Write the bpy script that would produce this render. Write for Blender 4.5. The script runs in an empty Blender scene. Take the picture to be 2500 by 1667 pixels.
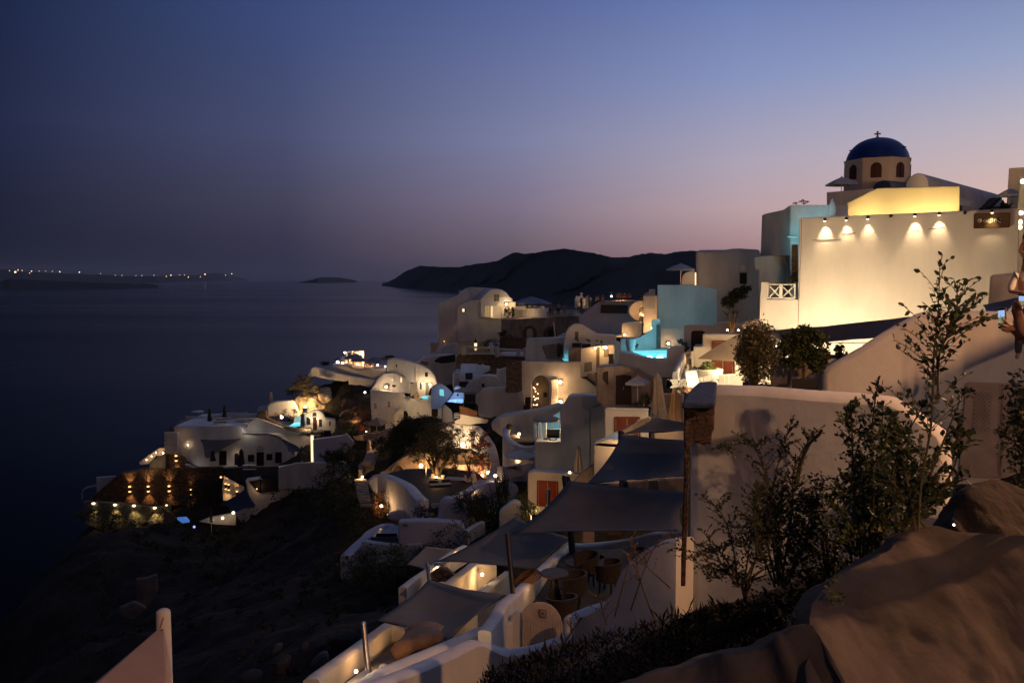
import bpy, math, random
import numpy as np
from math import sin, cos, pi, radians as rad, sqrt, atan2
from mathutils import Vector as V, Matrix
random.seed(7)
SC = bpy.context.scene
COL = SC.collection
# ------------------------------------------------------------------ camera model (eye at the origin, sea 110 m below)
F = 1950.0
TH = math.atan(153.5 / F)
SEA = -110.0
REG = {0: (0, 0, 1), 1: (1800, 300, 3.1357), 2: (1400, 600, 3.1357), 3: (1900, 700, 3.1367), 4: (1000, 650, 4.48),
       5: (600, 800, 4.48), 6: (150, 950, 3.733), 7: (800, 950, 4.48), 8: (1200, 850, 3.92), 9: (700, 1200, 3.357),
       10: (1200, 1050, 3.485), 11: (1600, 1100, 2.6133), 12: (0, 580, 2.352), 13: (0, 1250, 2.94),
       14: (2350, 500, 4.3533), 15: (1350, 660, 7.84), 16: (1650, 780, 7.84), 17: (800, 840, 11.76), 18: (1280, 700, 13.835)}
def S(r, x, y):
    a, b, k = REG[r]
    return a + x / k, b + y / k
def ray(r, x, y):
    sx, sy = S(r, x, y)
    u = (sx - 1250) / F; v = (833.5 - sy) / F
    return V((u, cos(TH) + v * sin(TH), -sin(TH) + v * cos(TH)))
def P(r, x, y, Y):
    d = ray(r, x, y)
    return d * (Y / d.y)
def Hz(r, x, y, z):
    d = ray(r, x, y)
    return d * (z / d.z)
class Fa:
    """a vertical wall plane through a measured point; yaw > 0 turns its right end away"""
    def __init__(s, r, x, y, Y, yaw=0, o=None):
        s.r = r; s.o = o if o is not None else P(r, x, y, Y)
        a = rad(yaw); s.yaw = yaw
        s.e = V((cos(a), sin(a), 0)); s.n = V((sin(a), -cos(a), 0))
    def __call__(s, x, y, off=0.0, r=None):
        d = ray(s.r if r is None else r, x, y)
        return d * (s.n.dot(s.o) / s.n.dot(d)) + s.n * off
    def reg(s, r):
        q = Fa(r, 0, 0, 1, s.yaw, s.o); return q
    def back(s, d):
        return Fa(s.r, 0, 0, 1, s.yaw, s.o - s.n * d)
# ------------------------------------------------------------------ materials
MATS = {}
def nodes(m):
    m.use_nodes = True
    nt = m.node_tree
    return nt, nt.nodes, nt.links, nt.nodes['Principled BSDF']
def mat(name, c, rough=.85, var=0, scale=3., bump=0, bscale=None, emit=None, es=0, metal=0, spec=.3, isl=None, c2=None, coord='Object'):
    if name in MATS: return MATS[name]
    m = bpy.data.materials.new(name); MATS[name] = m
    nt, N, L, B = nodes(m)
    B.inputs['Base Color'].default_value = (*c, 1)
    B.inputs['Roughness'].default_value = rough
    B.inputs['Metallic'].default_value = metal
    B.inputs['Specular IOR Level'].default_value = spec
    if emit:
        B.inputs['Emission Color'].default_value = (*emit, 1); B.inputs['Emission Strength'].default_value = es
    tc = N.new('ShaderNodeTexCoord')
    if var or c2:
        n = N.new('ShaderNodeTexNoise'); n.inputs['Scale'].default_value = scale; n.inputs['Detail'].default_value = 7
        n.inputs['Roughness'].default_value = .62
        L.new(tc.outputs[coord], n.inputs['Vector'])
        r = N.new('ShaderNodeValToRGB')
        d = c2 if c2 else tuple(v * (1 - var) for v in c)
        r.color_ramp.elements[0].position = .36; r.color_ramp.elements[0].color = (*d, 1)
        r.color_ramp.elements[1].position = .62; r.color_ramp.elements[1].color = (*c, 1)
        L.new(n.outputs['Fac'], r.inputs['Fac']); L.new(r.outputs['Color'], B.inputs['Base Color'])
    if isl:
        g = N.new('ShaderNodeNewGeometry'); r = N.new('ShaderNodeValToRGB')
        els = r.color_ramp.elements
        els[0].color = (*isl[0], 1); els[1].color = (*isl[-1], 1)
        for i, cc in enumerate(isl[1:-1]):
            e = els.new((i + 1) / (len(isl) - 1)); e.color = (*cc, 1)
        L.new(g.outputs['Random Per Island'], r.inputs['Fac']); L.new(r.outputs['Color'], B.inputs['Base Color'])
    if bump:
        n = N.new('ShaderNodeTexNoise'); n.inputs['Scale'].default_value = bscale or scale * 4; n.inputs['Detail'].default_value = 6
        L.new(tc.outputs[coord], n.inputs['Vector'])
        b = N.new('ShaderNodeBump'); b.inputs['Strength'].default_value = 1; b.inputs['Distance'].default_value = bump
        L.new(n.outputs['Fac'], b.inputs['Height']); L.new(b.outputs['Normal'], B.inputs['Normal'])
    return m
def stone_mat(name, c1, c2, scale=3., mortar=(.03, .025, .02), dist=.05):
    """rough rubble masonry: voronoi cells with dark joints"""
    if name in MATS: return MATS[name]
    m = bpy.data.materials.new(name); MATS[name] = m
    nt, N, L, B = nodes(m)
    tc = N.new('ShaderNodeTexCoord'); mp = N.new('ShaderNodeMapping'); mp.inputs['Scale'].default_value = (1, 1, 1.9)
    nz = N.new('ShaderNodeTexNoise'); nz.inputs['Scale'].default_value = scale * 1.5
    ad = N.new('ShaderNodeMixRGB'); ad.blend_type = 'ADD'; ad.inputs['Fac'].default_value = .12
    L.new(tc.outputs['Object'], mp.inputs['Vector']); L.new(mp.outputs['Vector'], ad.inputs['Color1'])
    L.new(tc.outputs['Object'], nz.inputs['Vector']); L.new(nz.outputs['Color'], ad.inputs['Color2'])
    v = N.new('ShaderNodeTexVoronoi'); v.inputs['Scale'].default_value = scale
    e = N.new('ShaderNodeTexVoronoi'); e.feature = 'DISTANCE_TO_EDGE'; e.inputs['Scale'].default_value = scale
    L.new(ad.outputs['Color'], v.inputs['Vector']); L.new(ad.outputs['Color'], e.inputs['Vector'])
    mx = N.new('ShaderNodeMixRGB'); mx.inputs['Color1'].default_value = (*c1, 1); mx.inputs['Color2'].default_value = (*c2, 1)
    sp = N.new('ShaderNodeSeparateColor'); L.new(v.outputs['Color'], sp.inputs['Color']); L.new(sp.outputs['Red'], mx.inputs['Fac'])
    r = N.new('ShaderNodeValToRGB'); r.color_ramp.elements[0].color = (0, 0, 0, 1); r.color_ramp.elements[1].position = .07
    L.new(e.outputs['Distance'], r.inputs['Fac'])
    m2 = N.new('ShaderNodeMixRGB'); m2.inputs['Color1'].default_value = (*mortar, 1)
    L.new(r.outputs['Color'], m2.inputs['Fac']); L.new(mx.outputs['Color'], m2.inputs['Color2']); L.new(m2.outputs['Color'], B.inputs['Base Color'])
    b = N.new('ShaderNodeBump'); b.inputs['Distance'].default_value = dist; L.new(r.outputs['Color'], b.inputs['Height'])
    L.new(b.outputs['Normal'], B.inputs['Normal']); B.inputs['Roughness'].default_value = .9
    return m
def plaster_mat(name, c, stain=.25, scale=.6, bump=.02):
    """hand-laid lime plaster: soft lumps, streaky weathering and fine cracks"""
    if name in MATS: return MATS[name]
    m = bpy.data.materials.new(name); MATS[name] = m
    nt, N, L, B = nodes(m)
    tc = N.new('ShaderNodeTexCoord')
    mp = N.new('ShaderNodeMapping'); mp.inputs['Scale'].default_value = (1, 1, .35); L.new(tc.outputs['Object'], mp.inputs['Vector'])
    n = N.new('ShaderNodeTexNoise'); n.inputs['Scale'].default_value = scale; n.inputs['Detail'].default_value = 9; n.inputs['Roughness'].default_value = .65
    L.new(mp.outputs['Vector'], n.inputs['Vector'])
    r = N.new('ShaderNodeValToRGB'); r.color_ramp.elements[0].position = .33; r.color_ramp.elements[1].position = .6
    r.color_ramp.elements[0].color = (*(v * (1 - stain) for v in c), 1); r.color_ramp.elements[1].color = (*c, 1)
    L.new(n.outputs['Fac'], r.inputs['Fac']); L.new(r.outputs['Color'], B.inputs['Base Color'])
    n2 = N.new('ShaderNodeTexNoise'); n2.inputs['Scale'].default_value = 1.6; n2.inputs['Detail'].default_value = 8; n2.inputs['Roughness'].default_value = .55
    L.new(tc.outputs['Object'], n2.inputs['Vector'])
    b = N.new('ShaderNodeBump'); b.inputs['Distance'].default_value = bump * 3; b.inputs['Strength'].default_value = .6
    L.new(n2.outputs['Fac'], b.inputs['Height']); L.new(b.outputs['Normal'], B.inputs['Normal'])
    B.inputs['Roughness'].default_value = .92; B.inputs['Specular IOR Level'].default_value = .15
    return m
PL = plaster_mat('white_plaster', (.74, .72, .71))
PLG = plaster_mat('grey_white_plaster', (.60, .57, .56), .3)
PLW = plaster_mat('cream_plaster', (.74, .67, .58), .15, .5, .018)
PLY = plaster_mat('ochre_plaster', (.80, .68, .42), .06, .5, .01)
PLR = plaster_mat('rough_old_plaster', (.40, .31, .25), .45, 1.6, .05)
ST = stone_mat('dark_volcanic_masonry', (.12, .075, .05), (.22, .15, .10), 2.6)
STB = stone_mat('brown_pier_masonry', (.085, .045, .032), (.14, .08, .055), 8.0, (.05, .03, .022), .03)
FLR = mat('dark_terrace_paving', (.055, .05, .05), .7, .4, 1.5, .01)
FLL = mat('pale_terrace_paving', (.42, .36, .31), .8, .3, 1.2, .01)
BRD = mat('red_brown_door_paint', (.22, .045, .02), .5, .25, 3)
DKD = mat('dark_brown_door_wood', (.035, .012, .008), .5, .3, 4)
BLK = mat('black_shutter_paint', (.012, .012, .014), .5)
GLS = mat('dark_window_glass', (.02, .022, .03), .12, spec=.8)
GRY = mat('grey_shutter_paint', (.16, .15, .13), .6)
WHT = mat('white_joinery_paint', (.78, .74, .66), .5)
STL = mat('brushed_steel_post', (.35, .34, .34), .28, metal=.9)
DST = mat('dark_bronze_post', (.05, .045, .045), .35, metal=.6)
FAB = mat('cream_umbrella_canvas', (.50, .43, .34), .9, .15, 6, .004)
FABG = mat('grey_white_umbrella_canvas', (.52, .50, .50), .9, .12, 5)
SAIL = mat('charcoal_sail_cloth', (.15, .145, .14), .9, .15, 1.2, .003, 60)
SAILT = mat('tan_sail_cloth', (.50, .30, .20), .9, .1, 1.5)
BLU = mat('cobalt_dome_paint', (.012, .045, .25), .45, .25, 2, .01)
NAV = mat('navy_plaster', (.045, .062, .125), .8, .3, 2.5, .02)
WAT = mat('pool_tile_rim', (.35, .45, .50), .4)
WOD = mat('weathered_wood', (.20, .11, .055), .7, .4, 6, .01)
RED = mat('red_blind_cloth', (.16, .035, .02), .8)
CHR = mat('charcoal_cushion', (.03, .03, .035), .9)
CUS = mat('cream_cushion', (.55, .49, .42), .9, .1, 5)
SKN = mat('warm_skin', (.42, .22, .14), .55, .1, 20)
HAI = mat('dark_hair', (.02, .012, .01), .5)
TRK = mat('bark', (.10, .07, .045), .9, .5, 6, .03)
LFG = mat('green_leaves', (.07, .12, .04), .5, isl=[(.045, .075, .022), (.08, .12, .035), (.12, .15, .05)])
LFD = mat('dark_green_leaves', (.03, .05, .02), .5, isl=[(.018, .03, .012), (.04, .055, .02), (.07, .08, .03)])
LFO = mat('olive_leaves', (.1, .09, .05), .6, isl=[(.05, .045, .02), (.11, .10, .045), (.17, .13, .06)])
LFR = mat('bougainvillea_bracts', (.4, .04, .06), .6, isl=[(.25, .015, .02), (.5, .05, .09), (.10, .10, .03), (.06, .09, .03)])
LFB = mat('dry_brown_leaves', (.16, .08, .04), .7, isl=[(.08, .035, .02), (.2, .1, .05), (.28, .15, .07)])
TER = mat('terracotta', (.35, .15, .08), .8, .3, 4)
def emis(name, c, s):
    return mat(name, (.02, .02, .02), .5, emit=c, es=s)
WARM = (1., .55, .22); WARM2 = (1., .68, .36); COOL = (.75, .85, 1.); CYAN = (.12, .75, .95); BLUEL = (.18, .45, 1.)
EW = emis('warm_bulb', (1, .70, .38), 14); EC = emis('cool_bulb', (.9, .95, 1), 10); EWD = emis('dim_warm_glow', (1, .55, .22), 2.2)
LIT = emis('lit_room_window', (1, .74, .42), 1.5); LITC = emis('cyan_lit_window', (.25, .85, .95), .9)
POOL = mat('glowing_pool_water', (.05, .3, .35), .08, emit=(.16, .78, .92), es=.85)  # water emits by itself, standing in for underwater pool lamps
POOLB = mat('glowing_blue_pool_water', (.04, .15, .35), .08, emit=(.30, .55, 1.), es=1.0)
POOLD = mat('dark_pool_water', (.02, .05, .10), .06, emit=(.03, .12, .30), es=.25)
TURQ = PL
# ------------------------------------------------------------------ mesh builder
class MB:
    def __init__(s): s.v = []; s.f = []
    def add(s, vs, fs):
        k = len(s.v); s.v += [tuple(p) for p in vs]; s.f += [tuple(i + k for i in f) for f in fs]; return s
    def prism(s, pts, vec):
        n = len(pts); a = [V(p) for p in pts]; vec = V(vec)
        nrm = V((0, 0, 0))
        for i in range(n): nrm += a[i].cross(a[(i + 1) % n])
        if nrm.dot(vec) > 0: a = a[::-1]
        b = [p + vec for p in a]
        fs = [tuple(range(n)), tuple(range(2 * n - 1, n - 1, -1))] + [(i, i + n, (i + 1) % n + n, (i + 1) % n) for i in range(n)]
        return s.add(a + b, fs)
    def box(s, c, sx, sy, sz, yaw=0, e=None):
        a = rad(yaw); ex = V((cos(a), sin(a), 0)) * sx / 2; ey = V((-sin(a), cos(a), 0)) * sy / 2; ez = V((0, 0, sz / 2)); c = V(c)
        vs = [c + ex * i + ey * j + ez * k for k in (-1, 1) for j in (-1, 1) for i in (-1, 1)]
        return s.add(vs, [(0, 2, 3, 1), (4, 5, 7, 6), (0, 1, 5, 4), (2, 6, 7, 3), (0, 4, 6, 2), (1, 3, 7, 5)])
    def bar(s, p, q, w, d=None, up=V((0, 0, 1))):
        p = V(p); q = V(q); t = (q - p).normalized(); d = d or w
        a = t.cross(up)
        if a.length < 1e-3: a = t.cross(V((1, 0, 0)))
        a.normalize(); b = a.cross(t).normalized()
        vs = [x + a * (i * w / 2) + b * (j * d / 2) for x in (p, q) for i, j in ((-1, -1), (1, -1), (1, 1), (-1, 1))]
        return s.add(vs, [(0, 3, 2, 1), (4, 5, 6, 7), (0, 1, 5, 4), (1, 2, 6, 5), (2, 3, 7, 6), (3, 0, 4, 7)])
    def tube(s, pts, rs, seg=8, cap=True):
        pts = [V(p) for p in pts]; n = len(pts)
        if not isinstance(rs, (list, tuple)): rs = [rs] * n
        k = len(s.v); prev = None; vs = []
        for i, p in enumerate(pts):
            t = (pts[min(i + 1, n - 1)] - pts[max(i - 1, 0)]).normalized()
            if prev is None:
                a = t.cross(V((0, 0, 1)))
                if a.length < 1e-2: a = t.cross(V((1, 0, 0)))
            else: a = prev - t * prev.dot(t)
            a.normalize(); prev = a; b = t.cross(a)
            for j in range(seg):
                q = 2 * pi * j / seg; vs.append(p + (a * cos(q) + b * sin(q)) * rs[i])
        fs = [(i * seg + j, i * seg + (j + 1) % seg, (i + 1) * seg + (j + 1) % seg, (i + 1) * seg + j) for i in range(n - 1) for j in range(seg)]
        if cap: fs += [tuple(range(seg - 1, -1, -1)), tuple((n - 1) * seg + j for j in range(seg))]
        return s.add(vs, fs)
    def lathe(s, c, prof, seg=16, a0=0, sq=None, ax=1, ay=1):
        c = V(c); vs = []
        for r, z in prof:
            for j in range(seg):
                q = a0 + 2 * pi * j / seg; vs.append(c + V((r * cos(q) * ax, r * sin(q) * ay, z)))
        n = len(prof)
        fs = [(i * seg + j, i * seg + (j + 1) % seg, (i + 1) * seg + (j + 1) % seg, (i + 1) * seg + j) for i in range(n - 1) for j in range(seg)]
        fs += [tuple(range(seg - 1, -1, -1)), tuple((n - 1) * seg + j for j in range(seg))]
        return s.add(vs, fs)
    def ball(s, c, r, seg=10, sx=1, sy=1, sz=1):
        n = max(4, seg // 2)
        return s.lathe(c, [(max(.001, r * sin(pi * i / n)), -r * cos(pi * i / n) * sz) for i in range(n + 1)], seg, ax=sx, ay=sy)
    def grid(s, fn, nu, nv):
        vs = [fn(i / nu, j / nv) for j in range(nv + 1) for i in range(nu + 1)]
        fs = [(j * (nu + 1) + i, j * (nu + 1) + i + 1, (j + 1) * (nu + 1) + i + 1, (j + 1) * (nu + 1) + i) for j in range(nv) for i in range(nu)]
        return s.add(vs, fs)
    def build(s, name, m, parent=None, bevel=0, smooth=False, solid=0, sub=0, seg=2, angle=40):
        me = bpy.data.meshes.new(name); me.from_pydata(s.v, [], s.f); me.materials.append(m); me.update()
        o = bpy.data.objects.new(name, me); COL.objects.link(o)
        if parent is not None:
            o.parent = parent; o.location = -parent.location if parent.type == 'EMPTY' else (0, 0, 0)
        if solid:
            q = o.modifiers.new('t', 'SOLIDIFY'); q.thickness = solid
        if bevel:
            q = o.modifiers.new('b', 'BEVEL'); q.width = bevel; q.segments = seg; q.limit_method = 'ANGLE'; q.angle_limit = rad(angle)
            q.harden_normals = False
        if sub:
            q = o.modifiers.new('s', 'SUBSURF'); q.levels = sub; q.render_levels = sub
        if smooth or bevel or sub:
            me.polygons.foreach_set('use_smooth', [True] * len(me.polygons))
            if (bevel or smooth) and not sub:
                try: me.set_sharp_from_angle(angle=rad(38))
                except Exception: pass
        return o
def tag(o, label, cat, group=None, kind=None):
    if kind or cat: o['kind'] = kind or 'thing'
    if label: o['label'] = label
    if cat: o['category'] = cat
    if group: o['group'] = group
    return o
def thing(name, label, cat, loc=(0, 0, 0), group=None):
    o = bpy.data.objects.new(name, None); o.empty_display_size = .1; COL.objects.link(o); o.location = V(loc)
    return tag(o, label, cat, group)
# ------------------------------------------------------------------ building helpers
def bld(name, label, cat, pl, pts, depth=6, m=PL, bevel=.12, vec=None, group=None, off=0, parent=None, r=None, flat=False):
    """a solid block cut into the hill: outline on the wall plane, carried back `depth` metres with a roof falling gently to the rear"""
    p3 = [pl(x, y, off, r) for x, y in pts]
    if vec is None and not flat:
        c = sum(p3, V()) / len(p3); t = max(p3, key=lambda q: q.z); d = V((c.x / c.y, 1, 0)).normalized() * depth
        vec = V((d.x, d.y, min(0, t.z / t.y) * .82 * d.y))
    o = MB().prism(p3, V(vec) if vec else -pl.n * depth).build(name, m, parent, bevel=bevel, seg=3 if bevel > .2 else 2)
    if parent is None: tag(o, label, cat, group)
    elif label: o['label'] = label
    return o
def arch(x0, x1, y0, y1, spring=None, n=8):
    """window/door outline with a round head (y0 top)"""
    cx = (x0 + x1) / 2; rx = (x1 - x0) / 2; sp = spring if spring is not None else y0 + rx
    return [(x0, y1)] + [(cx - rx * cos(pi * i / n), sp - (sp - y0) * sin(pi * i / n)) for i in range(n + 1)] + [(x1, y1)]
def rect(x0, y0, x1, y1): return [(x0, y0), (x1, y0), (x1, y1), (x0, y1)]
def opening(parent, pl, pts, kind='window', m=None, fm=None, fw=.07, proud=.03, bars=0, label=None, handle=False, r=None):
    """a frame standing proud of the wall with its leaf or pane inside"""
    c3 = [pl(x, y, 0, r) for x, y in pts]
    cen = sum(c3, V()) / len(c3)
    size = max((p - cen).length for p in c3)
    k = 1 - fw / size
    inner = [cen + (p - cen) * k for p in c3]
    n = len(c3); mb = MB(); N = pl.n
    o1 = [p + N * proud for p in c3]; i1 = [p + N * proud for p in inner]; o0 = [p - N * .02 for p in c3]; i0 = [p - N * .02 for p in inner]
    vs = o1 + i1 + o0 + i0; fs = []
    for i in range(n):
        j = (i + 1) % n
        fs += [(i, j, n + j, n + i), (2 * n + i, 2 * n + j, j, i), (n + i, n + j, 3 * n + j, 3 * n + i)]
    mb.add(vs, fs)
    if bars:
        xs = [p[0] for p in pts]; ys = [p[1] for p in pts]
        x0, x1, y0, y1 = min(xs), max(xs), min(ys), max(ys)
        for i in range(1, bars):
            mb.bar(pl(x0 + (x1 - x0) * i / bars, y0 + (y1 - y0) * .06, proud * .8, r), pl(x0 + (x1 - x0) * i / bars, y1, proud * .8, r), .04)
        mb.bar(pl(x0, (y0 + y1) / 2, proud * .8, r), pl(x1, (y0 + y1) / 2, proud * .8, r), .04)
    f = mb.build(kind, fm or WHT, parent)
    if label: f['label'] = label
    q = MB().prism([p + N * (proud * .4) for p in inner], -N * .03).build('pane' if kind == 'window' else 'leaf', m or GLS, f)
    if handle:
        h = pl((pts[0][0] * .5 + pts[-1][0] * .5), (pts[0][1] * .45 + pts[2][1] * .55), proud + .05, r)
        MB().bar(h + V((0, 0, -.10)), h + V((0, 0, .10)), .03).build('handle', STL, f)
    return f
def door2(parent, pl, x0, y0, x1, y1, m=BRD, r=None, label=None, x0b=None, x1b=None, drop=0):
    """panelled double door"""
    x0b = x0 if x0b is None else x0b; x1b = x1 if x1b is None else x1b
    q = lambda u, v, off=0: pl(x0 * (1 - v) * (1 - u) + x0b * v * (1 - u) + x1 * (1 - v) * u + x1b * v * u, y0 + (y1 - y0) * v + drop * u, off, r)
    mb = MB()
    for a, b in (((0, 0), (0, 1)), ((1, 0), (1, 1)), ((0, 0), (1, 0))):
        mb.bar(q(*a, .02), q(*b, .02), .10, .08, pl.n)
    f = mb.build('door', m, parent)
    if label: f['label'] = label
    for k in (0, 1):
        u0, u1 = (.05, .49) if k == 0 else (.51, .95)
        lb = MB().prism([q(u0, .03, .01), q(u1, .03, .01), q(u1, 1, .01), q(u0, 1, .01)], -pl.n * .04)
        for v0, v1 in ((.09, .42), (.48, .92)):
            a, b = u0 + (u1 - u0) * .18, u1 - (u1 - u0) * .18
            lb.prism([q(a, v0, .035), q(b, v0, .035), q(b, v1, .035), q(a, v1, .035)], -pl.n * .02)
        lb.build('leaf', m, f)
    h = q(.5, .55, .06)
    MB().bar(h + V((0, 0, -.14)), h + V((0, 0, .14)), .035).bar(h, h + pl.e * .1, .025).build('handle', STL, f)
    return f
LN = [0]
def light(name, pos, w, col=WARM, rad_=.08, parent=None, spot=None, aim=None, blend=.5):
    d = bpy.data.lights.new(name, 'SPOT' if spot else 'POINT'); d.energy = w; d.color = col; d.shadow_soft_size = rad_
    if spot: d.spot_size = rad(spot); d.spot_blend = blend
    o = bpy.data.objects.new(name, d); COL.objects.link(o); o.location = pos
    if spot: o.rotation_euler = V(aim).to_track_quat('-Z', 'Y').to_euler()
    if parent is not None:
        o.parent = parent; o.location = V(pos) - parent.location if parent.type == 'EMPTY' else V(pos)
    return o
def lamp(label, pos, w, n=V((0, -1, 0)), col=WARM, bulb=.07, bm=EW, group=None, name='wall_lamp', off=.12, cat='lamp', bracket=True, spot=None, aim=None):
    """a small fitting with its glowing bulb and the light it gives"""
    pos = V(pos); o = thing(name, label, cat, pos, group)
    if bracket:
        MB().box(pos - n * .03, bulb * 2.2, bulb * 2.2, bulb * 2.6, yaw=math.degrees(atan2(n.x, -n.y))).build('bracket', DST, o, bevel=.01)
    c = pos + n * (.03 + bulb)
    MB().ball(c, bulb, 8).build('bulb', bm, o, smooth=True)
    if w: light('glow', pos + n * (off + bulb * 2 + .03), w, col, bulb, o, spot, aim)
    return o
def leaves(mb, c, rx, ry, rz, n, size, hollow=.45, flat=0, rnd=random, aspect=.55, zmin=-1):
    """n leaf-sized quads spread through an ellipsoid, in clumps"""
    clumps = []
    for i in range(max(3, n // 28)):
        while True:
            p = V((rnd.uniform(-1, 1), rnd.uniform(-1, 1), rnd.uniform(zmin, 1)))
            if hollow < p.length < 1: break
        clumps.append(p)
    for i in range(n):
        q = rnd.choice(clumps) + V((rnd.gauss(0, .13), rnd.gauss(0, .13), rnd.gauss(0, .11)))
        p = V(c) + V((q.x * rx, q.y * ry, q.z * rz))
        leaf(mb, p, size * rnd.uniform(.6, 1.3), rnd, aspect)
def leaf(mb, p, s, rnd=random, aspect=.55, d=None):
    a = d.normalized() if d is not None else V((rnd.gauss(0, 1), rnd.gauss(0, 1), rnd.gauss(0, .8))).normalized()
    b = a.cross(V((rnd.gauss(0, 1), rnd.gauss(0, 1), rnd.gauss(0, 1)))).normalized() * (s * aspect * .5)
    n = a.cross(b).normalized() * (s * .12)
    mb.add([p, p + a * s * .5 + b + n, p + a * s, p + a * s * .5 - b + n], [(0, 1, 2, 3)])
def shrub(name, label, c, rx, ry, rz, n=500, size=.14, m=LFD, cat='shrub', group=None, trunk=True, hollow=.3, zmin=-1):
    c = V(c); rx, ry, rz = rx * .64, ry * .64, rz * .66; o = thing(name, label, cat, c - V((0, 0, rz)), group)
    mb = MB(); leaves(mb, c, rx, ry, rz, n, size, hollow, zmin=zmin); mb.build('crown', m, o)
    if trunk:
        t = MB()
        for i in range(4):
            a = random.uniform(0, 2 * pi); e = c + V((cos(a) * rx * .6, sin(a) * ry * .6, rz * random.uniform(0, .6)))
            t.tube([c - V((0, 0, rz * 1.15)), (c - V((0, 0, rz * .4))).lerp(e, .3), e], [max(.02, rx * .05), max(.015, rx * .035), .008], 5)
        t.build('trunk', TRK, o)
    return o

def spline(pts, n=5):
    out = []
    for i in range(len(pts) - 1):
        a, b, c, d = pts[max(i - 1, 0)], pts[i], pts[i + 1], pts[min(i + 2, len(pts) - 1)]
        for k in range(n):
            t = k / n; out.append(.5 * ((2 * b) + (c - a) * t + (2 * a - 5 * b + 4 * c - d) * t * t + (3 * b - a - 3 * c + d) * t ** 3))
    return out + [pts[-1]]
def ribbon(name, label, cat, pts, h=1.2, th=.35, m=PL, parent=None, smooth=True, group=None, n=5, side=0, rnd=True):
    """a free-running plastered wall: top edge through the points, h metres down, rounded coping; side shifts it off the line"""
    pts = [V(p) for p in pts]
    if smooth and len(pts) > 2: pts = spline(pts, n)
    hs = h if callable(h) else (lambda t: h)
    N_ = len(pts); mb = MB(); vs = []
    prof = [(-.5, None), (-.5, -.12), (-.36, -.03), (0, 0), (.36, -.03), (.5, -.12), (.5, None)] if rnd else [(-.5, None), (-.5, 0), (.5, 0), (.5, None)]
    K = len(prof)
    for i, p in enumerate(pts):
        t = pts[min(i + 1, N_ - 1)] - pts[max(i - 1, 0)]; t.z = 0
        if t.length < 1e-6: t = V((1, 0, 0))
        t.normalize(); e = V((t.y, -t.x, 0))
        for o_, z in prof: vs.append(p + e * (o_ * th + side * th) + V((0, 0, -hs(i / (N_ - 1)) if z is None else z * min(th, .5) * 1.2)))
    fs = [(i * K + j, (i + 1) * K + j, (i + 1) * K + j + 1, i * K + j + 1) for i in range(N_ - 1) for j in range(K - 1)]
    fs += [tuple(range(K - 1, -1, -1)), tuple((N_ - 1) * K + j for j in range(K))]
    o = mb.add(vs, fs).build(name, m, parent, smooth=True)
    if parent is None: tag(o, label, cat, group)
    elif label: o['label'] = label
    return o
# ------------------------------------------------------------------ camera, view
cam = bpy.data.cameras.new('camera'); co = bpy.data.objects.new('camera', cam); COL.objects.link(co)
cam.sensor_width = 36; cam.lens = F * 36 / 2500; cam.clip_end = 200000; cam.clip_start = .05
co.rotation_euler = (pi / 2 - TH, 0, 0); SC.camera = co
SC.view_settings.view_transform = 'Standard'; SC.view_settings.look = 'None'; SC.view_settings.exposure = 0; SC.view_settings.gamma = 1
# ------------------------------------------------------------------ dusk sky
def lin(c): return tuple((v / 255 / 12.92 if v / 255 < .04045 else ((v / 255 + .055) / 1.055) ** 2.4) for v in c)
w = bpy.data.worlds.new('World'); SC.world = w; w.use_nodes = True
nt = w.node_tree; N = nt.nodes; L = nt.links; BG = N['Background']
tc = N.new('ShaderNodeTexCoord'); sx = N.new('ShaderNodeSeparateXYZ'); L.new(tc.outputs['Generated'], sx.inputs['Vector'])
def math_(op, a, b=None, cl=False):
    m = N.new('ShaderNodeMath'); m.operation = op; m.use_clamp = cl
    for i, v in enumerate((a, b)):
        if v is None: continue
        if isinstance(v, (int, float)): m.inputs[i].default_value = v
        else: L.new(v, m.inputs[i])
    return m.outputs[0]
def ramp(fac, stops):
    r = N.new('ShaderNodeValToRGB'); r.color_ramp.interpolation = 'EASE' if len(stops) < 4 else 'LINEAR'; el = r.color_ramp.elements
    el[0].position = stops[0][0]; el[0].color = (*lin(stops[0][1]), 1); el[1].position = stops[-1][0]; el[1].color = (*lin(stops[-1][1]), 1)
    for p, c in stops[1:-1]:
        e = el.new(p); e.color = (*lin(c), 1)
    L.new(fac, r.inputs['Fac']); return r.outputs['Color']
hl = math_('POWER', math_('ADD', math_('MULTIPLY', sx.outputs['X'], sx.outputs['X']), math_('MULTIPLY', sx.outputs['Y'], sx.outputs['Y'])), .5)
az = math_('DIVIDE', sx.outputs['X'], hl)                      # sine of the bearing, the afterglow lies to the right
el = math_('MULTIPLY', sx.outputs['Z'], 2.2, True)             # 0 at the horizon, 0.77 at the top of the view
fz = math_('ADD', math_('MULTIPLY', az, .8), .5, True)
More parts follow.
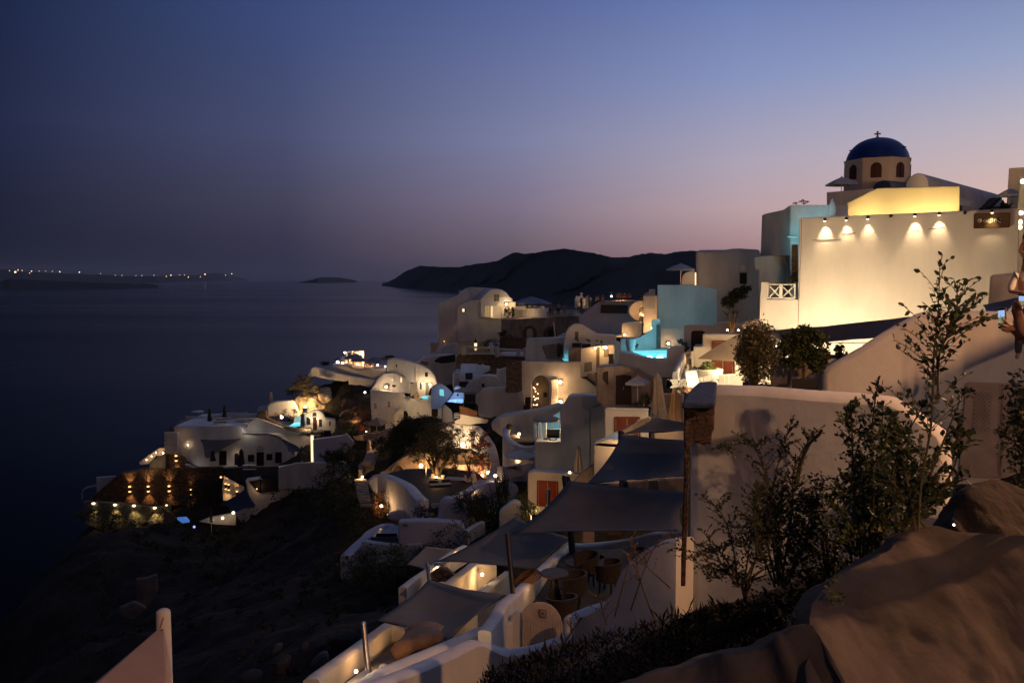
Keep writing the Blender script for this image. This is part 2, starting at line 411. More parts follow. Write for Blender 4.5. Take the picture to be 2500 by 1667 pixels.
SKY = [  # bearing: (height, colour)
 (-.54, [(0, (24, 28, 44)), (.12, (26, 31, 49)), (.37, (31, 39, 69)), (.72, (20, 32, 63)), (1, (38, 46, 68))]),
 (-.27, [(0, (46, 47, 69)), (.1, (56, 54, 76)), (.2, (67, 66, 90)), (.37, (72, 78, 112)), (.72, (55, 73, 122)), (1, (54, 64, 96))]),
 (0., [(0, (92, 81, 97)), (.1, (113, 100, 114)), (.2, (126, 115, 138)), (.37, (123, 128, 163)), (.72, (83, 99, 152)), (1, (68, 82, 118))]),
 (.27, [(0, (158, 121, 123)), (.08, (176, 141, 145)), (.18, (190, 163, 168)), (.3, (176, 166, 184)), (.5, (137, 149, 191)), (.72, (102, 122, 177)), (1, (84, 98, 136))]),
 (.54, [(0, (222, 162, 140)), (.1, (226, 179, 163)), (.2, (220, 188, 180)), (.35, (190, 181, 193)), (.5, (152, 163, 198)), (.72, (104, 121, 171)), (1, (98, 110, 146))]),
]
cur = ramp(el, SKY[0][1]); prev = SKY[0][0]
for a, st in SKY[1:]:
    f = math_('DIVIDE', math_('SUBTRACT', az, prev), a - prev, True)
    mx = N.new('ShaderNodeMixRGB'); L.new(f, mx.inputs['Fac']); L.new(cur, mx.inputs['Color1']); L.new(ramp(el, st), mx.inputs['Color2'])
    cur = mx.outputs['Color']; prev = a
sk = N.new('ShaderNodeTexSky'); sk.sky_type = 'NISHITA'; sk.sun_disc = False; sk.sun_elevation = rad(-3); sk.sun_rotation = rad(60)
fr = math_('ADD', math_('MULTIPLY', sx.outputs['Y'], 1.4), .9, True)      # the eastern half behind the viewer is already night
mm = N.new('ShaderNodeMixRGB'); mm.inputs['Color1'].default_value = (*lin((44, 46, 64)), 1); L.new(fr, mm.inputs['Fac']); L.new(cur, mm.inputs['Color2'])
ad = N.new('ShaderNodeMixRGB'); ad.blend_type = 'ADD'; ad.inputs['Fac'].default_value = .02; L.new(mm.outputs['Color'], ad.inputs['Color1']); L.new(sk.outputs['Color'], ad.inputs['Color2'])
L.new(ad.outputs['Color'], BG.inputs['Color']); BG.inputs['Strength'].default_value = 1
sd = bpy.data.lights.new('afterglow_sun', 'SUN'); sd.energy = .05; sd.angle = rad(20); sd.color = (1, .62, .5)
so = bpy.data.objects.new('afterglow_sun', sd); COL.objects.link(so); so.rotation_euler = V((-sin(rad(60)), -cos(rad(60)), -.10)).to_track_quat('-Z', 'Y').to_euler()
# ------------------------------------------------------------------ sea
m = mat('sea_water', (.003, .004, .007), .16, spec=.5); nt_, N_, L_, B_ = nodes(m)
B_.inputs['IOR'].default_value = 1.075
tc_ = N_.new('ShaderNodeTexCoord'); n1 = N_.new('ShaderNodeTexNoise'); n1.inputs['Scale'].default_value = .03; n1.inputs['Detail'].default_value = 8
mp_ = N_.new('ShaderNodeMapping'); mp_.inputs['Scale'].default_value = (1, .5, 1); L_.new(tc_.outputs['Object'], mp_.inputs['Vector']); L_.new(mp_.outputs['Vector'], n1.inputs['Vector'])
b_ = N_.new('ShaderNodeBump'); b_.inputs['Distance'].default_value = 1.2; b_.inputs['Strength'].default_value = .55; L_.new(n1.outputs['Fac'], b_.inputs['Height']); L_.new(b_.outputs['Normal'], B_.inputs['Normal'])
n2_ = N_.new('ShaderNodeTexNoise'); n2_.inputs['Scale'].default_value = .0011; n2_.inputs['Detail'].default_value = 5; mq_ = N_.new('ShaderNodeMapping'); mq_.inputs['Scale'].default_value = (.35, 1.6, 1); mq_.inputs['Rotation'].default_value = (0, 0, .25)
L_.new(tc_.outputs['Object'], mq_.inputs['Vector']); L_.new(mq_.outputs['Vector'], n2_.inputs['Vector']); mr_ = N_.new('ShaderNodeMapRange'); mr_.inputs['From Min'].default_value = .38; mr_.inputs['From Max'].default_value = .62; mr_.inputs['To Min'].default_value = .14; mr_.inputs['To Max'].default_value = .23
L_.new(n2_.outputs['Fac'], mr_.inputs['Value']); L_.new(mr_.outputs['Result'], B_.inputs['Roughness'])
R_ = 42000
mb = MB().add([(-R_, -400, SEA), (R_, -400, SEA), (R_, R_, SEA), (-R_, R_, SEA)], [(0, 1, 2, 3)])
tag(mb.build('sea', m), 'calm dark sea filling the caldera below the village', 'sea', kind='structure')
# ------------------------------------------------------------------ far land
from mathutils import noise as NZ
ROCKF = mat('far_land_rock', (.05, .045, .045), .95, .4, .004)
def landform(name, label, crest, shore, r, back=1500, rough=60, kind='structure', rows=14):
    """a headland: skyline and waterline measured at stations, joined by an eroded slope, with a back slope behind"""
    def ip(tab, x):
        for (a, b), (c, d) in zip(tab, tab[1:]):
            if x <= c: return b + (d - b) * max(0, (x - a)) / (c - a)
        return tab[-1][1]
    x0, x1 = crest[0][0], crest[-1][0]; nu = 150
    vs = []
    for i in range(nu + 1):
        x = x0 + (x1 - x0) * i / nu
        s = Hz(r, x, ip(shore, x), SEA); c = P(r, x, ip(crest, x), s.y * 1.06 + back * .25)
        h = max(1, c.z - SEA); b = V((c.x * 1.15, c.y + back, SEA - 5))
        for j in range(rows + 1):
            t = j / rows
            if t < .75:
                q = t / .75; p = s.lerp(c, q); p.z = SEA - 2 + (h + 2) * (q ** 1.25 if q < 1 else 1)
                k = sin(pi * q) if q < 1 else 0
            else:
                q = (t - .75) / .25; p = c.lerp(b, q); k = .3 * sin(pi * q)
            n = NZ.fractal(V((p.x, p.y, p.z * 2)) / (rough * 9), 1, 2, 6)
            p.y += n * rough * k * 4.5; p.z += n * rough * k * 1.0
            if abs(t - .75) < 1e-6 or j == int(rows * .75): p.z += abs(NZ.fractal(V((x * .3, 3, 7)), 1, 2, 4)) * h * .03
            vs.append(p)
    fs = [(i * (rows + 1) + j, (i + 1) * (rows + 1) + j, (i + 1) * (rows + 1) + j + 1, i * (rows + 1) + j + 1) for i in range(nu) for j in range(rows)]
    o = MB().add(vs, fs).build(name, ROCKF, smooth=True)
    return tag(o, label, name, kind=kind)
vw = lambda pts: [(x * 1.063, y * 1.063) for x, y in pts]
landform('headland', 'dark mountainous headland across the water behind the village',
         vw([(876, 654), (890, 648), (905, 640), (930, 622), (965, 607), (1010, 611), (1050, 610), (1090, 603), (1120, 598), (1150, 592), (1165, 582), (1180, 574), (1205, 578), (1230, 577), (1260, 571), (1295, 567), (1350, 571), (1380, 577), (1405, 584), (1440, 586), (1465, 580), (1500, 577), (1530, 579), (1560, 574), (1600, 572), (1680, 574), (1780, 578), (2000, 590)]),
         vw([(876, 657), (920, 662), (1000, 669), (1100, 678), (1200, 688), (1300, 697), (1400, 705), (1700, 715), (2000, 720)]), 0, 2500, 70)
landform('hill', 'flat topped low island near the left frame edge', [(-60, 275), (20, 262), (45, 235), (200, 240), (400, 250), (600, 258), (800, 261), (862, 264), (900, 287)],
         [(-60, 300), (600, 298), (900, 290)], 12, 800, 25)
landform('hill', 'long far island carrying the lights of a distant village', [(-60, 182), (0, 178), (60, 178), (130, 190), (300, 200), (600, 213), (800, 220), (1000, 218), (1120, 214), (1180, 209), (1230, 200), (1290, 205), (1350, 222), (1435, 242)],
         [(-60, 262), (900, 258), (1200, 250), (1435, 245)], 12, 2500, 60)
landform('hill', 'small lone islet out on the open sea', [(1818, 250), (1824, 236), (1850, 225), (1950, 227), (2000, 236), (2040, 245), (2054, 256)],
         [(1818, 262), (2054, 258)], 12, 600, 15)
for i, (x, y, s) in enumerate([(55, 190, 1), (88, 198, 2.6), (103, 187, 1.2), (127, 189, 1), (181, 193, 1.3), (170, 204, .9), (225, 192, .7), (262, 193, .7), (300, 194, .7), (343, 197, 1.4), (456, 199, 1.5), (577, 207, .8), (662, 217, .7), (700, 217, .7), (780, 219, .8), (815, 218, .8), (884, 217, .8), (955, 223, 1), (981, 216, 1.5), (1030, 214, .8), (1060, 215, .8), (1081, 227, 1.2), (1151, 225, .9), (1177, 211, 1.7), (1295, 216, .9), (1331, 208, 1.1)]):
    q = P(12, x, y, 19500)
    o = MB().ball(q, 9 * s, 8).build('distant_lamp', emis('distant_glow', (1, .66, .36), 3.2))
    tag(o, 'tiny warm village light on the far island', 'lamp', 'lights of the distant village on the far island')
# ------------------------------------------------------------------ terrain: a slope fitted through measured ground points
G = []
def g0(x, y, Y, drop=1.0, r=0):
    p = P(r, x, y, Y); G.append((p.x, p.y, p.z - drop))
for a in [(2300, 1667, 4, .6), (2200, 1500, 6), (2000, 1500, 7.5), (1800, 1450, 10, .3), (1500, 1540, 12, .2), (1400, 1620, 11, .2), (1250, 1667, 10.5, .2), (1700, 1400, 11.5, .3), (1900, 1340, 10.5, .3), (2150, 1250, 9.5, .3), (2330, 1180, 9, .2),
          (1100, 1640, 15, 3), (900, 1667, 17, 3.5), (760, 1640, 20, 1.2), (640, 1600, 30, .5), (400, 1640, 38), (100, 1650, 48), (0, 1660, 52), (0, 1480, 78), (60, 1400, 90), (140, 1330, 100), (180, 1260, 115, 2), (240, 1290, 112, .5), (330, 1300, 112, .5),
          (500, 1500, 60), (560, 1400, 80), (700, 1400, 62), (850, 1370, 58), (950, 1330, 54, 2), (600, 1330, 92), (700, 1240, 98), (820, 1180, 96), (740, 1120, 108), (850, 1080, 112), (1000, 1330, 52, 3), (1080, 1400, 38, 2), (1000, 1440, 34, 1), (900, 1480, 30, .5), (800, 1500, 34, .5), (1200, 1420, 28, 3), (1400, 1480, 21, 2.5), (1600, 1480, 15, 1.5),
          (1500, 1320, 28, 3), (1300, 1280, 45, 3), (1450, 1200, 42, 3), (1580, 1120, 38, 4), (1700, 1050, 38, 4), (1800, 960, 46, 3), (1620, 960, 55, 3), (1560, 900, 66, 3), (1950, 860, 38, 3), (2150, 840, 34, 3), (2300, 900, 20, 2), (2450, 1150, 15, .6), (1750, 800, 78, 4), (1600, 790, 95, 4), (1450, 830, 105, 4), (1320, 790, 128, 5), (1280, 880, 108, 4), (1150, 920, 122, 2), (1020, 900, 128, 2), (900, 900, 138, 3), (800, 900, 140, 3), (730, 950, 134, 2), (800, 980, 124, 1.5), (700, 1070, 122, 3), (850, 1020, 122, 1), (880, 1080, 110, 1), (500, 1150, 119, 2.5), (330, 1160, 122, 2.5), (300, 1230, 116, 1.5), (550, 1280, 104, 1.5), (480, 1260, 110, 1.5), (1050, 1060, 104, 2), (1020, 1120, 92, 1.5), (1050, 1190, 80, 2.5), (900, 1180, 80, 1.2), (870, 1260, 74, .8), (1180, 1050, 95, 2), (1250, 1000, 90, 2), (1180, 1120, 84, 2), (1280, 1160, 70, 3), (1000, 1260, 66, 2.5), (1150, 1270, 60, 2.5)]:
    g0(*a)
G += [(-62, 60, -75), (-75, 90, -108), (-84, 115, -112), (-92, 130, -112), (-80, 150, -112), (-60, 165, -112), (-30, 190, -112), (0, 205, -112), (30, 215, -80), (60, 215, -30), (100, 200, -20), (140, 230, -30), (0, 168, -55), (-30, 160, -70), (-50, 145, -70), (25, 170, -18), (60, 150, -6), (90, 120, -4), (60, 100, -2), (45, 60, 0), (40, 40, -1), (30, 20, -1.6), (14, 5, -1.6), (-50, 40, -75), (-90, 60, -112), (-40, 10, -70), (-80, -10, -112), (-12, 12, -16), (-8, 4, -9), (-3, 2, -4), (0, 0, -2.4), (5, 0, -1.8), (0, -8, -1.7), (20, -8, -1.7), (-25, -10, -40), (140, 60, 0), (140, -10, 0)]
G = np.array(G)
def rbf(G):
    d = np.sqrt(((G[:, None, :2] - G[None, :, :2]) ** 2).sum(-1)); n = len(G)
    A = np.zeros((n + 3, n + 3)); A[:n, :n] = d + np.eye(n) * -.4; A[:n, n] = 1; A[:n, n + 1:n + 3] = G[:, :2]; A[n, :n] = 1; A[n + 1:n + 3, :n] = G[:, :2].T
    return np.linalg.solve(A, np.concatenate([G[:, 2], [0, 0, 0]]))
WT = rbf(G)
def tz(x, y):
    x = np.asarray(x, float); y = np.asarray(y, float); sh = x.shape; x = x.ravel(); y = y.ravel(); out = np.empty(len(x))
    for k in range(0, len(x), 5000):
        d = np.sqrt((x[k:k + 5000, None] - G[None, :, 0]) ** 2 + (y[k:k + 5000, None] - G[None, :, 1]) ** 2)
        out[k:k + 5000] = d @ WT[:len(G)] + WT[-3] + WT[-2] * x[k:k + 5000] + WT[-1] * y[k:k + 5000]
    return out.reshape(sh)
xs = np.concatenate([np.arange(-125, -12, 1.0), np.arange(-12, 12, .5), np.arange(12, 140, 1.3)]); ys = np.concatenate([np.arange(-12, 0, 1.2), np.arange(0, 36, .5), np.arange(36, 140, .9), np.arange(140, 240, 2.)])
XX, YY = np.meshgrid(xs, ys); ZZ = tz(XX, YY)
nzv = np.array([NZ.fractal(V((x, y, 0)) * .16, 1, 2.1, 6) + .35 * abs(NZ.noise(V((x, y, 5)) * .9)) for x, y in zip(XX.ravel(), YY.ravel())]).reshape(XX.shape)
nz2 = np.array([(.5 - abs(NZ.noise(V((x, y, 9)) * .45))) * .9 + abs(NZ.noise(V((x, y, 2)) * 1.1)) * .35 for x, y in zip(XX.ravel(), YY.ravel())]).reshape(XX.shape) - .35
ZZ = np.maximum(ZZ + nzv * np.clip(YY / 45, .15, 1.1) * .9 - .3 + nz2 * np.clip(YY / 30, .05, 1), SEA - 3)
mb = MB(); nx = len(xs)
mb.add(np.stack([XX.ravel(), YY.ravel(), ZZ.ravel()], 1).tolist(), [(j * nx + i, j * nx + i + 1, (j + 1) * nx + i + 1, (j + 1) * nx + i) for j in range(len(ys) - 1) for i in range(nx - 1)])
SOIL = mat('volcanic_soil_and_scrub', (.032, .023, .018), .95, c2=(.009, .009, .007), scale=.35, bump=.25, bscale=1.3)
tag(mb.build('terrain', SOIL, smooth=True), 'dark volcanic cliffside below the white houses', 'terrain', kind='structure')
def ground(x, y): return float(tz(np.array([x]), np.array([y]))[0]) - .1

HZ = MB().box((0, 21000, 245), 88000, 43800, 712).build('haze', bpy.data.materials.new('thin_evening_haze')); tag(HZ, 'thin evening haze over the caldera', None, kind='stuff')
hm_ = HZ.data.materials[0]; hm_.use_nodes = True; hn = hm_.node_tree.nodes; hn.remove(hn['Principled BSDF']); pv = hn.new('ShaderNodeVolumePrincipled'); pv.inputs['Density'].default_value = 1.3e-5; pv.inputs['Color'].default_value = (.86, .88, 1, 1)
hm_.node_tree.links.new(pv.outputs['Volume'], hn['Material Output'].inputs['Volume'])
# ================================================================== RIGHT: the floodlit wall, church and houses behind
W = Fa(1, 475, 728, 45, -35.5)
o = bld('house', 'big cream house wall lit by a row of spotlights, with a railed balcony', 'house', W,
        [(475, 728), (1320, 692), (2160, 655), (2150, 1100), (2140, 2000), (160, 2000), (172, 1352), (185, 1217), (243, 1219), (240, 1232), (228, 1352), (466, 1352)],
        m=PLW, vec=(2.6, 5.4, 0), bevel=.03)
big = o
cr = MB()
for pts in ([(492, 735), (489, 960), (479, 1200), (470, 1400), (466, 1560)], [(575, 897), (640, 899), (700, 896), (760, 896), (800, 890)], [(800, 848), (850, 851), (905, 841)], [(1340, 822), (1400, 826)], [(1460, 815), (1530, 806), (1590, 800)]):
    cr.tube([W(x, y, .012) for x, y in pts], .012, 4)
cr.build('plaster_crack', mat('crack_shadow', (.12, .08, .05), .9), o)
# niche block at the foot of the wall by the path
bld('niche_frame', 'raised plaster surround', None, W, [(1935, 1172), (2075, 1160), (2060, 1172), (1950, 1188), (1935, 1420), (1918, 1420)], .12, PLW, .03, off=.12, parent=o)
# railing on the balcony
rl = MB(); q = lambda x, y, f=.06: W(x, y, f)
for a, b in (((230, 1236), (447, 1238)), ((230, 1340), (447, 1343)), ((240, 1236), (236, 1345)), ((337, 1238), (335, 1343)), ((443, 1238), (443, 1345)), ((252, 1250), (328, 1332)), ((252, 1332), (328, 1250)), ((346, 1250), (436, 1334)), ((346, 1334), (436, 1250)), ((330, 1238), (328, 1343)), ((346, 1238), (344, 1343))):
    rl.bar(q(*a), q(*b), .06, .05, W.n)
rl.build('railing', WHT, o)
for i, (x, y, on, lb) in enumerate([(680, 740, 34, 'first lit spotlight at the balcony end of the cream wall'), (843, 734, 22, 'second lit spotlight along the top of the cream wall'), (1008, 724, 17, 'third lit spotlight along the top of the cream wall'),
                                (1183, 712, 0, 'unlit spotlight in the middle of the lit row on the cream wall'), (1367, 704, 30, 'lit spotlight just past the unlit one on the cream wall'), (1552, 694, 22, 'last lit spotlight of the cream wall before the sign'),
                                (1748, 687, 0, 'unlit spotlight on the cream wall beside the sign'), (1955, 676, 16, 'lit spotlight directly above the restaurant sign')]):
    p = W(x, y, .06); t = thing('spotlight', lb, 'spotlight', p, 'spotlights along the top of the cream wall')
    MB().box(p, .10, .12, .08, W.yaw).bar(p + W.n * .04, p + W.n * .2 + V((0, 0, -.02)), .05).build('bracket', DST, t)
    h = p + W.n * .22 + V((0, 0, -.04)); MB().tube([h + V((0, 0, .1)), h + V((0, 0, -.06))], [.06, .075], 10).build('spotlight_head', DST, t)
    if on:
        MB().ball(h + V((0, 0, -.06)), .06, 8, sz=.5).build('bulb', EW, t)
        light('glow', h + V((0, 0, -.10)), on * 8, (1, .72, .42), .05, t, 64, -W.n * .34 + V((0, 0, -1)), 1)
# sign
SG = [(1818, 700), (2088, 692), (2083, 798), (1815, 806)]
sg = MB().prism([W(x, y, .07) for x, y in SG], -W.n * .05).build('sign', mat('bronze_sign_plate', (.16, .10, .05), .35, .35, 2.5, metal=.4), None, bevel=.01)
tag(sg, 'bronze restaurant sign with white Greek lettering and a small bird on the cream wall', 'sign')
fr = MB(); c3 = [W(x, y, .075) for x, y in SG]
for i in range(4): fr.bar(c3[i], c3[(i + 1) % 4], .06, .05, W.n)
fr.build('frame', mat('sign_frame', (.10, .055, .03), .4, metal=.3), sg)
tx = bpy.data.curves.new('lettering', 'FONT'); tx.body = 'Φοίβος'; tx.size = .27; tx.extrude = .008; tx.space_character = 1.12; tx.materials.append(mat('sign_letter_white', (.7, .6, .48), .5))
to = bpy.data.objects.new('lettering_curve', tx); COL.objects.link(to); bpy.context.view_layer.update(); tm = bpy.data.meshes.new_from_object(to); bpy.data.objects.remove(to); to = bpy.data.objects.new('lettering', tm); COL.objects.link(to); to.parent = sg
a = W(1838, 766, .085); b = W(1958, 762, .085); ex = (b - a).normalized(); up = V((0, 0, 1)); ez = ex.cross(up).normalized(); up = ez.cross(ex)
to.matrix_world = Matrix(((ex.x, up.x, -ez.x * -1, a.x), (ex.y, up.y, ez.y, a.y), (ex.z, up.z, ez.z, a.z), (0, 0, 0, 1)))
MB().prism([W(x, y, .085) for x, y in [(1985, 738), (1992, 731), (2003, 733), (2018, 744), (2034, 757), (2016, 754), (2001, 752), (1992, 745)]], W.n * .01).bar(W(1958, 752, .085), W(1990, 762, .085), .02).bar(W(1975, 762, .085), W(2000, 751, .085), .02).build('bird_emblem', BLK, sg)
# up-lighting from the terrace under the awning, close to the wall foot
for i, (x, off, wt) in enumerate([(430, 2.9, 420), (760, 3.8, 690), (1080, 3.8, 570), (1400, 3.8, 140)]):
    lamp(['terrace lamp under the balcony corner of the cream wall', 'terrace lamp hidden behind the dark awning near the round bush', 'terrace lamp behind the middle of the dark awning', 'terrace lamp behind the high end of the dark awning'][i],
         W(x, 1700, off), wt, n=V((0, 0, 1)), col=(1, .75, .46), bulb=.1, bm=EW, group='lamps on the restaurant terrace', name='terrace_lamp', off=.05)
# yellow-lit parapet house behind
WY = Fa(1, 1270, 600, 51, -35.5)
o = bld('house', 'roof storey with a slanting shoulder glowing yellow above the cream wall', 'house', WY, [(842, 612), (1072, 500), (1705, 483), (1700, 760), (838, 800)], 4, PLY, .04)
for x, y in ((1000, 735), (1350, 722), (1600, 700)):
    light('roof_glow', WY(x, y, 1.3), 130, (1, .72, .32), .1, o)
# teal-lit house left of it
WT_ = W.back(5)
o = bld('house', 'house with a teal lit side and a grey blank end, behind the balcony corner', 'house', WT_, [(405, 629), (850, 629), (850, 1400), (400, 1400)], 6, PL, .04)
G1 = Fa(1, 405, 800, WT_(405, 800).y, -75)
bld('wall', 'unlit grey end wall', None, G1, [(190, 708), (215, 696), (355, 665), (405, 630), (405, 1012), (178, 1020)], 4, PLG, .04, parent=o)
bld('ledge', None, None, WT_, [(392, 866), (470, 868), (470, 880), (392, 880)], .3, PL, .03, off=.3, parent=o)
light('teal_glow', WT_(610, 760, 1.5), 55, (.5, .86, .92), .2, o)
light('teal_glow', WT_(440, 880, 1.2), 22, (.30, .9, 1), .1, o)
bld('chimney', 'small round topped white chimney cowl on the teal lit house', 'chimney', WT_, [(722, 640), (731, 600), (740, 583), (748, 582), (757, 592), (770, 650), (770, 720), (722, 720)], .5, PL, .04, off=.5)
o = thing('potted_plant', 'dark round shrub on the roof of the teal lit house', 'plant', P(1, 490, 628, 54)); mb = MB(); leaves(mb, P(1, 490, 612, 54), .42, .4, .14, 160, .1); mb.build('crown', LFD, o)
# lower step of that house, down to the balcony
G2 = Fa(1, 300, 1100, 52, 12)
o = bld('house', 'low grey lilac annex with a crooked drainpipe beside the balcony', 'house', G2, [(130, 1030), (190, 1018), (418, 1008), (418, 1500), (130, 1700), (160, 1350), (163, 1130), (130, 1120)], 3, PLG, .08)
MB().tube([G2(x, y, .12) for x, y in [(335, 1008), (385, 1006), (362, 1012), (350, 1040), (378, 1095), (372, 1240)]], .07, 8).build('drainpipe', PL, o)
o2 = bld('shutter', 'tall weathered timber shutter lit beside the cream wall', 'shutter', Fa(1, 440, 1100, 48.5, -10), [(417, 930), (463, 930), (463, 1215), (415, 1215)], .12, WOD, .01)
light('shutter_glow', P(1, 438, 1000, 47.4), 9, WARM2, .1, o2)
shrub('potted_plant', 'leafy potted plant on the railed balcony of the cream wall', P(1, 425, 1180, 46.8), .38, .38, .75, 420, .13, LFO, 'plant')
# ---- church
dc = P(1, 1072, 300, 62); s1 = 62 / F / 3.1357
R8 = 243 * s1
ch = thing('church', 'white church with a cobalt blue dome and octagonal drum rising above the village', 'church', (dc.x, dc.y, P(1, 1072, 700, 62).z))
view = atan2(dc.y, dc.x)
yt, yb = P(1, 1072, 303, 62).z, P(1, 1072, 720, 62).z
base = -pi / 2 + (view - pi / 2)           # towards the viewer
angs = [base + rad(-24 + 45 * k) for k in range(8)]
CHC = plaster_mat('church_cream_plaster', (.70, .56, .42), .15, .8, .015)
dr = MB().prism([V((dc.x + R8 * cos(a), dc.y + R8 * sin(a), yb)) for a in angs], (0, 0, yt - yb)).build('drum', CHC, ch, bevel=.04)
cn = MB().prism([V((dc.x + (R8 + .06) * cos(a), dc.y + (R8 + .06) * sin(a), yt - .02)) for a in angs], (0, 0, .10)).build('cornice', CHC, ch, bevel=.03)
rd = 221 * s1; hd = P(1, 1072, 113, 62).z - yt - .05
prof = [(rd * 1.0, yt + .05), (rd * 1.015, yt + .12)] + [(rd * cos(t * pi / 2) ** .92 * (1 - .02 * sin(pi * t)), yt + .12 + (hd - .1) * sin(t * pi / 2) ** 1.05) for t in [i / 14 for i in range(1, 14)]] + [(.05, yt + .05 + hd)]
MB().lathe((dc.x, dc.y, 0), prof, 40).build('dome', BLU, ch, smooth=True)
cz = P(1, 1065, 70, 62).z; ct = yt + hd - .05
rt = V((sin(view), -cos(view), 0)); C0 = V((dc.x, dc.y, 0)) - rt * .05
MB().bar(C0 + V((0, 0, ct)), C0 + V((0, 0, cz + .05)), .12, .1).bar(C0 + V((0, 0, cz - .15)) - rt * .23, C0 + V((0, 0, cz - .15)) + rt * .23, .12, .1).ball(C0 + V((0, 0, ct + .1)), .13, 8).build('cross', CHC, ch)
for a in (base + rad(-70), base + rad(62), base + rad(66)):
    pk = V((dc.x + rd * .9 * cos(a), dc.y + rd * .9 * sin(a), yt + hd * .5)); MB().box(pk, .16, .12, .07).build('vent_stub', BLU, ch)
for k in range(8):
    a = base + rad(-1.5 + 45 * k); n = V((cos(a), sin(a), 0)); ap = R8 * cos(pi / 8)
    fp = Fa(1, 0, 0, 1, math.degrees(atan2(n.x, -n.y)), V((dc.x, dc.y, 0)) + n * ap); e = fp.e
    z0 = P(1, 1072, 445, 62).z; z1 = P(1, 1072, 332, 62).z; wd = .38
    c = V((dc.x, dc.y, 0)) + n * ap
    pts = [c + e * -wd + V((0, 0, z0))] + [c + e * (-wd * cos(pi * i / 8)) + V((0, 0, z1 - wd + wd * sin(pi * i / 8))) for i in range(9)] + [c + e * wd + V((0, 0, z0))]
    wf = MB().prism([p + n * .012 for p in pts], n * -.04).build('window', mat('church_window_wood', (.07, .022, .012), .5), ch)
    MB().bar(c + V((0, 0, z0)) + n * .03, c + V((0, 0, z1)) + n * .03, .05).build('mullion', mat('church_window_wood', (1, 1, 1)), wf)
A1 = Fa(1, 835, 600, 59.5, -14)
bld('nave_wall', None, None, A1, [(685, 531), (835, 520), (1036, 505), (1120, 505), (1600, 505), (1600, 800), (685, 800)], 3, PLG, .05, parent=ch)
def vault(mb, a, d, w, h, n=12, th=0):
    """barrel vault: a is the mid base of its near end, d the run"""
    a = V(a); d = V(d); e = V((d.y, -d.x, 0)).normalized() * w / 2
    mb.prism([a - e * cos(pi * i / n) + V((0, 0, h * sin(pi * i / n))) for i in range(n + 1)] + [a + e + V((0, 0, -3)), a - e + V((0, 0, -3))], d)
vm = MB(); b = P(1, 1372, 500, 58); vault(vm, b, V((7.5, 3.4, -1.1)), 1.9, P(1, 1310, 385, 58).z - b.z); vm.build('side_vault', PLG, ch, bevel=.05)
vm = MB(); b = P(1, 1110, 500, 58.5); vault(vm, b, V((6, 3.5, 0)), 1.5, P(1, 1110, 440, 58.5).z - b.z); vm.build('apse_vault', NAV, ch, bevel=.05)
light('drum_glow', V((dc.x, dc.y, 0)) + V((cos(base + .4), sin(base + .4), 0)) * 6 + V((0, 0, yb + 2.2)), 70, (1, .62, .32), .3, ch)
# awning corner, side building, lane
o = thing('awning', 'slanting dark awning sticking out beyond the yellow lit storey', 'awning', P(1, 1750, 610, 54))
MB().prism([P(1, 1704, 588, 54), P(1, 1812, 614, 54), P(1, 1775, 642, 52.5), P(1, 1704, 630, 52.5)], (0, 0, .12)).build('canopy', FABG, o); MB().bar(P(1, 1712, 600, 53.8), P(1, 1712, 720, 53.8), .08).build('pole', DST, o)
RB = Fa(1, 2080, 345, 52, -20)
o = bld('house', 'tall brown lit house behind the lane at the frame edge', 'house', RB, [(2080, 347), (2300, 335), (2300, 660), (2060, 662)], 5, PLW, .04)
light('front_glow', RB(2150, 420, 5), 160, WARM, .2, o)
LW = Fa(1, 2175, 600, 47, -60)
lane = bld('house', 'brightly lit shop front far down the lane at the frame edge', 'house', LW, [(2168, 400), (2260, 380), (2260, 1300), (2140, 1300), (2150, 900), (2140, 800)], 3, PLW, .03)
for k, (x, y) in enumerate([(2181, 450), (2168, 690), (2160, 760), (2158, 800)]):
    lamp(['topmost glowing lantern on the lane shop front', 'square lit lantern just right of the wall corner', 'second square lantern down the lane front', 'lowest small lantern on the lane front'][k], P(1, x + 4, y, 41.5), 40, n=V((-.5, -.8, 0)), col=WARM2, bulb=.11, group='lanterns on the lane shop front')
for i, (x, y, w_, t) in enumerate([(1905, 655, .9, 'reclined deck chair silhouetted on the roof above the sign'), (1955, 655, .8, 'second folded deck chair on the roof above the sign')]):
    p = W(x, y + 12, -1.5); o = thing('deck_chair', t, 'chair', p, 'deck chairs on the roof')
    MB().bar(p + V((-.5, 0, 0)), p + V((.15, 0, .7)), .5, .04).build('backrest', CHR, o); MB().bar(p + V((-.4, 0, .2)), p + V((.7, 0, .25)), .5, .04).build('seat', CHR, o)
    MB().bar(p + V((-.3, .1, -.2)), p + V((.5, .1, .3)), .05).bar(p + V((.5, .1, -.2)), p + V((-.2, .1, .4)), .05).build('frame', WOD, o)
shrub('potted_plant', 'spiky potted plant on the roof at the house corner above the sign', W(2045, 640, -1.5), .35, .3, .3, 60, .35, LFD, 'plant')
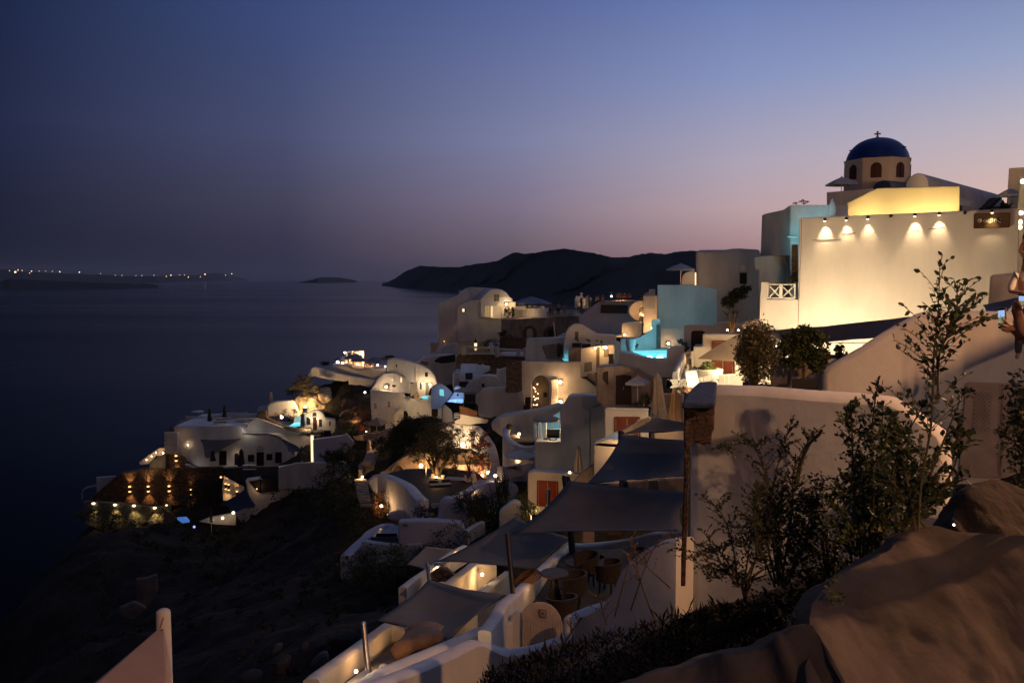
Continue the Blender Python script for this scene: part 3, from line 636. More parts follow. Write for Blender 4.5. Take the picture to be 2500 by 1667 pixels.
# ------------------------------------------------------------------ umbrellas
def umbrella(name, label, apex, r=1.5, h=2.5, drop=.55, n=8, m=FAB, rot=0, group='open umbrellas on the terraces', flap=.12, poleoff=0):
    apex = V(apex); o = thing(name, label, 'umbrella', apex - V((0, 0, h)), group)
    mb = MB(); c = apex
    for rings in ([(0, 0), (.15, .06), (.5, .40), (1, 1)],):
        vs = [c]; seg = n
        for t, z in rings[1:]:
            for k in range(seg * 2):
                a = rot + pi * k / seg; rr = r * t * (1 if k % 2 == 0 else cos(pi / seg) * 1.0)
                vs.append(c + V((rr * cos(a), rr * sin(a), -drop * z - (.03 if k % 2 and t == 1 else 0))))
        S2 = seg * 2
        for k in range(S2): vs.append(vs[1 + 2 * S2 + k] + V((0, 0, -flap)))
        fs = [(0, 1 + k, 1 + (k + 1) % S2) for k in range(S2)]
        for q_ in range(3): fs += [(1 + q_ * S2 + k, 1 + (q_ + 1) * S2 + k, 1 + (q_ + 1) * S2 + (k + 1) % S2, 1 + q_ * S2 + (k + 1) % S2) for k in range(S2)]
        mb.add(vs, fs)
    mb.build('canopy', m, o, solid=.012)
    MB().lathe(c + V((0, 0, -.02)), [(.22 * r / 1.5, -.07), (.1 * r / 1.5, .03), (.02, .12)], 8).build('finial_cap', m, o)
    rb = MB()
    for k in range(n):
        a = rot + 2 * pi * k / n; e = c + V((r * cos(a) * .98, r * sin(a) * .98, -drop - .03)); rb.bar(c + V((0, 0, -.06)), e, .025)
    rb.build('ribs', WOD, o)
    pb = apex + V((poleoff, 0, -h)); MB().tube([pb, apex + V((poleoff, 0, -.05))], .03, 8).build('pole', WHT, o)
    MB().lathe(pb, [(.25, 0), (.25, .06), (.05, .1)], 10).build('base', DST, o)
    return o
def closed_umbrella(label, top, h=2.4, r=.28, pole=.7, m=FAB, lean=(0, 0), group='closed umbrellas on the terraces'):
    top = V(top); o = thing('umbrella', label, 'umbrella', top - V((0, 0, h + pole)), group)
    mb = MB(); n = 28; rows = [(0, .04), (.05, .30), (.16, .52), (.20, .46), (.5, .62), (.8, .82), (1, 1)]
    vs = []
    for z, k in rows:
        for j in range(n):
            a = 2 * pi * j / n; f = 1 + .2 * cos(7 * a) * (z > .1) + .08 * sin(3 * a + z * 6)
            vs.append(top + V((lean[0] * z, lean[1] * z, 0)) + V((r * k * f * cos(a), r * k * f * sin(a), -h * z - (.12 * abs(sin(3.5 * a)) if z == 1 else 0))))
    fs = [(i * n + j, (i + 1) * n + j, (i + 1) * n + (j + 1) % n, i * n + (j + 1) % n) for i in range(len(rows) - 1) for j in range(n)] + [tuple(range(n))]
    mb.add(vs, fs).build('canopy', m, o, smooth=True)
    MB().tube([top - V((0, 0, h + pole)), top], .03, 8).build('pole', WHT, o)
    MB().lathe(top - V((0, 0, h + pole)), [(.28, 0), (.28, .07), (.05, .1)], 10).build('base', DST, o)
    return o
umbrella('umbrella', 'open umbrella on the church terrace beside the drum', P(1, 800, 418, 56.5), 1.15, 2.0, .42, 4, FABG, rad(45))
umbrella('umbrella', 'umbrella edge poking out beside the tall brown lit house', P(1, 2085, 505, 50.5), .7, 1.8, .35, 4, FABG, rad(45))
# ------------------------------------------------------------------ far white house with leaf-light spots, teal terrace house, pool
F1 = Fa(2, 1180, 200, 78, -8)
o = bld('house', 'broad grey white house with an arched gable and one small dark window', 'house', F1,
        [(935, 60), (948, 32), (1170, 30), (1215, 22), (1270, 20), (1330, 24), (1430, 28), (1430, 640), (940, 640)], 6, PLG, .3)
opening(o, F1, rect(1272, 207, 1327, 292), 'window', BLK, DKD)
MB().prism([F1(x, y, .03) for x, y in [(1278, 160), (1288, 148), (1300, 146), (1312, 152), (1316, 170), (1312, 192), (1284, 194)]], -F1.n * .05).build('vent_plaque', PLW, o, bevel=.03)
light('leaf_light', F1(1060, 330, 5), 30, (1, .8, .5), .05, o)
light('teal_wash', F1(960, 440, 6), 110, (.45, .85, .8), .3, o)
# the two lights above are bare points
TQ = Fa(2, 642, 400, 72, 0)
o = bld('house', 'flat turquoise lit terrace wall standing above the swimming pool', 'house', TQ, [(643, 300), (940, 302), (1100, 330), (1100, 600), (1100, 830), (643, 860)], 5, TURQ, .05)
bld('coping', None, None, TQ, [(660, 624), (852, 626), (852, 638), (660, 636)], .2, PL, .02, off=.2, parent=o)
SD = Fa(2, 636, 400, 72, -80)
# left house block with lit lane
L1 = Fa(15, 1730, 740, 80, 0)
o = bld('house', 'narrow orange lit house block between the lane steps and the turquoise wall', 'house', L1, [(1728, 482), (1952, 478), (1998, 478), (1998, 930), (1890, 950), (1890, 1170), (1725, 1210)], 5, PLW, .05)
bld('loggia_shade_panel', 'flat panel coloured as a shaded upper loggia', None, L1, [(1742, 490), (1945, 490), (1945, 735), (1742, 735)], .04, PLG, .01, off=.05, parent=o)  # grey sheet proud of the wall paints the loggia's shade
bld('parapet_block', None, None, L1.back(2), [(1835, 362), (1955, 362), (1955, 480), (1835, 480)], 1.2, PLW, .04, parent=o)
lamp('lamp washing the foot of the narrow orange house by the lane', L1(1868, 1100, .25), 75, n=V((0, -1, 0)), bulb=.08, off=.5)
light('lane_glow', P(15, 1760, 900, 77), 110, WARM, .2, o)
L2 = Fa(15, 1310, 1010, 76, 0)
o = bld('house', 'low orange lit lane wall with a lamp on its corner', 'house', L2, [(1310, 1012), (1400, 995), (1640, 985), (1700, 990), (1700, 1230), (1640, 1285), (1200, 1285), (1210, 1240), (1310, 1235)], 2, PLW, .06)
lamp('glowing globe at the corner of the low orange lane wall', L2(1362, 1230, .12), 30, bulb=.12)
# lit rounded end wall
L3 = Fa(15, 1560, 780, 84, 0)
o = bld('wall', 'yellow lit rounded end wall beside the dark pergola roof', 'wall', L3, [(1640, 580), (1680, 590), (1680, 980), (1640, 975), (1560, 940), (1490, 880), (1452, 800), (1455, 740), (1480, 680), (1560, 610)], .5, PLW, .06)
light('end_glow', L3(1600, 800, 1.6), 60, WARM, .1, o)
lamp('small bulb on the lane steps beside the rounded end wall', P(15, 1714, 855, 81), 10, bulb=.07)
stp = MB()
for i in range(9): stp.box(P(15, 1700 - i * 2, 965 - i * 12, 81.5 + i * .3), .5 - .02 * i, .32, .18 + .17 * i)
tag(stp.build('steps', PLR), 'narrow orange lit lane steps between the rounded wall and the house block', 'steps')
rl = MB()
for x in (1684, 1700, 1716): rl.bar(P(15, x, 575, 83), P(15, x, 700, 83), .05)
rl.bar(P(15, 1680, 580, 83), P(15, 1720, 585, 83), .07).bar(P(15, 1680, 695, 83), P(15, 1720, 690, 83), .07)
tag(rl.build('railing', WHT), 'short white railing at the head of the lane steps', 'railing')
# pool terrace in front of the turquoise wall
zp = P(2, 600, 810, 66).z
T1 = Fa(2, 600, 700, 67.5, 8)
o = bld('wall', 'sloping turquoise lit garden wall left of the pool', 'wall', T1, [(360, 712), (470, 706), (510, 698), (600, 640), (600, 566), (660, 558), (662, 860), (360, 860)], .5, TURQ, .05)
door2(o, T1.back(-.1), 640, 606, 662, 792, GRY)
pc = [Hz(2, x, y, zp) for x, y in [(440, 805), (560, 800), (720, 798), (840, 796), (720, 868), (600, 866), (520, 848), (450, 822)]]
o = MB().prism([p + V((0, 0, -.02)) for p in pc], (0, 0, -.5)).build('swimming_pool', POOL, None); tag(o, 'glowing cyan swimming pool below the turquoise wall', 'pool')
rim = MB()
for i in range(len(pc)): rim.bar(pc[i] + V((0, 0, .03)), pc[(i + 1) % len(pc)] + V((0, 0, .03)), .22, .12)
rim.build('pool_rim', PL, o)
for dx, w_ in ((0, 60), (2, 60)):
    light('pool_light', Hz(2, 580 + dx * 40, 830, zp) + V((0, 0, .35)), w_ * 1.2, (.22, .78, .95), .3, o)
light('pool_wash', Hz(2, 700, 700, zp) + V((0, 1.0, 1.2)), 110, (.30, .76, .86), .4, o)
light('pool_wash', P(2, 820, 480, 67), 95, (.30, .76, .82), .4, o)
FW = Fa(2, 500, 900, 59.2, 8)
o = bld('house', 'long plain retaining house wall curving below the swimming pool', 'house', FW, [(352, 812), (450, 826), (540, 852), (640, 872), (716, 872), (722, 800), (760, 770), (895, 770), (895, 812), (800, 1005), (750, 1010), (200, 1010), (180, 925), (270, 915), (350, 912)], 3, PL, .08)
lamp('round lamp on the turquoise wall above the pool edge', TQ(722, 747, .12), 22, bulb=.13)
bld('bench', 'rounded mud coloured bench at the pool edge', 'bench', Fa(2, 700, 785, 67), [(600, 796), (630, 785), (700, 780), (760, 783), (760, 798)], 1, PLR, .08)
shrub('potted_plant', 'leafy plant in a white pot at the pool corner', P(2, 447, 745, 65.5), .55, .4, .55, 170, .26, LFD, 'plant')
o = MB().lathe(P(2, 440, 806, 65.5), [(.28, 0), (.42, .5), (.44, 1.0), (.38, 1.0)], 14).build('plant_pot', PLG, smooth=True); tag(o, 'round white pot under the plant at the pool corner', 'pot')
shrub('potted_plant', 'dark potted shrub in the shade by the turquoise wall', P(2, 840, 735, 64), .5, .4, .7, 240, .16, LFD, 'plant')
shrub('potted_plant', 'dark bush at the head of the stairs beside the dark arched doorway', P(2, 862, 775, 58), .45, .4, .6, 240, .14, LFD, 'plant')
umbrella('umbrella', 'open umbrella standing on the terrace above the turquoise wall', P(2, 822, 138, 76), 1.35, 2.2, .5, 8, FABG)
DM = Fa(2, 830, 250, 78, 0)
o = bld('house', 'small rosy lit domed house behind the terrace umbrella', 'house', DM, [(825, 300), (828, 255), (838, 225), (860, 205), (890, 195), (930, 192), (930, 300)], 4, PLW, .1)
light('dome_glow', DM(870, 250, 3), 40, WARM, .1, o)
bld('lamp_column', 'bright slim lit column beside the terrace umbrella', 'lamp', Fa(2, 935, 250, 77, 0), rect(929, 205, 940, 302), .3, LIT, .02)
o = bld('house', 'small vaulted rooftop behind the orange lane house', 'house', Fa(2, 580, 370, 86, 0), [(536, 384), (545, 366), (575, 350), (625, 345), (625, 390), (536, 390)], 3, PLG, .08)
# dark doorway house and lit door house below
DH = Fa(16, 165, 100, 61, 0)
o = bld('house', 'shaded mauve house with a dark arched doorway', 'house', DH, [(165, 100), (640, 104), (705, 112), (790, 60), (1000, 40), (1260, 90), (1330, 280), (1330, 700), (130, 700), (150, 400)], 4, PLG, .06)
opening(o, DH, [(290, 640), (292, 260), (305, 225), (340, 212), (500, 214), (545, 228), (570, 260), (570, 640)], 'doorway', BLK, DKD)
HH = Fa(16, 520, 280, 51, 2)
hd_ = bld('house', 'cream lit house with brown panelled double doors behind the square umbrella', 'house', HH, [(514, 278), (1330, 284), (1400, 1200), (335, 1200), (337, 512), (507, 508)], 5, PLW, .05)
door2(hd_, HH, 704, 415, 1105, 1085, BRD, x0b=690, x1b=1105)
opening(hd_, HH, rect(1112, 755, 1195, 960), 'window', WHT, WHT, bars=3)
door_glow = light('door_glow', HH(560, 700, 5.5), 420, (1, .74, .42), .2, hd_)
lamp('lamp at the head of the terrace steps beside the brown double doors', HH(1290, 640, 1.6), 130, col=WARM2, bulb=.09, off=.1)
UB = P(16, 1185, 322, 46.5)
umbrella('umbrella', 'large square tan umbrella in front of the brown double doors', UB, 2.45, 3.4, 1.22, 4, mat('tan_umbrella_canvas', (.42, .30, .20), .9, .1, 4), rad(-78), flap=.05)
OB = Fa(16, 1300, 200, 49, -10)
o = bld('wall', 'curved orange lit buttress wall rising to the railed balcony', 'wall', OB, [(1238, 96), (1300, 52), (1420, 12), (1600, -30), (1650, -30), (1650, 500), (1340, 500), (1320, 300), (1268, 160)], 1.2, PLW, .15)
light('buttress_glow', OB(1400, 250, 2.0), 42, WARM, .1, o)
o = bld('wall', 'cream lit rounded wall end glowing behind the tall bush', 'wall', Fa(16, 1940, 350, 41, -20), [(1780, 250), (1930, 245), (2000, 275), (2045, 320), (2060, 360), (2030, 410), (1960, 450), (1850, 520), (1780, 520)], .4, PLW, .05)
# planted tree with glowing trunks
def tree(name, label, base, tips, r0=.12, crown=(), m=LFD, n=900, size=.16, group=None, cat='tree', hollow=.35):
    o = thing(name, label, cat, base, group); base = V(base); t = MB()
    for tip in tips:
        tip = V(tip); mid = base.lerp(tip, .5) + V((random.uniform(-.15, .15), random.uniform(-.1, .1), 0)) * (tip - base).length * .4
        t.tube([base + V((random.uniform(-.1, .1), 0, 0)), mid, tip], [r0, r0 * .65, r0 * .25], 7)
        for k in range(4):
            e = tip + V((random.gauss(0, .4), random.gauss(0, .4), random.uniform(0, .5))) * (tip - base).length * .5; t.tube([mid.lerp(tip, .7), e], [r0 * .3, r0 * .08], 5)
    t.build('trunk', TRK, o)
    c = MB()
    for cc, rx, ry, rz, k in crown: leaves(c, cc, rx * .56, ry * .56, rz * .56, int(n * k), size * .8, hollow)
    c.build('crown', m, o)
    return o
bp = P(2, 1215, 662, 57)
tree('tree', 'feathery dark tree with trunks lit gold on the terrace above the dark arched doorway', bp, [P(2, 1180, 520, 57), P(2, 1225, 500, 57), P(2, 1262, 500, 57)], .13,
     [(P(2, 1190, 430, 57), .95, .8, .75, .9), (P(2, 1260, 370, 57), 1.1, .9, .7, 1), (P(2, 1310, 330, 57), .8, .7, .5, .6)], LFD, 1100, .2)
lamp('ground lamp at the foot of the gold lit tree trunks', bp + V((.25, -.7, .1)), 26, n=V((0, 0, 1)), bulb=.06, off=.06, name='ground_lamp')
lamp('second ground lamp beside the gold lit tree trunks', bp + V((-.5, -.6, .1)), 18, n=V((0, 0, 1)), bulb=.06, off=.06, name='ground_lamp')
# stairs
SO = P(16, 90, 1110, 47.5)
st = thing('stairs', 'white stair flight climbing beside the cream lit house', 'stairs', SO)
mb = MB()
for i, (x, y) in enumerate([(100, 1080), (120, 1015), (140, 950), (155, 895), (168, 845), (182, 800), (195, 765), (205, 735)]):
    p = P(16, x, y, 48 + i * .75); mb.box(p + V((0, .4, -.5)), .46, .85, 1.0)
mb.build('treads', PLG, st)
bld('side_wall', None, None, Fa(16, 220, 800, 50, 40), [(185, 800), (168, 700), (170, 640), (282, 612), (240, 800), (205, 950), (168, 1120), (250, 1150), (340, 1150), (345, 600)][2:], .3, PLW, .03, parent=st)
ribbon('side_wall', None, None, [P(16, -10, 1000, 45), P(16, 70, 830, 48.5), P(16, 165, 640, 52.5)], 1.6, .3, PL, parent=st)
light('stair_glow', P(16, 215, 700, 51.5), 26, WARM, .1, st)
# bright railed terrace with lit map board
TR = Fa(16, 600, 1150, 43.5, 8)
o = bld('wall', 'bright cream parapet with white pillars below the brown double doors', 'wall', TR, [(-160, 1160), (0, 1300), (60, 1390), (500, 1390), (900, 1300), (1280, 1300), (1280, 960), (1180, 955), (1170, 1045), (1025, 1055), (820, 1062), (815, 1200), (665, 1205), (662, 1075), (525, 1080), (525, 1200), (300, 1260), (-10, 1290), (-160, 1290)], .3, PLW, .03)
rl = MB(); q = lambda x, y: TR(x, y, .12)
for a, b in (((-120, 1160), (200, 1145)), ((-120, 1290), (215, 1270)), ((0, 1180), (70, 1280)), ((70, 1180), (0, 1290)), ((95, 1165), (200, 1265)), ((195, 1165), (100, 1275)), ((90, 1155), (90, 1285)), ((-15, 1160), (-10, 1290)), ((430, 1110), (500, 1105)), ((490, 1105), (480, 1190)), ((440, 1120), (485, 1180)), ((680, 1090), (790, 1090)), ((680, 1190), (795, 1190)), ((685, 1095), (785, 1185)), ((785, 1095), (690, 1185)), ((910, 1060), (905, 1200)), ((820, 1062), (1170, 1045)), ((990, 1060), (985, 1190)), ((-90, 1180), (-30, 1280)), ((-30, 1180), (-95, 1280))):
    rl.bar(q(*a), q(*b), .07, .05, TR.n)
rl.build('railing', WHT, o)
light('terrace_glow', TR(700, 1010, 2.4), 230, (1, .78, .46), .15, o)
light('terrace_glow', TR(60, 1180, 2.2), 110, (1, .78, .46), .15, o)
bd = MB().prism([P(16, x, y, 41.8) for x, y in [(175, 990), (390, 970), (450, 1200), (310, 1310), (230, 1280)]], (0, .06, 0)).build('display_board', mat('lit_map_print', (.3, .35, .45), .4, c2=(.6, .45, .25), scale=2.5, emit=(.55, .72, 1), es=.28)); tag(bd, 'tilted glowing pale blue display board in front of the white railing', 'display board')
bo = P(16, 210, 1400, 42); MB().bar(P(16, 260, 1250, 42), P(16, 290, 1500, 42), .05).build('stand', DST, bd)
shrub('shrub', 'low green shrub spilling over the white planter by the double doors', P(16, 590, 960, 46.5), 1.1, .5, .62, 620, .17, LFG)
o = MB().lathe(P(16, 570, 1110, 46.8), [(.85, 0), (.95, .25), (1.0, .5), (.9, .52)], 18).build('planter', PLW, smooth=True); tag(o, 'low round white planter under the green shrub', 'planter')
shrub('shrub', 'dry brown shrub below the white cross railing', P(16, 130, 1330, 41.5), 1.0, .5, .3, 420, .11, LFB)
# ---- tall bush and clipped tree in front of the cream wall
shrub('tall_bush', 'tall upright bush of glossy leaves in front of the cream wall', P(16, 1565, 650, 15.5), .60, .5, .93, 8500, .055, mat('glossy_bush_leaves', (1, 1, 1), .35, spec=.5, isl=[(.045, .04, .012), (.08, .07, .02), (.13, .11, .035)]), 'bush', hollow=.25)
CT = P(3, 190, 480, 18.5)
tree('tree', 'round headed dark little tree in a planter before the bright terrace', P(3, 200, 720, 18.5), [P(3, 190, 560, 18.5), P(3, 180, 600, 18.5)], .05,
     [(P(3, 190, 420, 18.5), .95, .6, .62, 1.2), (P(3, 100, 520, 18.5), .7, .5, .55, 1), (P(3, 280, 560, 18.5), .55, .5, .5, .7), (P(3, 200, 370, 18.5), .5, .4, .35, .5)], LFD, 1700, .12)
bld('planter', 'black box planter under the round headed little tree', 'planter', Fa(3, 200, 750, 18, 0), rect(105, 705, 305, 790), .6, BLK, .02)
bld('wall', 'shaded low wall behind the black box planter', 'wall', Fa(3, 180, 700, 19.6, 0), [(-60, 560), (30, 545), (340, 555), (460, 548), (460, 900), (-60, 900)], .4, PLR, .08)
shrub('potted_plant', 'upright plant standing on the dark ledge under the awning', P(3, 487, 500, 30), .35, .3, .42, 160, .2, LFD, 'plant')
bld('planter_box', 'long black planter box on the bright wall under the awning', 'planter', Fa(3, 470, 540, 30, 0), rect(370, 520, 530, 556), .5, BLK, .02)
# awning (long dark sail)
def sail(name, label, c, cat='shade sail', m=SAIL, k=.09, n=16, sag=.25, group=None, k2=None):
    """four corners in order round the cloth; edges cut in a hollow curve"""
    a, b, d, e = [V(p) for p in c]; k2 = k if k2 is None else k2
    def fn(u, v):
        uu = .5 + (u - .5) * (1 - k * sin(pi * v) * 2); vv = .5 + (v - .5) * (1 - k2 * sin(pi * u) * 2)
        p = a.lerp(b, uu).lerp(e.lerp(d, uu), vv); p.z -= sag * sin(pi * u) * sin(pi * v); return p
    o = MB().grid(fn, n, n).build(name, m, None, smooth=True, solid=.02); tag(o, label, cat, group)
    MB().tube([a, fn(.5, 0), b], .012, 4).build('edge_rope', DST, o)
    return o
sail('awning', 'long dark awning stretched across the foot of the cream wall', [P(2, 1470, 650, 41), P(3, 1010, 232, 31), P(3, 860, 385, 30), P(2, 1640, 780, 38)], 'awning', k=.02, k2=.08, m=mat('mauve_awning_cloth', (.13, .11, .12), .9))
MB_ = MB().tube([P(3, 360, 432, 29), P(3, 700, 428, 29)], .012, 5); tag(MB_.build('cable', DST), 'thin cable strung under the dark awning', 'cable')
# ================================================================== MIDDLE DISTANCE
# ---- barrel vaulted house on the point
BH = Fa(4, 780, 450, 136, 0)
o = bld('house', 'white barrel vaulted house with lit french windows on the headland terrace', 'house', BH,
        [(775, 362), (800, 340), (830, 298), (880, 255), (945, 243), (1010, 255), (1065, 290), (1100, 340), (1128, 355), (1128, 388), (1005, 392), (1003, 573), (905, 572), (778, 562)], 12, PL, .1, vec=(-3.5, 12, 0))
opening(o, BH, rect(918, 302, 985, 390), 'window', GRY, PLW, bars=2, fw=.12)
f = opening(o, BH, rect(822, 430, 888, 555), 'window', mat('amber_room_glass', (.1, .07, .04), .3, emit=(1, .6, .25), es=.35), WHT, bars=3, fw=.1)
f = opening(o, BH, rect(888, 430, 1002, 570), 'door', mat('glowing_white_door', (.8, .7, .55), .5, emit=(1, .75, .45), es=.10), WHT, fw=.1)  # door's own faint emission stands in for light falling on it
f = opening(o, BH, rect(890, 435, 908, 560), 'door_gap', LIT, WHT, fw=.05)
light('room_glow', BH(900, 500, 2), 30, WARM2, .1, o)
B2 = BH.back(3.2)
bld('house', 'windowless lower vault of the headland house reaching the cliff edge', 'house', B2, [(312, 412), (350, 395), (430, 360), (520, 320), (570, 270), (620, 240), (680, 228), (860, 238), (860, 1000), (340, 1010), (318, 920)], 7, PL, .1)
B3 = BH.back(.6)
o = bld('house', 'grey side wing of the headland house with a tiny lit window', 'house', B3, [(525, 430), (590, 400), (660, 372), (790, 368), (790, 560), (1010, 576), (1260, 575), (1260, 800), (980, 830), (520, 830), (524, 700)], 3, PL, .08)
opening(o, B3, rect(575, 462, 602, 500), 'window', LIT, WHT, fw=.06)
opening(o, B3, rect(608, 462, 618, 500), 'window', GRY, GRY, fw=.04)
lamp('faint wall niche light low on the headland house', B2(380, 820, .1), 1, bulb=.1, bm=EWD)
bld('chimney', 'tiny white chimney pot on the headland house roof', 'chimney', B2.back(4), rect(536, 262, 566, 305), .8, PL, .05)
PR = BH.back(.2)
o = bld('porch', 'bright lit porch beside the barrel vaulted house', 'porch', PR, [(1005, 395), (1165, 390), (1165, 420), (1150, 555), (1005, 570)], 1.2, PLW, .05)
opening(o, PR, rect(1036, 452, 1060, 548), 'window', BLK, WHT, bars=2, fw=.06)
lamp('bright lamp under the porch corner of the barrel vaulted house', PR(1060, 415, .25), 95, col=WARM2, bulb=.22, off=.3)
light('porch_glow', PR(1130, 430, 1.2), 35, WARM2, .1, o)
# curved lit terrace wall with planters
arc = []
mb = MB(); c0 = P(4, 1145, 560, 134); c1 = P(4, 1510, 545, 129)
pts = [P(4, x, 556 - 8 * (x > 1400), 134 - 2.2 * math.sin((x - 1145) / 365 * pi * .75) * 1.6 + (x - 1145) / 365 * 1.5) for x in range(1120, 1521, 40)]
zt = P(4, 1300, 458, 132).z; zb = P(4, 1300, 600, 132).z
for a, b in zip(pts, pts[1:]):
    a = V((a.x, a.y, zb)); b = V((b.x, b.y, zb)); mb.prism([a, b, b + V((.0, 0, zt - zb)), a + V((0, 0, zt - zb))], (.0, .5, 0))
o = mb.build('wall', PLW); tag(o, 'curved terrace wall glowing yellow beside the barrel vaulted house', 'wall')
for x, wt in ((1200, 40), (1300, 40), (1400, 22)):
    light('wall_wash', P(4, x, 520, 129.5), wt, WARM2, .1, o)
for i, x in enumerate((1195, 1260, 1315, 1370, 1435)):
    t = thing('planter', 'white trough planter with clipped hedge on the glowing curved wall', 'planter', P(4, x, 465, 132.3), 'trough planters on the glowing curved wall')
    MB().box(P(4, x, 455, 132.3), 1.2 if i else .9, .5, .62).build('trough', PLW, t, bevel=.03); q = MB(); leaves(q, P(4, x, 422, 132.3), .75, .3, .28, 200, .14, .1); q.build('hedge', LFO, t)
for k, (x, w_) in enumerate(((1080, .9), (1130, .7))):
    shrub('potted_plant', ['round rust coloured potted shrub under the porch lamp', 'dark potted shrub at the edge of the lit porch'][k], P(4, x, 500, 133), w_ * .9, .6, 1.5, 350, .22, LFB if k == 0 else LFD, 'plant')
umbrella('umbrella', 'wide flat awning umbrella of the terrace café behind the glowing wall', P(4, 1330, 335, 139), 3.6, 3, 1.1, 8, mat('dusk_blue_canvas', (.20, .22, .30), .9))
# terrace slab with arches below
TS = Fa(4, 1300, 600, 128, -6)
o = bld('terrace', 'long promenade terrace with two stone arches beneath it', 'terrace', TS, [(1000, 580), (1200, 575), (1500, 560), (1850, 528), (1880, 600), (1900, 700), (1700, 720), (1610, 770), (1280, 790), (1000, 800)], 9, PLR, .1, flat=True)
for x0, x1, yt_, lb in ((1238, 1392, 650, 'brown stone arch ring'), (1472, 1612, 655, 'second stone arch')):
    ring = arch(x0, x1, yt_, 790, n=12); inner = arch(x0 + 42, x1 - 42, yt_ + 28, 790, n=12)
    a3 = [TS(x, y, .15) for x, y in ring]; b3 = [TS(x, y, .15) for x, y in inner]; n_ = len(a3); q = MB()
    vs = a3 + b3 + [p - TS.n * .3 for p in a3] + [p - TS.n * .3 for p in b3]
    q.add(vs, [(i, i + 1, n_ + i + 1, n_ + i) for i in range(n_ - 1)] + [(2 * n_ + i, 2 * n_ + i + 1, i + 1, i) for i in range(n_ - 1)] + [(n_ + i, n_ + i + 1, 3 * n_ + i + 1, 3 * n_ + i) for i in range(n_ - 1)])
    q.build('stone_arch', ST, o)
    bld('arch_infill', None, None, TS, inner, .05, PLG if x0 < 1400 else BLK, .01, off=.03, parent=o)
o = MB().tube([P(4, 1592, 770, 120), P(4, 1575, 612, 120)], .09, 8).build('pole', PL); tag(o, 'leaning white pole in front of the second stone arch', 'pole')
fl = MB()
for k in range(9):                                             # low parapet blocks of the promenade
    fl.box(P(4, 1540 + k * 34, 520 - k * 1, 127 - k * 1.0), 1.1, .4, .95)
tag(fl.build('parapet', PLG, bevel=.05), 'low whitewashed parapet of the promenade by the bell arch', 'parapet')
# bell arch
BA = Fa(18, 1900, 500, 112, 0)
A = [(1700, 730), (1700, 380), (1735, 375), (1738, 285), (1775, 320), (1800, 345), (1840, 315), (1900, 300), (1960, 305), (2010, 345), (2090, 345), (2110, 310), (2160, 280), (2160, 560), (2175, 730), (1965, 735), (1965, 450), (1945, 395), (1915, 375), (1890, 400), (1880, 450), (1880, 735)]
bell = bld('bell_arch', 'small white bell arch with a cross on the promenade', 'bell arch', BA, A, .9, PL, .05)
MB().bar(BA(1942, 305, -.3), BA(1942, 205, -.3), .18).bar(BA(1895, 238, -.3), BA(1990, 238, -.3), .18).build('cross', PL, bell)
MB().lathe(BA(1922, 470, -.4), [(.32, 0), (.22, .3), (.08, .5)], 10).build('bell', DST, bell)
# grey roof with dark pergola panel, vaults below
PG = Fa(15, 1100, 650, 92, 0)
o = bld('house', 'broad grey roofed house carrying a long dark pergola panel', 'house', PG, [(490, 1030), (490, 880), (640, 770), (760, 680), (860, 610), (920, 578), (1640, 575), (1700, 600), (1700, 990), (1310, 1010), (1300, 1230), (900, 1240)], 6, mat('lilac_grey_plaster', (.42, .41, .50), .9, .15, .5, .03), .12)
bld('pergola_panel', 'dark slatted pergola panel', None, PG, [(915, 658), (1430, 668), (1415, 825), (905, 818)], .3, BLK, .02, off=.3, parent=o)
bld('coping', None, None, PG, [(905, 580), (1640, 577), (1560, 612), (860, 616)], .4, PLR, .04, off=.3, parent=o)
V1 = Fa(15, 430, 1200, 88, 0)
o = bld('house', 'grey vaulted house with a narrow shuttered window below the pergola panel', 'house', V1, [(200, 1420), (215, 1260), (250, 1150), (300, 1085), (370, 1040), (450, 1020), (540, 1030), (620, 1080), (860, 1220), (1210, 1235), (1215, 1370), (1300, 1380), (1300, 1800), (200, 1800)], 4.5, PL, .15)
opening(o, V1, rect(420, 1172, 488, 1332), 'window', GRY, GRY, fw=.05)
for k, (x, y) in enumerate([(125, 1500), (438, 1415), (620, 1430), (870, 1450)]):
    p = V1(x, y, 1.0); t = thing('planter', ['dark planter with a small round cut shrub, lowest of the row', 'black planter box under the narrow shuttered window', 'black planter box right of the narrow shuttered window', 'small dark planter above the orange lit corner house'][k], 'planter', p, 'dark planters on the vaulted terrace')
    MB().box(p, .95 if k else .6, .4, .45 if k else 1.0).build('trough', BLK, t, bevel=.02); q = MB(); leaves(q, p + V((0, 0, .6)), .35, .3, .25, 90, .13, .1); q.build('shrub', LFD, t)
# V left wing
V2 = Fa(4, 1290, 900, 92, -10)
o = bld('house', 'low white cubic wing left of the grey vaulted house', 'house', V2, [(1278, 800), (1300, 790), (1700, 775), (1740, 860), (1740, 1030), (1580, 1045), (1262, 1030), (1270, 880)], 5, PL, .06)
bld('front', 'beige lit front slab', None, V2, [(1452, 868), (1480, 860), (1742, 835), (1742, 1020), (1500, 1010), (1455, 900)], .1, PLR, .02, off=.1, parent=o)
opening(o, V2.back(-.12), rect(1618, 905, 1650, 990), 'window', BLK, DKD, fw=.05)
zz = P(4, 1710, 1025, 88).z
o = MB().prism([P(4, x, y, 88) for x, y in [(1678, 1020), (1742, 1016), (1742, 1034), (1690, 1034)]], (0, 1.5, 0)).build('plunge_pool', POOL); tag(o, 'sliver of cyan plunge pool on the white cubic wing', 'pool')
light('pool_light', P(4, 1710, 1000, 87.6), 6, CYAN, .1, o)
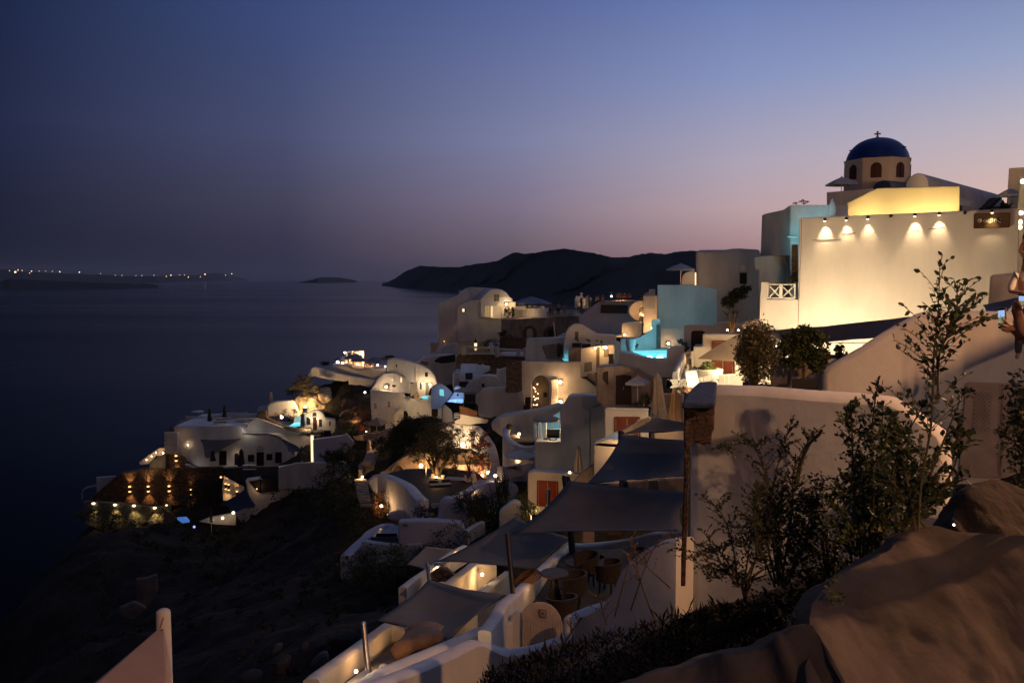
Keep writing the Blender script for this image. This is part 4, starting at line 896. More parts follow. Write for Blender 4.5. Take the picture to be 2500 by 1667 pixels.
# orange lit corner house with metal door
CO = Fa(15, 540, 1500, 84, 0)
o = bld('house', 'orange lit corner house with a tall grey door and square shutters', 'house', Fa(4, 1874, 1000, 84, 8), [(1872, 900), (2060, 872), (2240, 858), (2240, 1090), (2045, 1110), (2045, 1160), (1960, 1200), (1870, 1215)], 4, PLW, .04)
CF = Fa(4, 1874, 1000, 84, 8)
opening(o, CF, [(1915, 1055), (1992, 1045), (1994, 1138), (1913, 1150)], 'window', mat('beige_shutter', (.30, .25, .18), .6), GRY, fw=.08)
opening(o, CF, [(2042, 890), (2078, 886), (2076, 1100), (2042, 1104)], 'door', mat('grey_brown_door', (.16, .12, .08), .6), GRY, fw=.05)
opening(o, CF, [(2124, 915), (2178, 912), (2178, 990), (2124, 990)], 'window', mat('beige_shutter', (.3, .25, .18), .6), GRY, fw=.06)
lamp('small lamp left of the tall grey door of the corner house', CF(2028, 892, .1), 30, bulb=.10, off=.35)
lamp('bright double lamp right of the tall grey door of the corner house', CF(2138, 888, .12), 75, bulb=.17, off=.4)
lamp('second bulb of the double lamp on the corner house', CF(2112, 884, .12), 20, bulb=.10, off=.35)
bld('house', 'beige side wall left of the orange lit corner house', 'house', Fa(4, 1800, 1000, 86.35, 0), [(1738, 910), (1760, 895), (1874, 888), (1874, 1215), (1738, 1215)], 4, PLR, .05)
bld('urn', 'large pale jar standing right of the corner house', 'jar', Fa(4, 2210, 1020, 81, 0), [(2175, 1090), (2178, 1000), (2172, 960), (2235, 955), (2232, 1010), (2240, 1090)], .6, PLR, .1)
tag(MB().grid(lambda u, v: P(4, 1950 + 110 * u, 1220 - 55 * v * (1 - u * .3) + 90 * u * (1 - v), 80 + v * 2), 6, 6).build('scree', mat('gravel', (.25, .18, .11), .9, .6, 6, .08), solid=.2, smooth=True), 'patch of lit gravelly rock below the corner house', 'rock')
# alcove house
AH = Fa(4, 1230, 1040, 86, 0)
alc = arch(1335, 1527, 1190, 1568)
al = bld('house', 'large pale house front with a deep arched alcove hung with tiny lights', 'house', AH, [(1226, 1036), (1580, 1040), (1745, 1040), (1875, 1040), (1875, 1215), (1960, 1240), (2045, 1315), (2045, 1420), (1780, 1420), (1690, 1520), (1527, 1565)] + [(x, y) for x, y in arch(1335, 1527, 1190, 1565, 1300, 10)[::-1]][1:-1] + [(1335, 1568), (1335, 1640), (1262, 1640), (1262, 1430), (1228, 1390)], 1.2, PL, .06)
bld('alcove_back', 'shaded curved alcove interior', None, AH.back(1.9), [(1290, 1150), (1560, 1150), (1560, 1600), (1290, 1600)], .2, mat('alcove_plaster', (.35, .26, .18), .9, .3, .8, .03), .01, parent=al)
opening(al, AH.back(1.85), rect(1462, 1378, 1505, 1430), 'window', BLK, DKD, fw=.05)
bld('buttress', None, None, AH, [(1535, 1240), (1560, 1225), (1620, 1225), (1620, 1570), (1530, 1570), (1545, 1340)], .5, PL, .08, off=.5, parent=al)
for k, (x, y) in enumerate([(1398, 1289), (1356, 1325), (1370, 1340), (1402, 1394), (1358, 1425), (1386, 1443), (1404, 1443), (1371, 1460), (1356, 1515), (1385, 1515), (1396, 1513), (1378, 1368)]):
    tag(MB().ball(AH.back(.8)(x, y), .045, 6).build('string_light', EW), 'tiny bulb hanging in the arched alcove', 'string light', 'tiny bulbs hanging in the arched alcove')
light('alcove_glow', AH.back(1.0)(1380, 1400), 8, WARM, .2, al)
lamp('upper glowing lamp on the front beside the arched alcove', AH(1645, 1262, .15), 85, bulb=.2, off=.45)
lamp('lower glowing lamp on the front beside the arched alcove', AH(1648, 1478, .15), 85, bulb=.2, off=.45)
MB().tube([AH(1624, 1210, .08), AH(1620, 1560, .08)], .05, 6).build('drainpipe', PL, al)
bld('wall', 'tall pier of brown volcanic rubble standing left of the alcove house', 'wall', Fa(4, 1140, 1200, 84.5, 0), [(1058, 1048), (1140, 1030), (1228, 1046), (1230, 1360), (1190, 1380), (1100, 1388), (1042, 1378), (1055, 1300)], 1.5, ST, .1)
bld('house', 'blank curved pale wall with a rounded shoulder below the rubble pier', 'house', Fa(4, 900, 1450, 88, -6), [(720, 1400), (760, 1385), (800, 1340), (850, 1325), (1060, 1318), (1060, 1380), (1262, 1375), (1262, 1640), (1130, 1640), (920, 1640), (900, 1660), (755, 1640), (750, 1520), (722, 1500)], 3, PL, .2)
bld('shutter', 'tall dark timber shutters left of the arched alcove', 'shutter', Fa(4, 1290, 1500, 84.6, 0), [(1265, 1430), (1325, 1430), (1322, 1640), (1245, 1640), (1245, 1520), (1265, 1520)], .3, DKD, .02)
# sweeping white ramp roof below alcove
bld('house', 'sweeping pale ramp and roof in front of the arched alcove', 'house', Fa(8, 300, 700, 74, 6), [(0, 700), (100, 650), (300, 620), (450, 600), (600, 560), (690, 530), (690, 780), (640, 860), (400, 900), (230, 900), (120, 860), (0, 770)], 8, PLG, .2)
# ---- dark mid terraces, stone wall, railings (between headland and alcove)
SW = Fa(4, 900, 1000, 118, -5)
o = bld('wall', 'rough dark stone retaining wall under the white balustrade', 'wall', SW, [(520, 970), (600, 955), (950, 960), (1262, 990), (1262, 1035), (1058, 1045), (1055, 1130), (950, 1180), (700, 1180), (500, 1110)], 3, ST, .1)
bl = MB()
for x0, x1, y0 in ((600, 905, 880), (960, 1265, 905)):
    bl.bar(SW(x0, y0, .2), SW(x1, y0 + 12, .2), .35, .28).bar(SW(x0, y0 + 70, .2), SW(x1, y0 + 78, .2), .25, .2)
    for k in (0, 1): bl.bar(SW(x0 + (x1 - x0) * k, y0 - 14, .2), SW(x0 + (x1 - x0) * k, y0 + 85, .2), .7, .6)
bl.bar(SW(1190, 905, .2), SW(1190, 985, .2), .7, .6)
tag(bl.build('balustrade', PLG, bevel=.06), 'chunky white balustrade on the dark stone wall', 'balustrade')
bld('wall', 'dark ruined stone terrace wall behind the balustrade', 'wall', Fa(4, 1130, 830, 124, 0), [(985, 780), (1060, 750), (1120, 765), (1290, 790), (1290, 930), (985, 930)], 3, ST, .15)
tree('tree', 'low dark round tree behind the balustrade', P(4, 905, 950, 121), [P(4, 910, 880, 121)], .15, [(P(4, 915, 870, 121), 2.6, 2, 2.2, 1)], LFD, 900, .3)
tree('tree', 'small dark bushy tree beside the first stone arch', P(4, 1055, 800, 126), [P(4, 1055, 755, 126)], .12, [(P(4, 1052, 742, 126), 2.0, 1.5, 1.0, 1)], LFD, 600, .3)
t = thing('lantern', 'lit three tier lantern standing on the balustrade', 'lantern', P(4, 722, 912, 120))
MB().lathe(P(4, 722, 912, 120), [(.3, 0), (.3, .1), (.25, .12)], 8).build('base', DST, t)
for k, y in enumerate((903, 873, 845)): MB().box(P(4, 722, y, 120), .42 if k else .3, .4, .42 if k != 2 else .3).build('glowing_pane', LIT, t, bevel=.03)
MB().lathe(P(4, 722, 838, 120), [(.35, 0), (.1, .5), (.02, .7)], 8).build('cap', DST, t)
# blank white lumpy houses left of the stone wall
def blob_house(label, pl, pts, depth, m=PL, b=.3): return bld('house', label, 'house', pl, pts, depth, m, b)
blob_house('rounded white roof with a dark tarpaulin behind the balcony houses', Fa(4, 300, 1050, 124, 0), [(60, 1100), (90, 1040), (150, 990), (240, 970), (380, 960), (500, 965), (545, 990), (530, 1100), (480, 1180), (470, 1300), (200, 1300), (60, 1200)], 6)
bld('tarpaulin', 'black tarpaulin sheet over the rounded white roof', 'tarpaulin', Fa(4, 380, 1010, 123, 0), [(265, 1040), (330, 990), (500, 962), (498, 1045), (350, 1062)], 1.5, BLK, .1)
bld('planter', 'rust brown planter box on the white roof edge', 'planter', Fa(4, 160, 1055, 122, 0), [(118, 1040), (205, 1045), (205, 1082), (118, 1078)], .8, TER, .05)
o = blob_house('small white cube house with a dark square window amid the dark slope', Fa(4, 700, 1130, 108, 0), [(560, 1068), (740, 1075), (770, 1092), (800, 1070), (822, 1092), (880, 1095), (880, 1140), (800, 1180), (760, 1260), (545, 1260)], 4, b=.1)
opening(o, Fa(4, 700, 1130, 107.97, 0), rect(610, 1166, 690, 1238), 'window', BLK, DKD, fw=.06)
o = blob_house('low white domed house with a tiny square window', Fa(4, 830, 1250, 100, 0), [(600, 1340), (640, 1280), (700, 1225), (790, 1190), (880, 1185), (960, 1200), (1050, 1240), (1060, 1330), (850, 1330), (760, 1390), (700, 1400), (600, 1400)], 5, b=.2)
opening(o, Fa(4, 830, 1250, 99.97, 0), rect(790, 1283, 820, 1320), 'window', BLK, DKD, fw=.04)
blob_house('pale slab wall leaning against the rubble pier', Fa(4, 1000, 1170, 96, 0), [(952, 1120), (990, 1130), (1058, 1105), (1058, 1320), (1000, 1240), (955, 1200)], 3, b=.1)
blob_house('white rounded pillar house below the tarpaulin roof', Fa(4, 500, 1220, 112, 0), [(470, 1165), (530, 1160), (545, 1250), (540, 1340), (480, 1350), (470, 1300)], 3, b=.12)
bld_ = bld('house', 'small pinkish hut on the cliff edge below the headland house', 'house', Fa(4, 260, 900, 133, 0), [(225, 838), (300, 835), (318, 850), (300, 930), (230, 960)], 3, PLR, .06)
bld('house', 'whitewashed cliff base wall beneath the headland house', 'house', Fa(4, 350, 960, 129, 0), [(228, 960), (300, 920), (340, 880), (520, 830), (520, 980), (240, 990), (60, 1060)], 4, PLG, .2)
# blue jacuzzi terrace
zj = P(4, 500, 1475, 102).z
pc = [Hz(4, x, y, zj) for x, y in [(410, 1480), (440, 1455), (590, 1452), (560, 1475), (470, 1497), (425, 1494)]]
o = MB().prism(pc, (0, 0, -.4)).build('plunge_pool', POOLB); tag(o, 'glowing blue white plunge pool under the cream umbrella', 'pool')
light('pool_light', Hz(4, 500, 1470, zj) + V((0, .3, .5)), 60, BLUEL, .2, o); light('pool_light', P(4, 505, 1400, 103.5), 45, (.35, .55, 1), .2, o)
o = bld('house', 'small cave house front washed blue by its plunge pool', 'house', Fa(4, 500, 1400, 105, 0), [(430, 1460), (480, 1390), (490, 1320), (520, 1305), (560, 1320), (600, 1400), (600, 1460)], 4, PL, .1)
opening(o, Fa(4, 500, 1400, 104.97, 0), rect(516, 1392, 536, 1418), 'window', BLK, DKD, fw=.04)
bld('terrace', 'dark hollow terrace around the blue plunge pool', 'terrace', Fa(4, 550, 1520, 100, 0), [(375, 1500), (410, 1482), (600, 1500), (722, 1500), (722, 1640), (560, 1640), (450, 1600)], .6, BLK, .1)
umbrella('umbrella', 'cream open umbrella beside the glowing blue plunge pool', P(4, 590, 1325, 100), 1.35, 3.0, .36, 8, FAB)
# cone-roof small house with cyan window
LC = Fa(4, 350, 1400, 106, 0)
o = blob_house('grey gabled cave house with a cyan lit window', LC, [(232, 1410), (240, 1330), (300, 1295), (345, 1290), (400, 1320), (470, 1385), (430, 1455), (380, 1500), (330, 1560), (235, 1560)], 5, b=.04)
opening(o, Fa(4, 350, 1400, 105.97, 0), [(326, 1340), (372, 1345), (378, 1422), (328, 1414)], 'window', LITC, WHT, bars=2, fw=.05)
# ---- house with the big lit terrace (region 5)
HA = Fa(5, 1800, 500, 116, 6)
o = bld('house', 'long white vaulted house with two bright door lamps above the lit terrace', 'house', HA, [(1545, 345), (1620, 330), (1700, 345), (1860, 385), (1960, 420), (2020, 460), (2070, 520), (2105, 620), (2105, 640), (2020, 660), (1990, 760), (1870, 780), (1870, 600), (1800, 600), (1720, 520), (1560, 480), (1545, 480)], 6, PL, .12)
for q_ in ([(1960, 488), (1992, 488), (1992, 536), (1960, 536)], [(1640, 402), (1655, 402), (1655, 430), (1640, 430)]):
    opening(o, HA, q_, 'window', BLK, DKD, fw=.04)
opening(o, HA, rect(1905, 602, 1924, 672), 'window', BLK, DKD, fw=.04); opening(o, HA, rect(1966, 600, 2002, 738), 'door', GRY, DKD, fw=.05); opening(o, HA, rect(2042, 628, 2058, 645), 'window', BLK, DKD, fw=.03)
MB().tube([HA(1858, 390, .08), HA(1858, 585, .08)], .05, 6).build('drainpipe', PL, o)
lamp('left of the two bright up and down lamps at the vaulted house door', HA(1936, 605, .2), 80, bulb=.14, off=.4, col=WARM2)
lamp('right of the two bright up and down lamps at the vaulted house door', HA(2014, 615, .2), 80, bulb=.14, off=.4, col=WARM2)
HB = Fa(5, 1380, 700, 112, 4)
o = bld('house', 'two storey white house with small windows and a roof terrace', 'house', HB, [(1362, 675), (1400, 680), (1620, 705), (1740, 720), (1740, 760), (1990, 812), (1995, 742), (2140, 780), (2145, 900), (2148, 1010), (2030, 970), (1720, 1010), (1600, 1110), (1525, 1110), (1525, 1015), (1480, 1030), (1440, 1010), (1378, 1020), (1365, 850)], 5, PL, .05)
for q_ in (rect(1405, 822, 1432, 890), rect(1552, 802, 1580, 872), [(1872, 918), (1902, 920), (1902, 960), (1870, 955)]):
    opening(o, HB, q_, 'window', GRY, WHT, bars=2, fw=.05)
opening(o, HB, [(2036, 775), (2102, 780), (2100, 975), (2030, 965)], 'door', DKD, DKD, fw=.05)
opening(o, HB, [(1722, 1010), (1728, 915), (1745, 905), (1762, 915), (1772, 940), (1772, 1010)], 'door', GLS, BLK, bars=2, fw=.06)
bld('porch_canopy', 'small arched porch', None, HB, [(1632, 925), (1665, 890), (1705, 872), (1735, 900), (1728, 925), (1680, 925), (1676, 1030), (1632, 1030)], 1.2, PLW, .06, off=1.2, parent=o)
light('wall_glow', HB(1900, 930, 3.2), 110, WARM2, .2, o); light('wall_glow', HB(1640, 1000, 4), 70, WARM, .2, o)
light('wall_glow', HB(1450, 950, 6), 60, WARM, .2, o)
HC = Fa(5, 1580, 600, 115.5, 0)
o = bld('house', 'low cave house with a glowing terrace lamp and a hanging basket chair', 'house', HC, [(1365, 690), (1400, 620), (1440, 560), (1500, 500), (1570, 488), (1640, 490), (1740, 540), (1800, 590), (1800, 720), (1600, 700), (1500, 690)], 3, PL, .12)
for q_ in (rect(1692, 545, 1708, 600), rect(1595, 562, 1612, 580)): opening(o, HC, q_, 'window', LIT, WHT, fw=.03)
lamp('bright round lamp on the low cave house terrace', HC(1545, 640, .5), 110, col=WARM2, bulb=.2, off=.3)
b3 = MB().lathe(HC(1632, 625, 1.0), [(.05, -.2), (.26, -.1), (.34, .1), (.2, .12)], 12).build('hanging_chair', DKD); tag(b3, 'dark hanging basket chair beside the round terrace lamp', 'chair')
MB().tube([HC(1632, 620, 1.0), HC(1632, 575, 1.0)], .02, 5).build('rope', DST, b3)
HD = Fa(5, 1840, 650, 113.5, 0)
o = bld('wall', 'orange lit screen wall with an egg shaped chair on the roof terrace', 'wall', HD, [(1802, 612), (1872, 592), (1872, 700), (1802, 760)], .4, PLW, .04)
bj = MB().ball(HD(1872, 738, .8), .42, 14, sz=1.1).build('egg_chair', mat('wicker', (.45, .30, .16), .8, .3, 9, .01), smooth=True); tag(bj, 'round wicker egg chair on the lit roof terrace', 'chair')
t = thing('bistro_table', 'small wire bistro table on the lit roof terrace', 'table', HD(1800, 780, 1.5)); MB().lathe(HD(1800, 738, 1.5), [(.3, 0), (.3, .05)], 12).build('top', DST, t)
MB().bar(HD(1785, 780, 1.5), HD(1812, 740, 1.5), .05).bar(HD(1812, 780, 1.5), HD(1785, 740, 1.5), .05).build('leg', DST, t)
light('terrace_glow', HD(1860, 700, 2.5), 60, WARM2, .1, t)
o = MB().prism([HD(x, y, 1.2) for x, y in [(1928, 752), (1995, 738), (1995, 765), (1950, 765)]], -HD.n * 1.2).build('plunge_pool', POOL); tag(o, 'small triangular cyan plunge pool on the lit roof terrace', 'pool')
bld('wall', 'dark block parapet under the triangular plunge pool', 'wall', HD, [(1915, 765), (1995, 765), (1995, 812), (1870, 790), (1915, 785)], .5, PLG, .03, off=1.4)
umbrella('umbrella', 'tan umbrella over a table below the small windowed house', P(5, 1432, 985, 106), 1.5, 2.6, .75, 4, mat('tan_umbrella_canvas', (1, 1, 1)), rad(30))
t = thing('bistro_table', 'round table under the tan umbrella below the small windowed house', 'table', P(5, 1432, 1150, 106)); MB().lathe(P(5, 1432, 1138, 105.5), [(.45, 0), (.45, .07)], 14).build('top', DST, t); MB().tube([P(5, 1432, 1160, 105.5), P(5, 1432, 1138, 105.5)], .06, 6).build('leg', DST, t)
bld('wall', 'curved pale terrace wall under the tan umbrella', 'wall', Fa(5, 1450, 1150, 103.5, 0), [(1285, 1180), (1340, 1150), (1440, 1150), (1530, 1110), (1610, 1095), (1600, 1200), (1480, 1310), (1400, 1320), (1370, 1240), (1290, 1230)], 1.2, PLR, .1)
o = bld('menu_board', 'leaning red panelled board in a white frame by the scrub slope', 'board', Fa(5, 1270, 1090, 107, 0), [(1240, 1050), (1298, 1075), (1300, 1120), (1242, 1130)], .12, RED, .02)
light('board_glow', P(5, 1310, 1150, 106), 25, WARM, .1, o)
lamp('ground lamp on the yellow lit path below the red board', P(5, 1318, 1145, 106), 18, bulb=.09, n=V((0, 0, 1)))
bld_ = bld('wall', 'yellow lit low wall along the scrub path', 'wall', Fa(5, 1240, 1200, 107, 0), [(1170, 1190), (1290, 1165), (1330, 1200), (1330, 1235), (1200, 1230)], .5, PLR, .05)
# ---- pergola café on the ridge (region 17)
PX = 135
o = thing('pergola', 'café pergola strung with warm fairy lights on the ridge top', 'pergola', P(17, 780, 690, PX))
fr = MB()
for x in (540, 690, 1010): fr.bar(P(17, x, 690, PX), P(17, x + 8, 215, PX), .28)
fr.bar(P(17, 540, 225, PX), P(17, 1045, 215, PX), .25).bar(P(17, 680, 225, PX + 3), P(17, 1035, 205, PX + 3), .25).bar(P(17, 1035, 215, PX), P(17, 1035, 205, PX + 3), .2)
fr.build('frame', WHT, o)
q = MB()
for i in range(46):
    x = 700 + 340 * random.random(); y = 215 + (x - 700) / 340 * 120 * random.random(); q.ball(P(17, x, y, PX - .3 + 2.5 * random.random()), .09, 5)
for i in range(34):
    x = random.choice((535, 690, 640, 850, 1000, 1020)); q.ball(P(17, x + random.uniform(-22, 22), random.uniform(440, 640), PX - .3), .09, 5)
q.build('fairy_lights', emis('fairy_bulb', (1, .62, .25), 5), o)
light('pergola_glow', P(17, 980, 290, PX - .6), 130, WARM, .3, o); light('pergola_glow', P(17, 880, 560, PX + 1.5), 330, (1, .42, .18), .3, o); light('pergola_glow', P(17, 540, 520, PX - .8), 60, WARM, .3, o); light('pergola_glow', P(17, 1250, 620, PX + .5), 60, (1, .42, .18), .3, o)
o = bld('wall', 'orange glowing café back wall beneath the pergola', 'wall', Fa(17, 900, 600, PX + 2.5, 0), [(560, 540), (800, 500), (1020, 520), (1200, 575), (1380, 560), (1380, 720), (560, 720)], .5, PLR, .05)
bld('terrace', 'café terrace floor on the ridge', 'terrace', Fa(17, 900, 700, 131, 0), [(60, 610), (200, 575), (540, 600), (700, 680), (860, 715), (1060, 715), (1700, 690), (1700, 820), (1280, 1000), (1000, 920), (600, 860), (50, 790)], 6, PLG, .3, flat=True)
for k, (x, y, r_, l_) in enumerate([(700, 300, 1.35, 'front grey umbrella of the ridge café'), (900, 365, 1.5, 'middle grey umbrella of the ridge café under the fairy lights'), (1330, 370, 1.95, 'widest grey umbrella of the ridge café'), (420, 330, 1.3, 'grey umbrella at the seaward end of the ridge café')]):
    umbrella('umbrella', l_, P(17, x, y, 131.5 + (k == 3) * 4), r_, 3.0 if k < 2 else 2.4, .55 if k < 2 else .6, 8, mat('slate_canvas', (.22, .22, .27), .9), group='umbrellas of the ridge café')
lamp('round white globe lamp at the seaward end of the ridge café', P(17, 298, 515, 133), 14, bulb=.26, off=.1, bm=EC, col=(1, .8, .6)); lamp('second round white globe lamp of the ridge café', P(17, 435, 548, 133), 10, bulb=.22, off=.1, bm=EC, col=(1, .8, .6))
lamp('white lamp hanging under the widest café umbrella', P(17, 1440, 595, 131), 6, bulb=.16, bm=EC); lamp('small cluster of white bulbs at the landward end of the ridge café', P(17, 1655, 640, 131), 8, bulb=.14, bm=EC); lamp('tiny white bulb on top of the café pergola', P(17, 497, 240, PX), 3, bulb=.16, bm=EC)
for k, (x, y) in enumerate(((290, 625), (1220, 640), (1340, 650), (730, 590), (1060, 690))):
    p = P(17, x, y, 132.5); o = thing('cafe_table', ['dark café table with chairs at the seaward end', 'dark café table behind the umbrella pole', 'dark café table at the landward end', 'low café table in the pergola glow', 'café table at the glowing wall foot'][k], 'table', p); MB().lathe(p, [(.38, .7), (.38, .76)], 12).build('top', DKD, o); MB().tube([p, p + V((0, 0, .72))], .08, 6).build('leg', DST, o)
WR = Fa(5, 1000, 560, 130, 4)
bld('wall', 'long rambling white retaining wall below the ridge café', 'wall', WR, [(640, 595), (690, 500), (720, 440), (760, 425), (950, 475), (1130, 520), (1380, 565), (1420, 570), (1380, 640), (1362, 740), (1250, 735), (1160, 670), (1128, 640), (1125, 575), (1080, 590), (900, 565), (740, 530)], 1.5, PL, .25)
tree('bush', 'dark clipped hedge on the ridge edge', P(5, 860, 410, 134), [P(5, 860, 385, 134)], .1, [(P(5, 860, 388, 134), 1.9, 1, .55, 1)], LFD, 500, .25, cat='bush')
tree('bush', 'dark bush behind the vaulted house roof', P(5, 1580, 345, 133), [P(5, 1575, 340, 133)], .1, [(P(5, 1570, 335, 133), 2.4, 1.5, .8, 1)], LFD, 500, .3, cat='bush')
for i in range(5):
    c = P(5, 520 + i * 52 - (i == 0) * 20, 620 + (0, -60, -90, -60, 20)[i] + 60, 131 - i); tree('bush', 'dark scrub bush on the cliff edge below the café wall', c, [c + V((0, 0, .5))], .06, [(c, 2.8, 2, 2.6, 1)], LFO, 420, .35, cat='bush', group='scrub bushes on the cliff edge')
lamp('tiny white light at the foot of the rambling wall', P(5, 1306, 705, 127), 3, bulb=.16, bm=EC, col=(1, .9, .8))
# ================================================================== LEFT: the cliff-edge hotels
HL = Fa(6, 1020, 500, 118, 0)
o = bld('house', 'large white cliff house with a dark triangular sail over its doors', 'house', HL,
        [(1022, 338), (1250, 333), (1560, 334), (1610, 340), (1650, 362), (1668, 402), (1720, 408), (1940, 410), (1990, 430), (2050, 490), (2120, 560), (2140, 600), (2140, 700), (1960, 725), (1270, 715), (1200, 690), (1140, 650), (1030, 575)], 11, PL, .15, flat=True)
opening(o, HL, rect(1143, 490, 1173, 520), 'window', GRY, GRY, fw=.12)
for q_ in (rect(1438, 560, 1506, 692), rect(1778, 572, 1845, 712), rect(1948, 572, 2008, 672)): opening(o, HL, q_, 'door', BLK, DKD, fw=.06)
for q_ in (rect(1700, 596, 1756, 658), rect(1868, 588, 1922, 646)): opening(o, HL, q_, 'window', BLK, DKD, fw=.08)
opening(o, HL, arch(1782, 1838, 515, 560, 543), 'window', PLG, DKD, fw=.09)
opening(o, HL, arch(1578, 1616, 580, 690), 'door', GLS, DKD, fw=.06)
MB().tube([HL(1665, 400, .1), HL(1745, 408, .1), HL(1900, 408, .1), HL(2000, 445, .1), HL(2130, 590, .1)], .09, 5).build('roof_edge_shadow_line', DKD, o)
light('porch_glow', HL(1598, 590, .6), 5, WARM2, .1, o)
lamp('small lit niche lamp on the large white cliff house', HL(1158, 505, .05), 4, bulb=.12, bracket=False, off=.2)
light('uplight', HL(1130, 640, 1.2), 16, (1, .9, .75), .1, o); light('uplight', HL(1250, 690, 1.2), 10, (1, .9, .75), .1, o); light('uplight', HL(1540, 690, 1.0), 6, (1, .8, .6), .1, o)
bld('roof_terrace', 'white parapet of the cliff house sun terrace', 'wall', HL.back(6), [(1040, 335), (1085, 285), (1360, 280), (1365, 232), (1790, 228), (1800, 330), (1040, 345)], .5, PLG, .05)
sail('shade_sail', 'dark triangular sail over the doors of the white cliff house', [HL(1268, 455, .2), HL(1650, 445, .2), HL(1385, 600, 2.6), HL(1372, 590, 2.6)], m=SAIL, k=.06, sag=.3)
for k, (x, y, w_) in enumerate([(1470, 285, 1), (1520, 240, 1), (1640, 240, 1), (1740, 245, 1), (1450, 310, 1), (1680, 290, 1.6)]):
    p = Hz(6, x, y, HL(1300, 334).z + .1); t = thing('sun_lounger', ['pale lounger between the two closed dark umbrellas', 'lounger against the far parapet of the sun terrace', 'second lounger against the far parapet', 'lounger at the landward end of the sun terrace', 'lounger closest to the cliff house roof edge', 'wide white daybed on the cliff house sun terrace'][k], 'lounger', p, 'loungers on the cliff house sun terrace')
    MB().box(p + V((0, 0, .35)), 2.0 * w_, .8 * w_, .12, 15).build('mattress', CUS if k else PLG, t, bevel=.03); MB().box(p + V((0, 0, .2)), 1.9 * w_, .7, .1, 15).build('frame', DKD, t)
closed_umbrella('dark closed umbrella at the seaward side of the sun terrace', P(6, 1348, 170, 122), 1.9, .32, 1.2, CHR); closed_umbrella('taller dark closed umbrella in the middle of the sun terrace', P(6, 1485, 135, 124), 2.1, .32, 1.4, CHR)
closed_umbrella('dark closed umbrella beside the white cliff house door', P(6, 1378, 555, 115), 1.5, .4, 1.2, CHR); closed_umbrella('black closed umbrella left of the half round fanlight', P(6, 1638, 540, 115), 3.2, .55, .6, CHR)
closed_umbrella('dark closed umbrella by the bright post near the lounge terrace', P(6, 2188, 515, 108), 1.9, .3, .6, CHR); closed_umbrella('faint beige closed umbrella on the cliff edge against the sea', P(6, 1910, 25, 134), 1.5, .36, 1.0, FAB)
o = bld('bar_counter', 'glass sided bar counter at the seaward end of the sun terrace', 'bar', HL.back(7), [(1128, 245), (1330, 250), (1350, 290), (1128, 282)], 1, PLG, .05)
tag(MB().lathe(P(6, 1240, 205, 126), [(.95, 0), (.95, .1), (.2, .2)], 14).build('parasol_roof', mat('pale_roof', (.45, .45, .5), .7)), 'small flat roof over the bar on the sun terrace', 'roof')
# seaward stair and lit wedge walls
SL = Fa(6, 820, 650, 117, 0)
o = bld('wall', 'slanting warm lit stair wall at the seaward side of the cliff house', 'wall', SL, [(702, 668), (780, 610), (890, 535), (950, 530), (950, 590), (860, 610), (800, 680), (720, 690)], .5, PLW, .06)
lamp('lamp at the head of the slanting stair wall', SL(938, 575, .3), 30, bulb=.13, off=.4)
for k, (x, y) in enumerate([(868, 575), (828, 607), (782, 640)]): lamp(['uppermost', 'middle', 'lowest'][k] + ' of the three pin lights on the slanting stair wall', SL(x, y, .1), 4, bulb=.09, off=.2)
o = bld('wall', 'stepped plaster wall glowing below the slanting stair wall', 'wall', SL.back(-1.2), [(803, 690), (835, 640), (870, 630), (870, 612), (905, 600), (948, 585), (950, 722), (803, 722)], .5, PLR, .04)
light('glow', SL(900, 660, 3.2), 32, (1, .75, .4), .1, o)
o = bld('wall', 'dark rubble stair tower with one double wall light', 'wall', Fa(6, 1040, 650, 116.4, 0), [(950, 575), (970, 400), (1000, 325), (1022, 340), (1028, 575), (1138, 628), (1138, 722), (950, 722)], 1.5, ST, .08)
sp = MB()
for k in range(9): sp.box(P(6, 1003 + (k % 2) * 4, 400 + k * 21, 115.8), 1.9, .6, .3)
tag(sp.build('steps', PLG), 'white steps glimpsed between the dark tower and the cliff house', 'steps')
sp = MB()
for k in range(4): sp.box(P(6, 1150 + k * 20, 685 + k * 8, 115.4), .6, .5, .10)
tag(sp.build('steps', PLW), 'white lit steps at the foot of the cliff house wall', 'steps')
def updown(label, pl, x, y, wt, grp, both=True, bulb=.2, col=(1, .55, .2)):
    p = pl(x, y, .1); o = thing('wall_light', label, 'wall light', p, grp)
    MB().tube([p + pl.n * .15 + V((0, 0, -.28)), p + pl.n * .15 + V((0, 0, .28))], [.16, .16], 8).build('casing', DST, o)
    q = MB(); q.ball(p + pl.n * .18 + V((0, 0, -.36)), bulb, 8, sz=.6)
    if both: q.ball(p + pl.n * .18 + V((0, 0, .36)), bulb, 8, sz=.6)
    q.build('bulb', emis('amber_bulb', (1, .50, .17), 3.2), o)
    light('glow', p + pl.n * .45 + V((0, 0, -.5)), wt, col, .08, o, 75, -pl.n * .30 + V((0, 0, -1)), 1)
    if both: light('glow', p + pl.n * .45 + V((0, 0, .5)), wt, col, .08, o, 75, -pl.n * .30 + V((0, 0, 1)), 1)
updown('double wall light on the dark rubble stair tower', Fa(6, 1040, 650, 116.4, 0), 1052, 625, 90, 'lights on the stone walls')
STW = stone_mat('layered_brown_masonry', (.10, .052, .03), (.20, .11, .06), 1.7, (.02, .012, .008), .12)
UW = Fa(6, 900, 900, 115, 2)
o = bld('wall', 'tall dark brown stone retaining wall washed by four double lights', 'wall', UW, [(240, 1020), (500, 790), (560, 760), (800, 722), (1480, 708), (1500, 790), (1560, 900), (1500, 1060), (960, 1060), (600, 1045), (240, 1030)], 6, STW, .1)
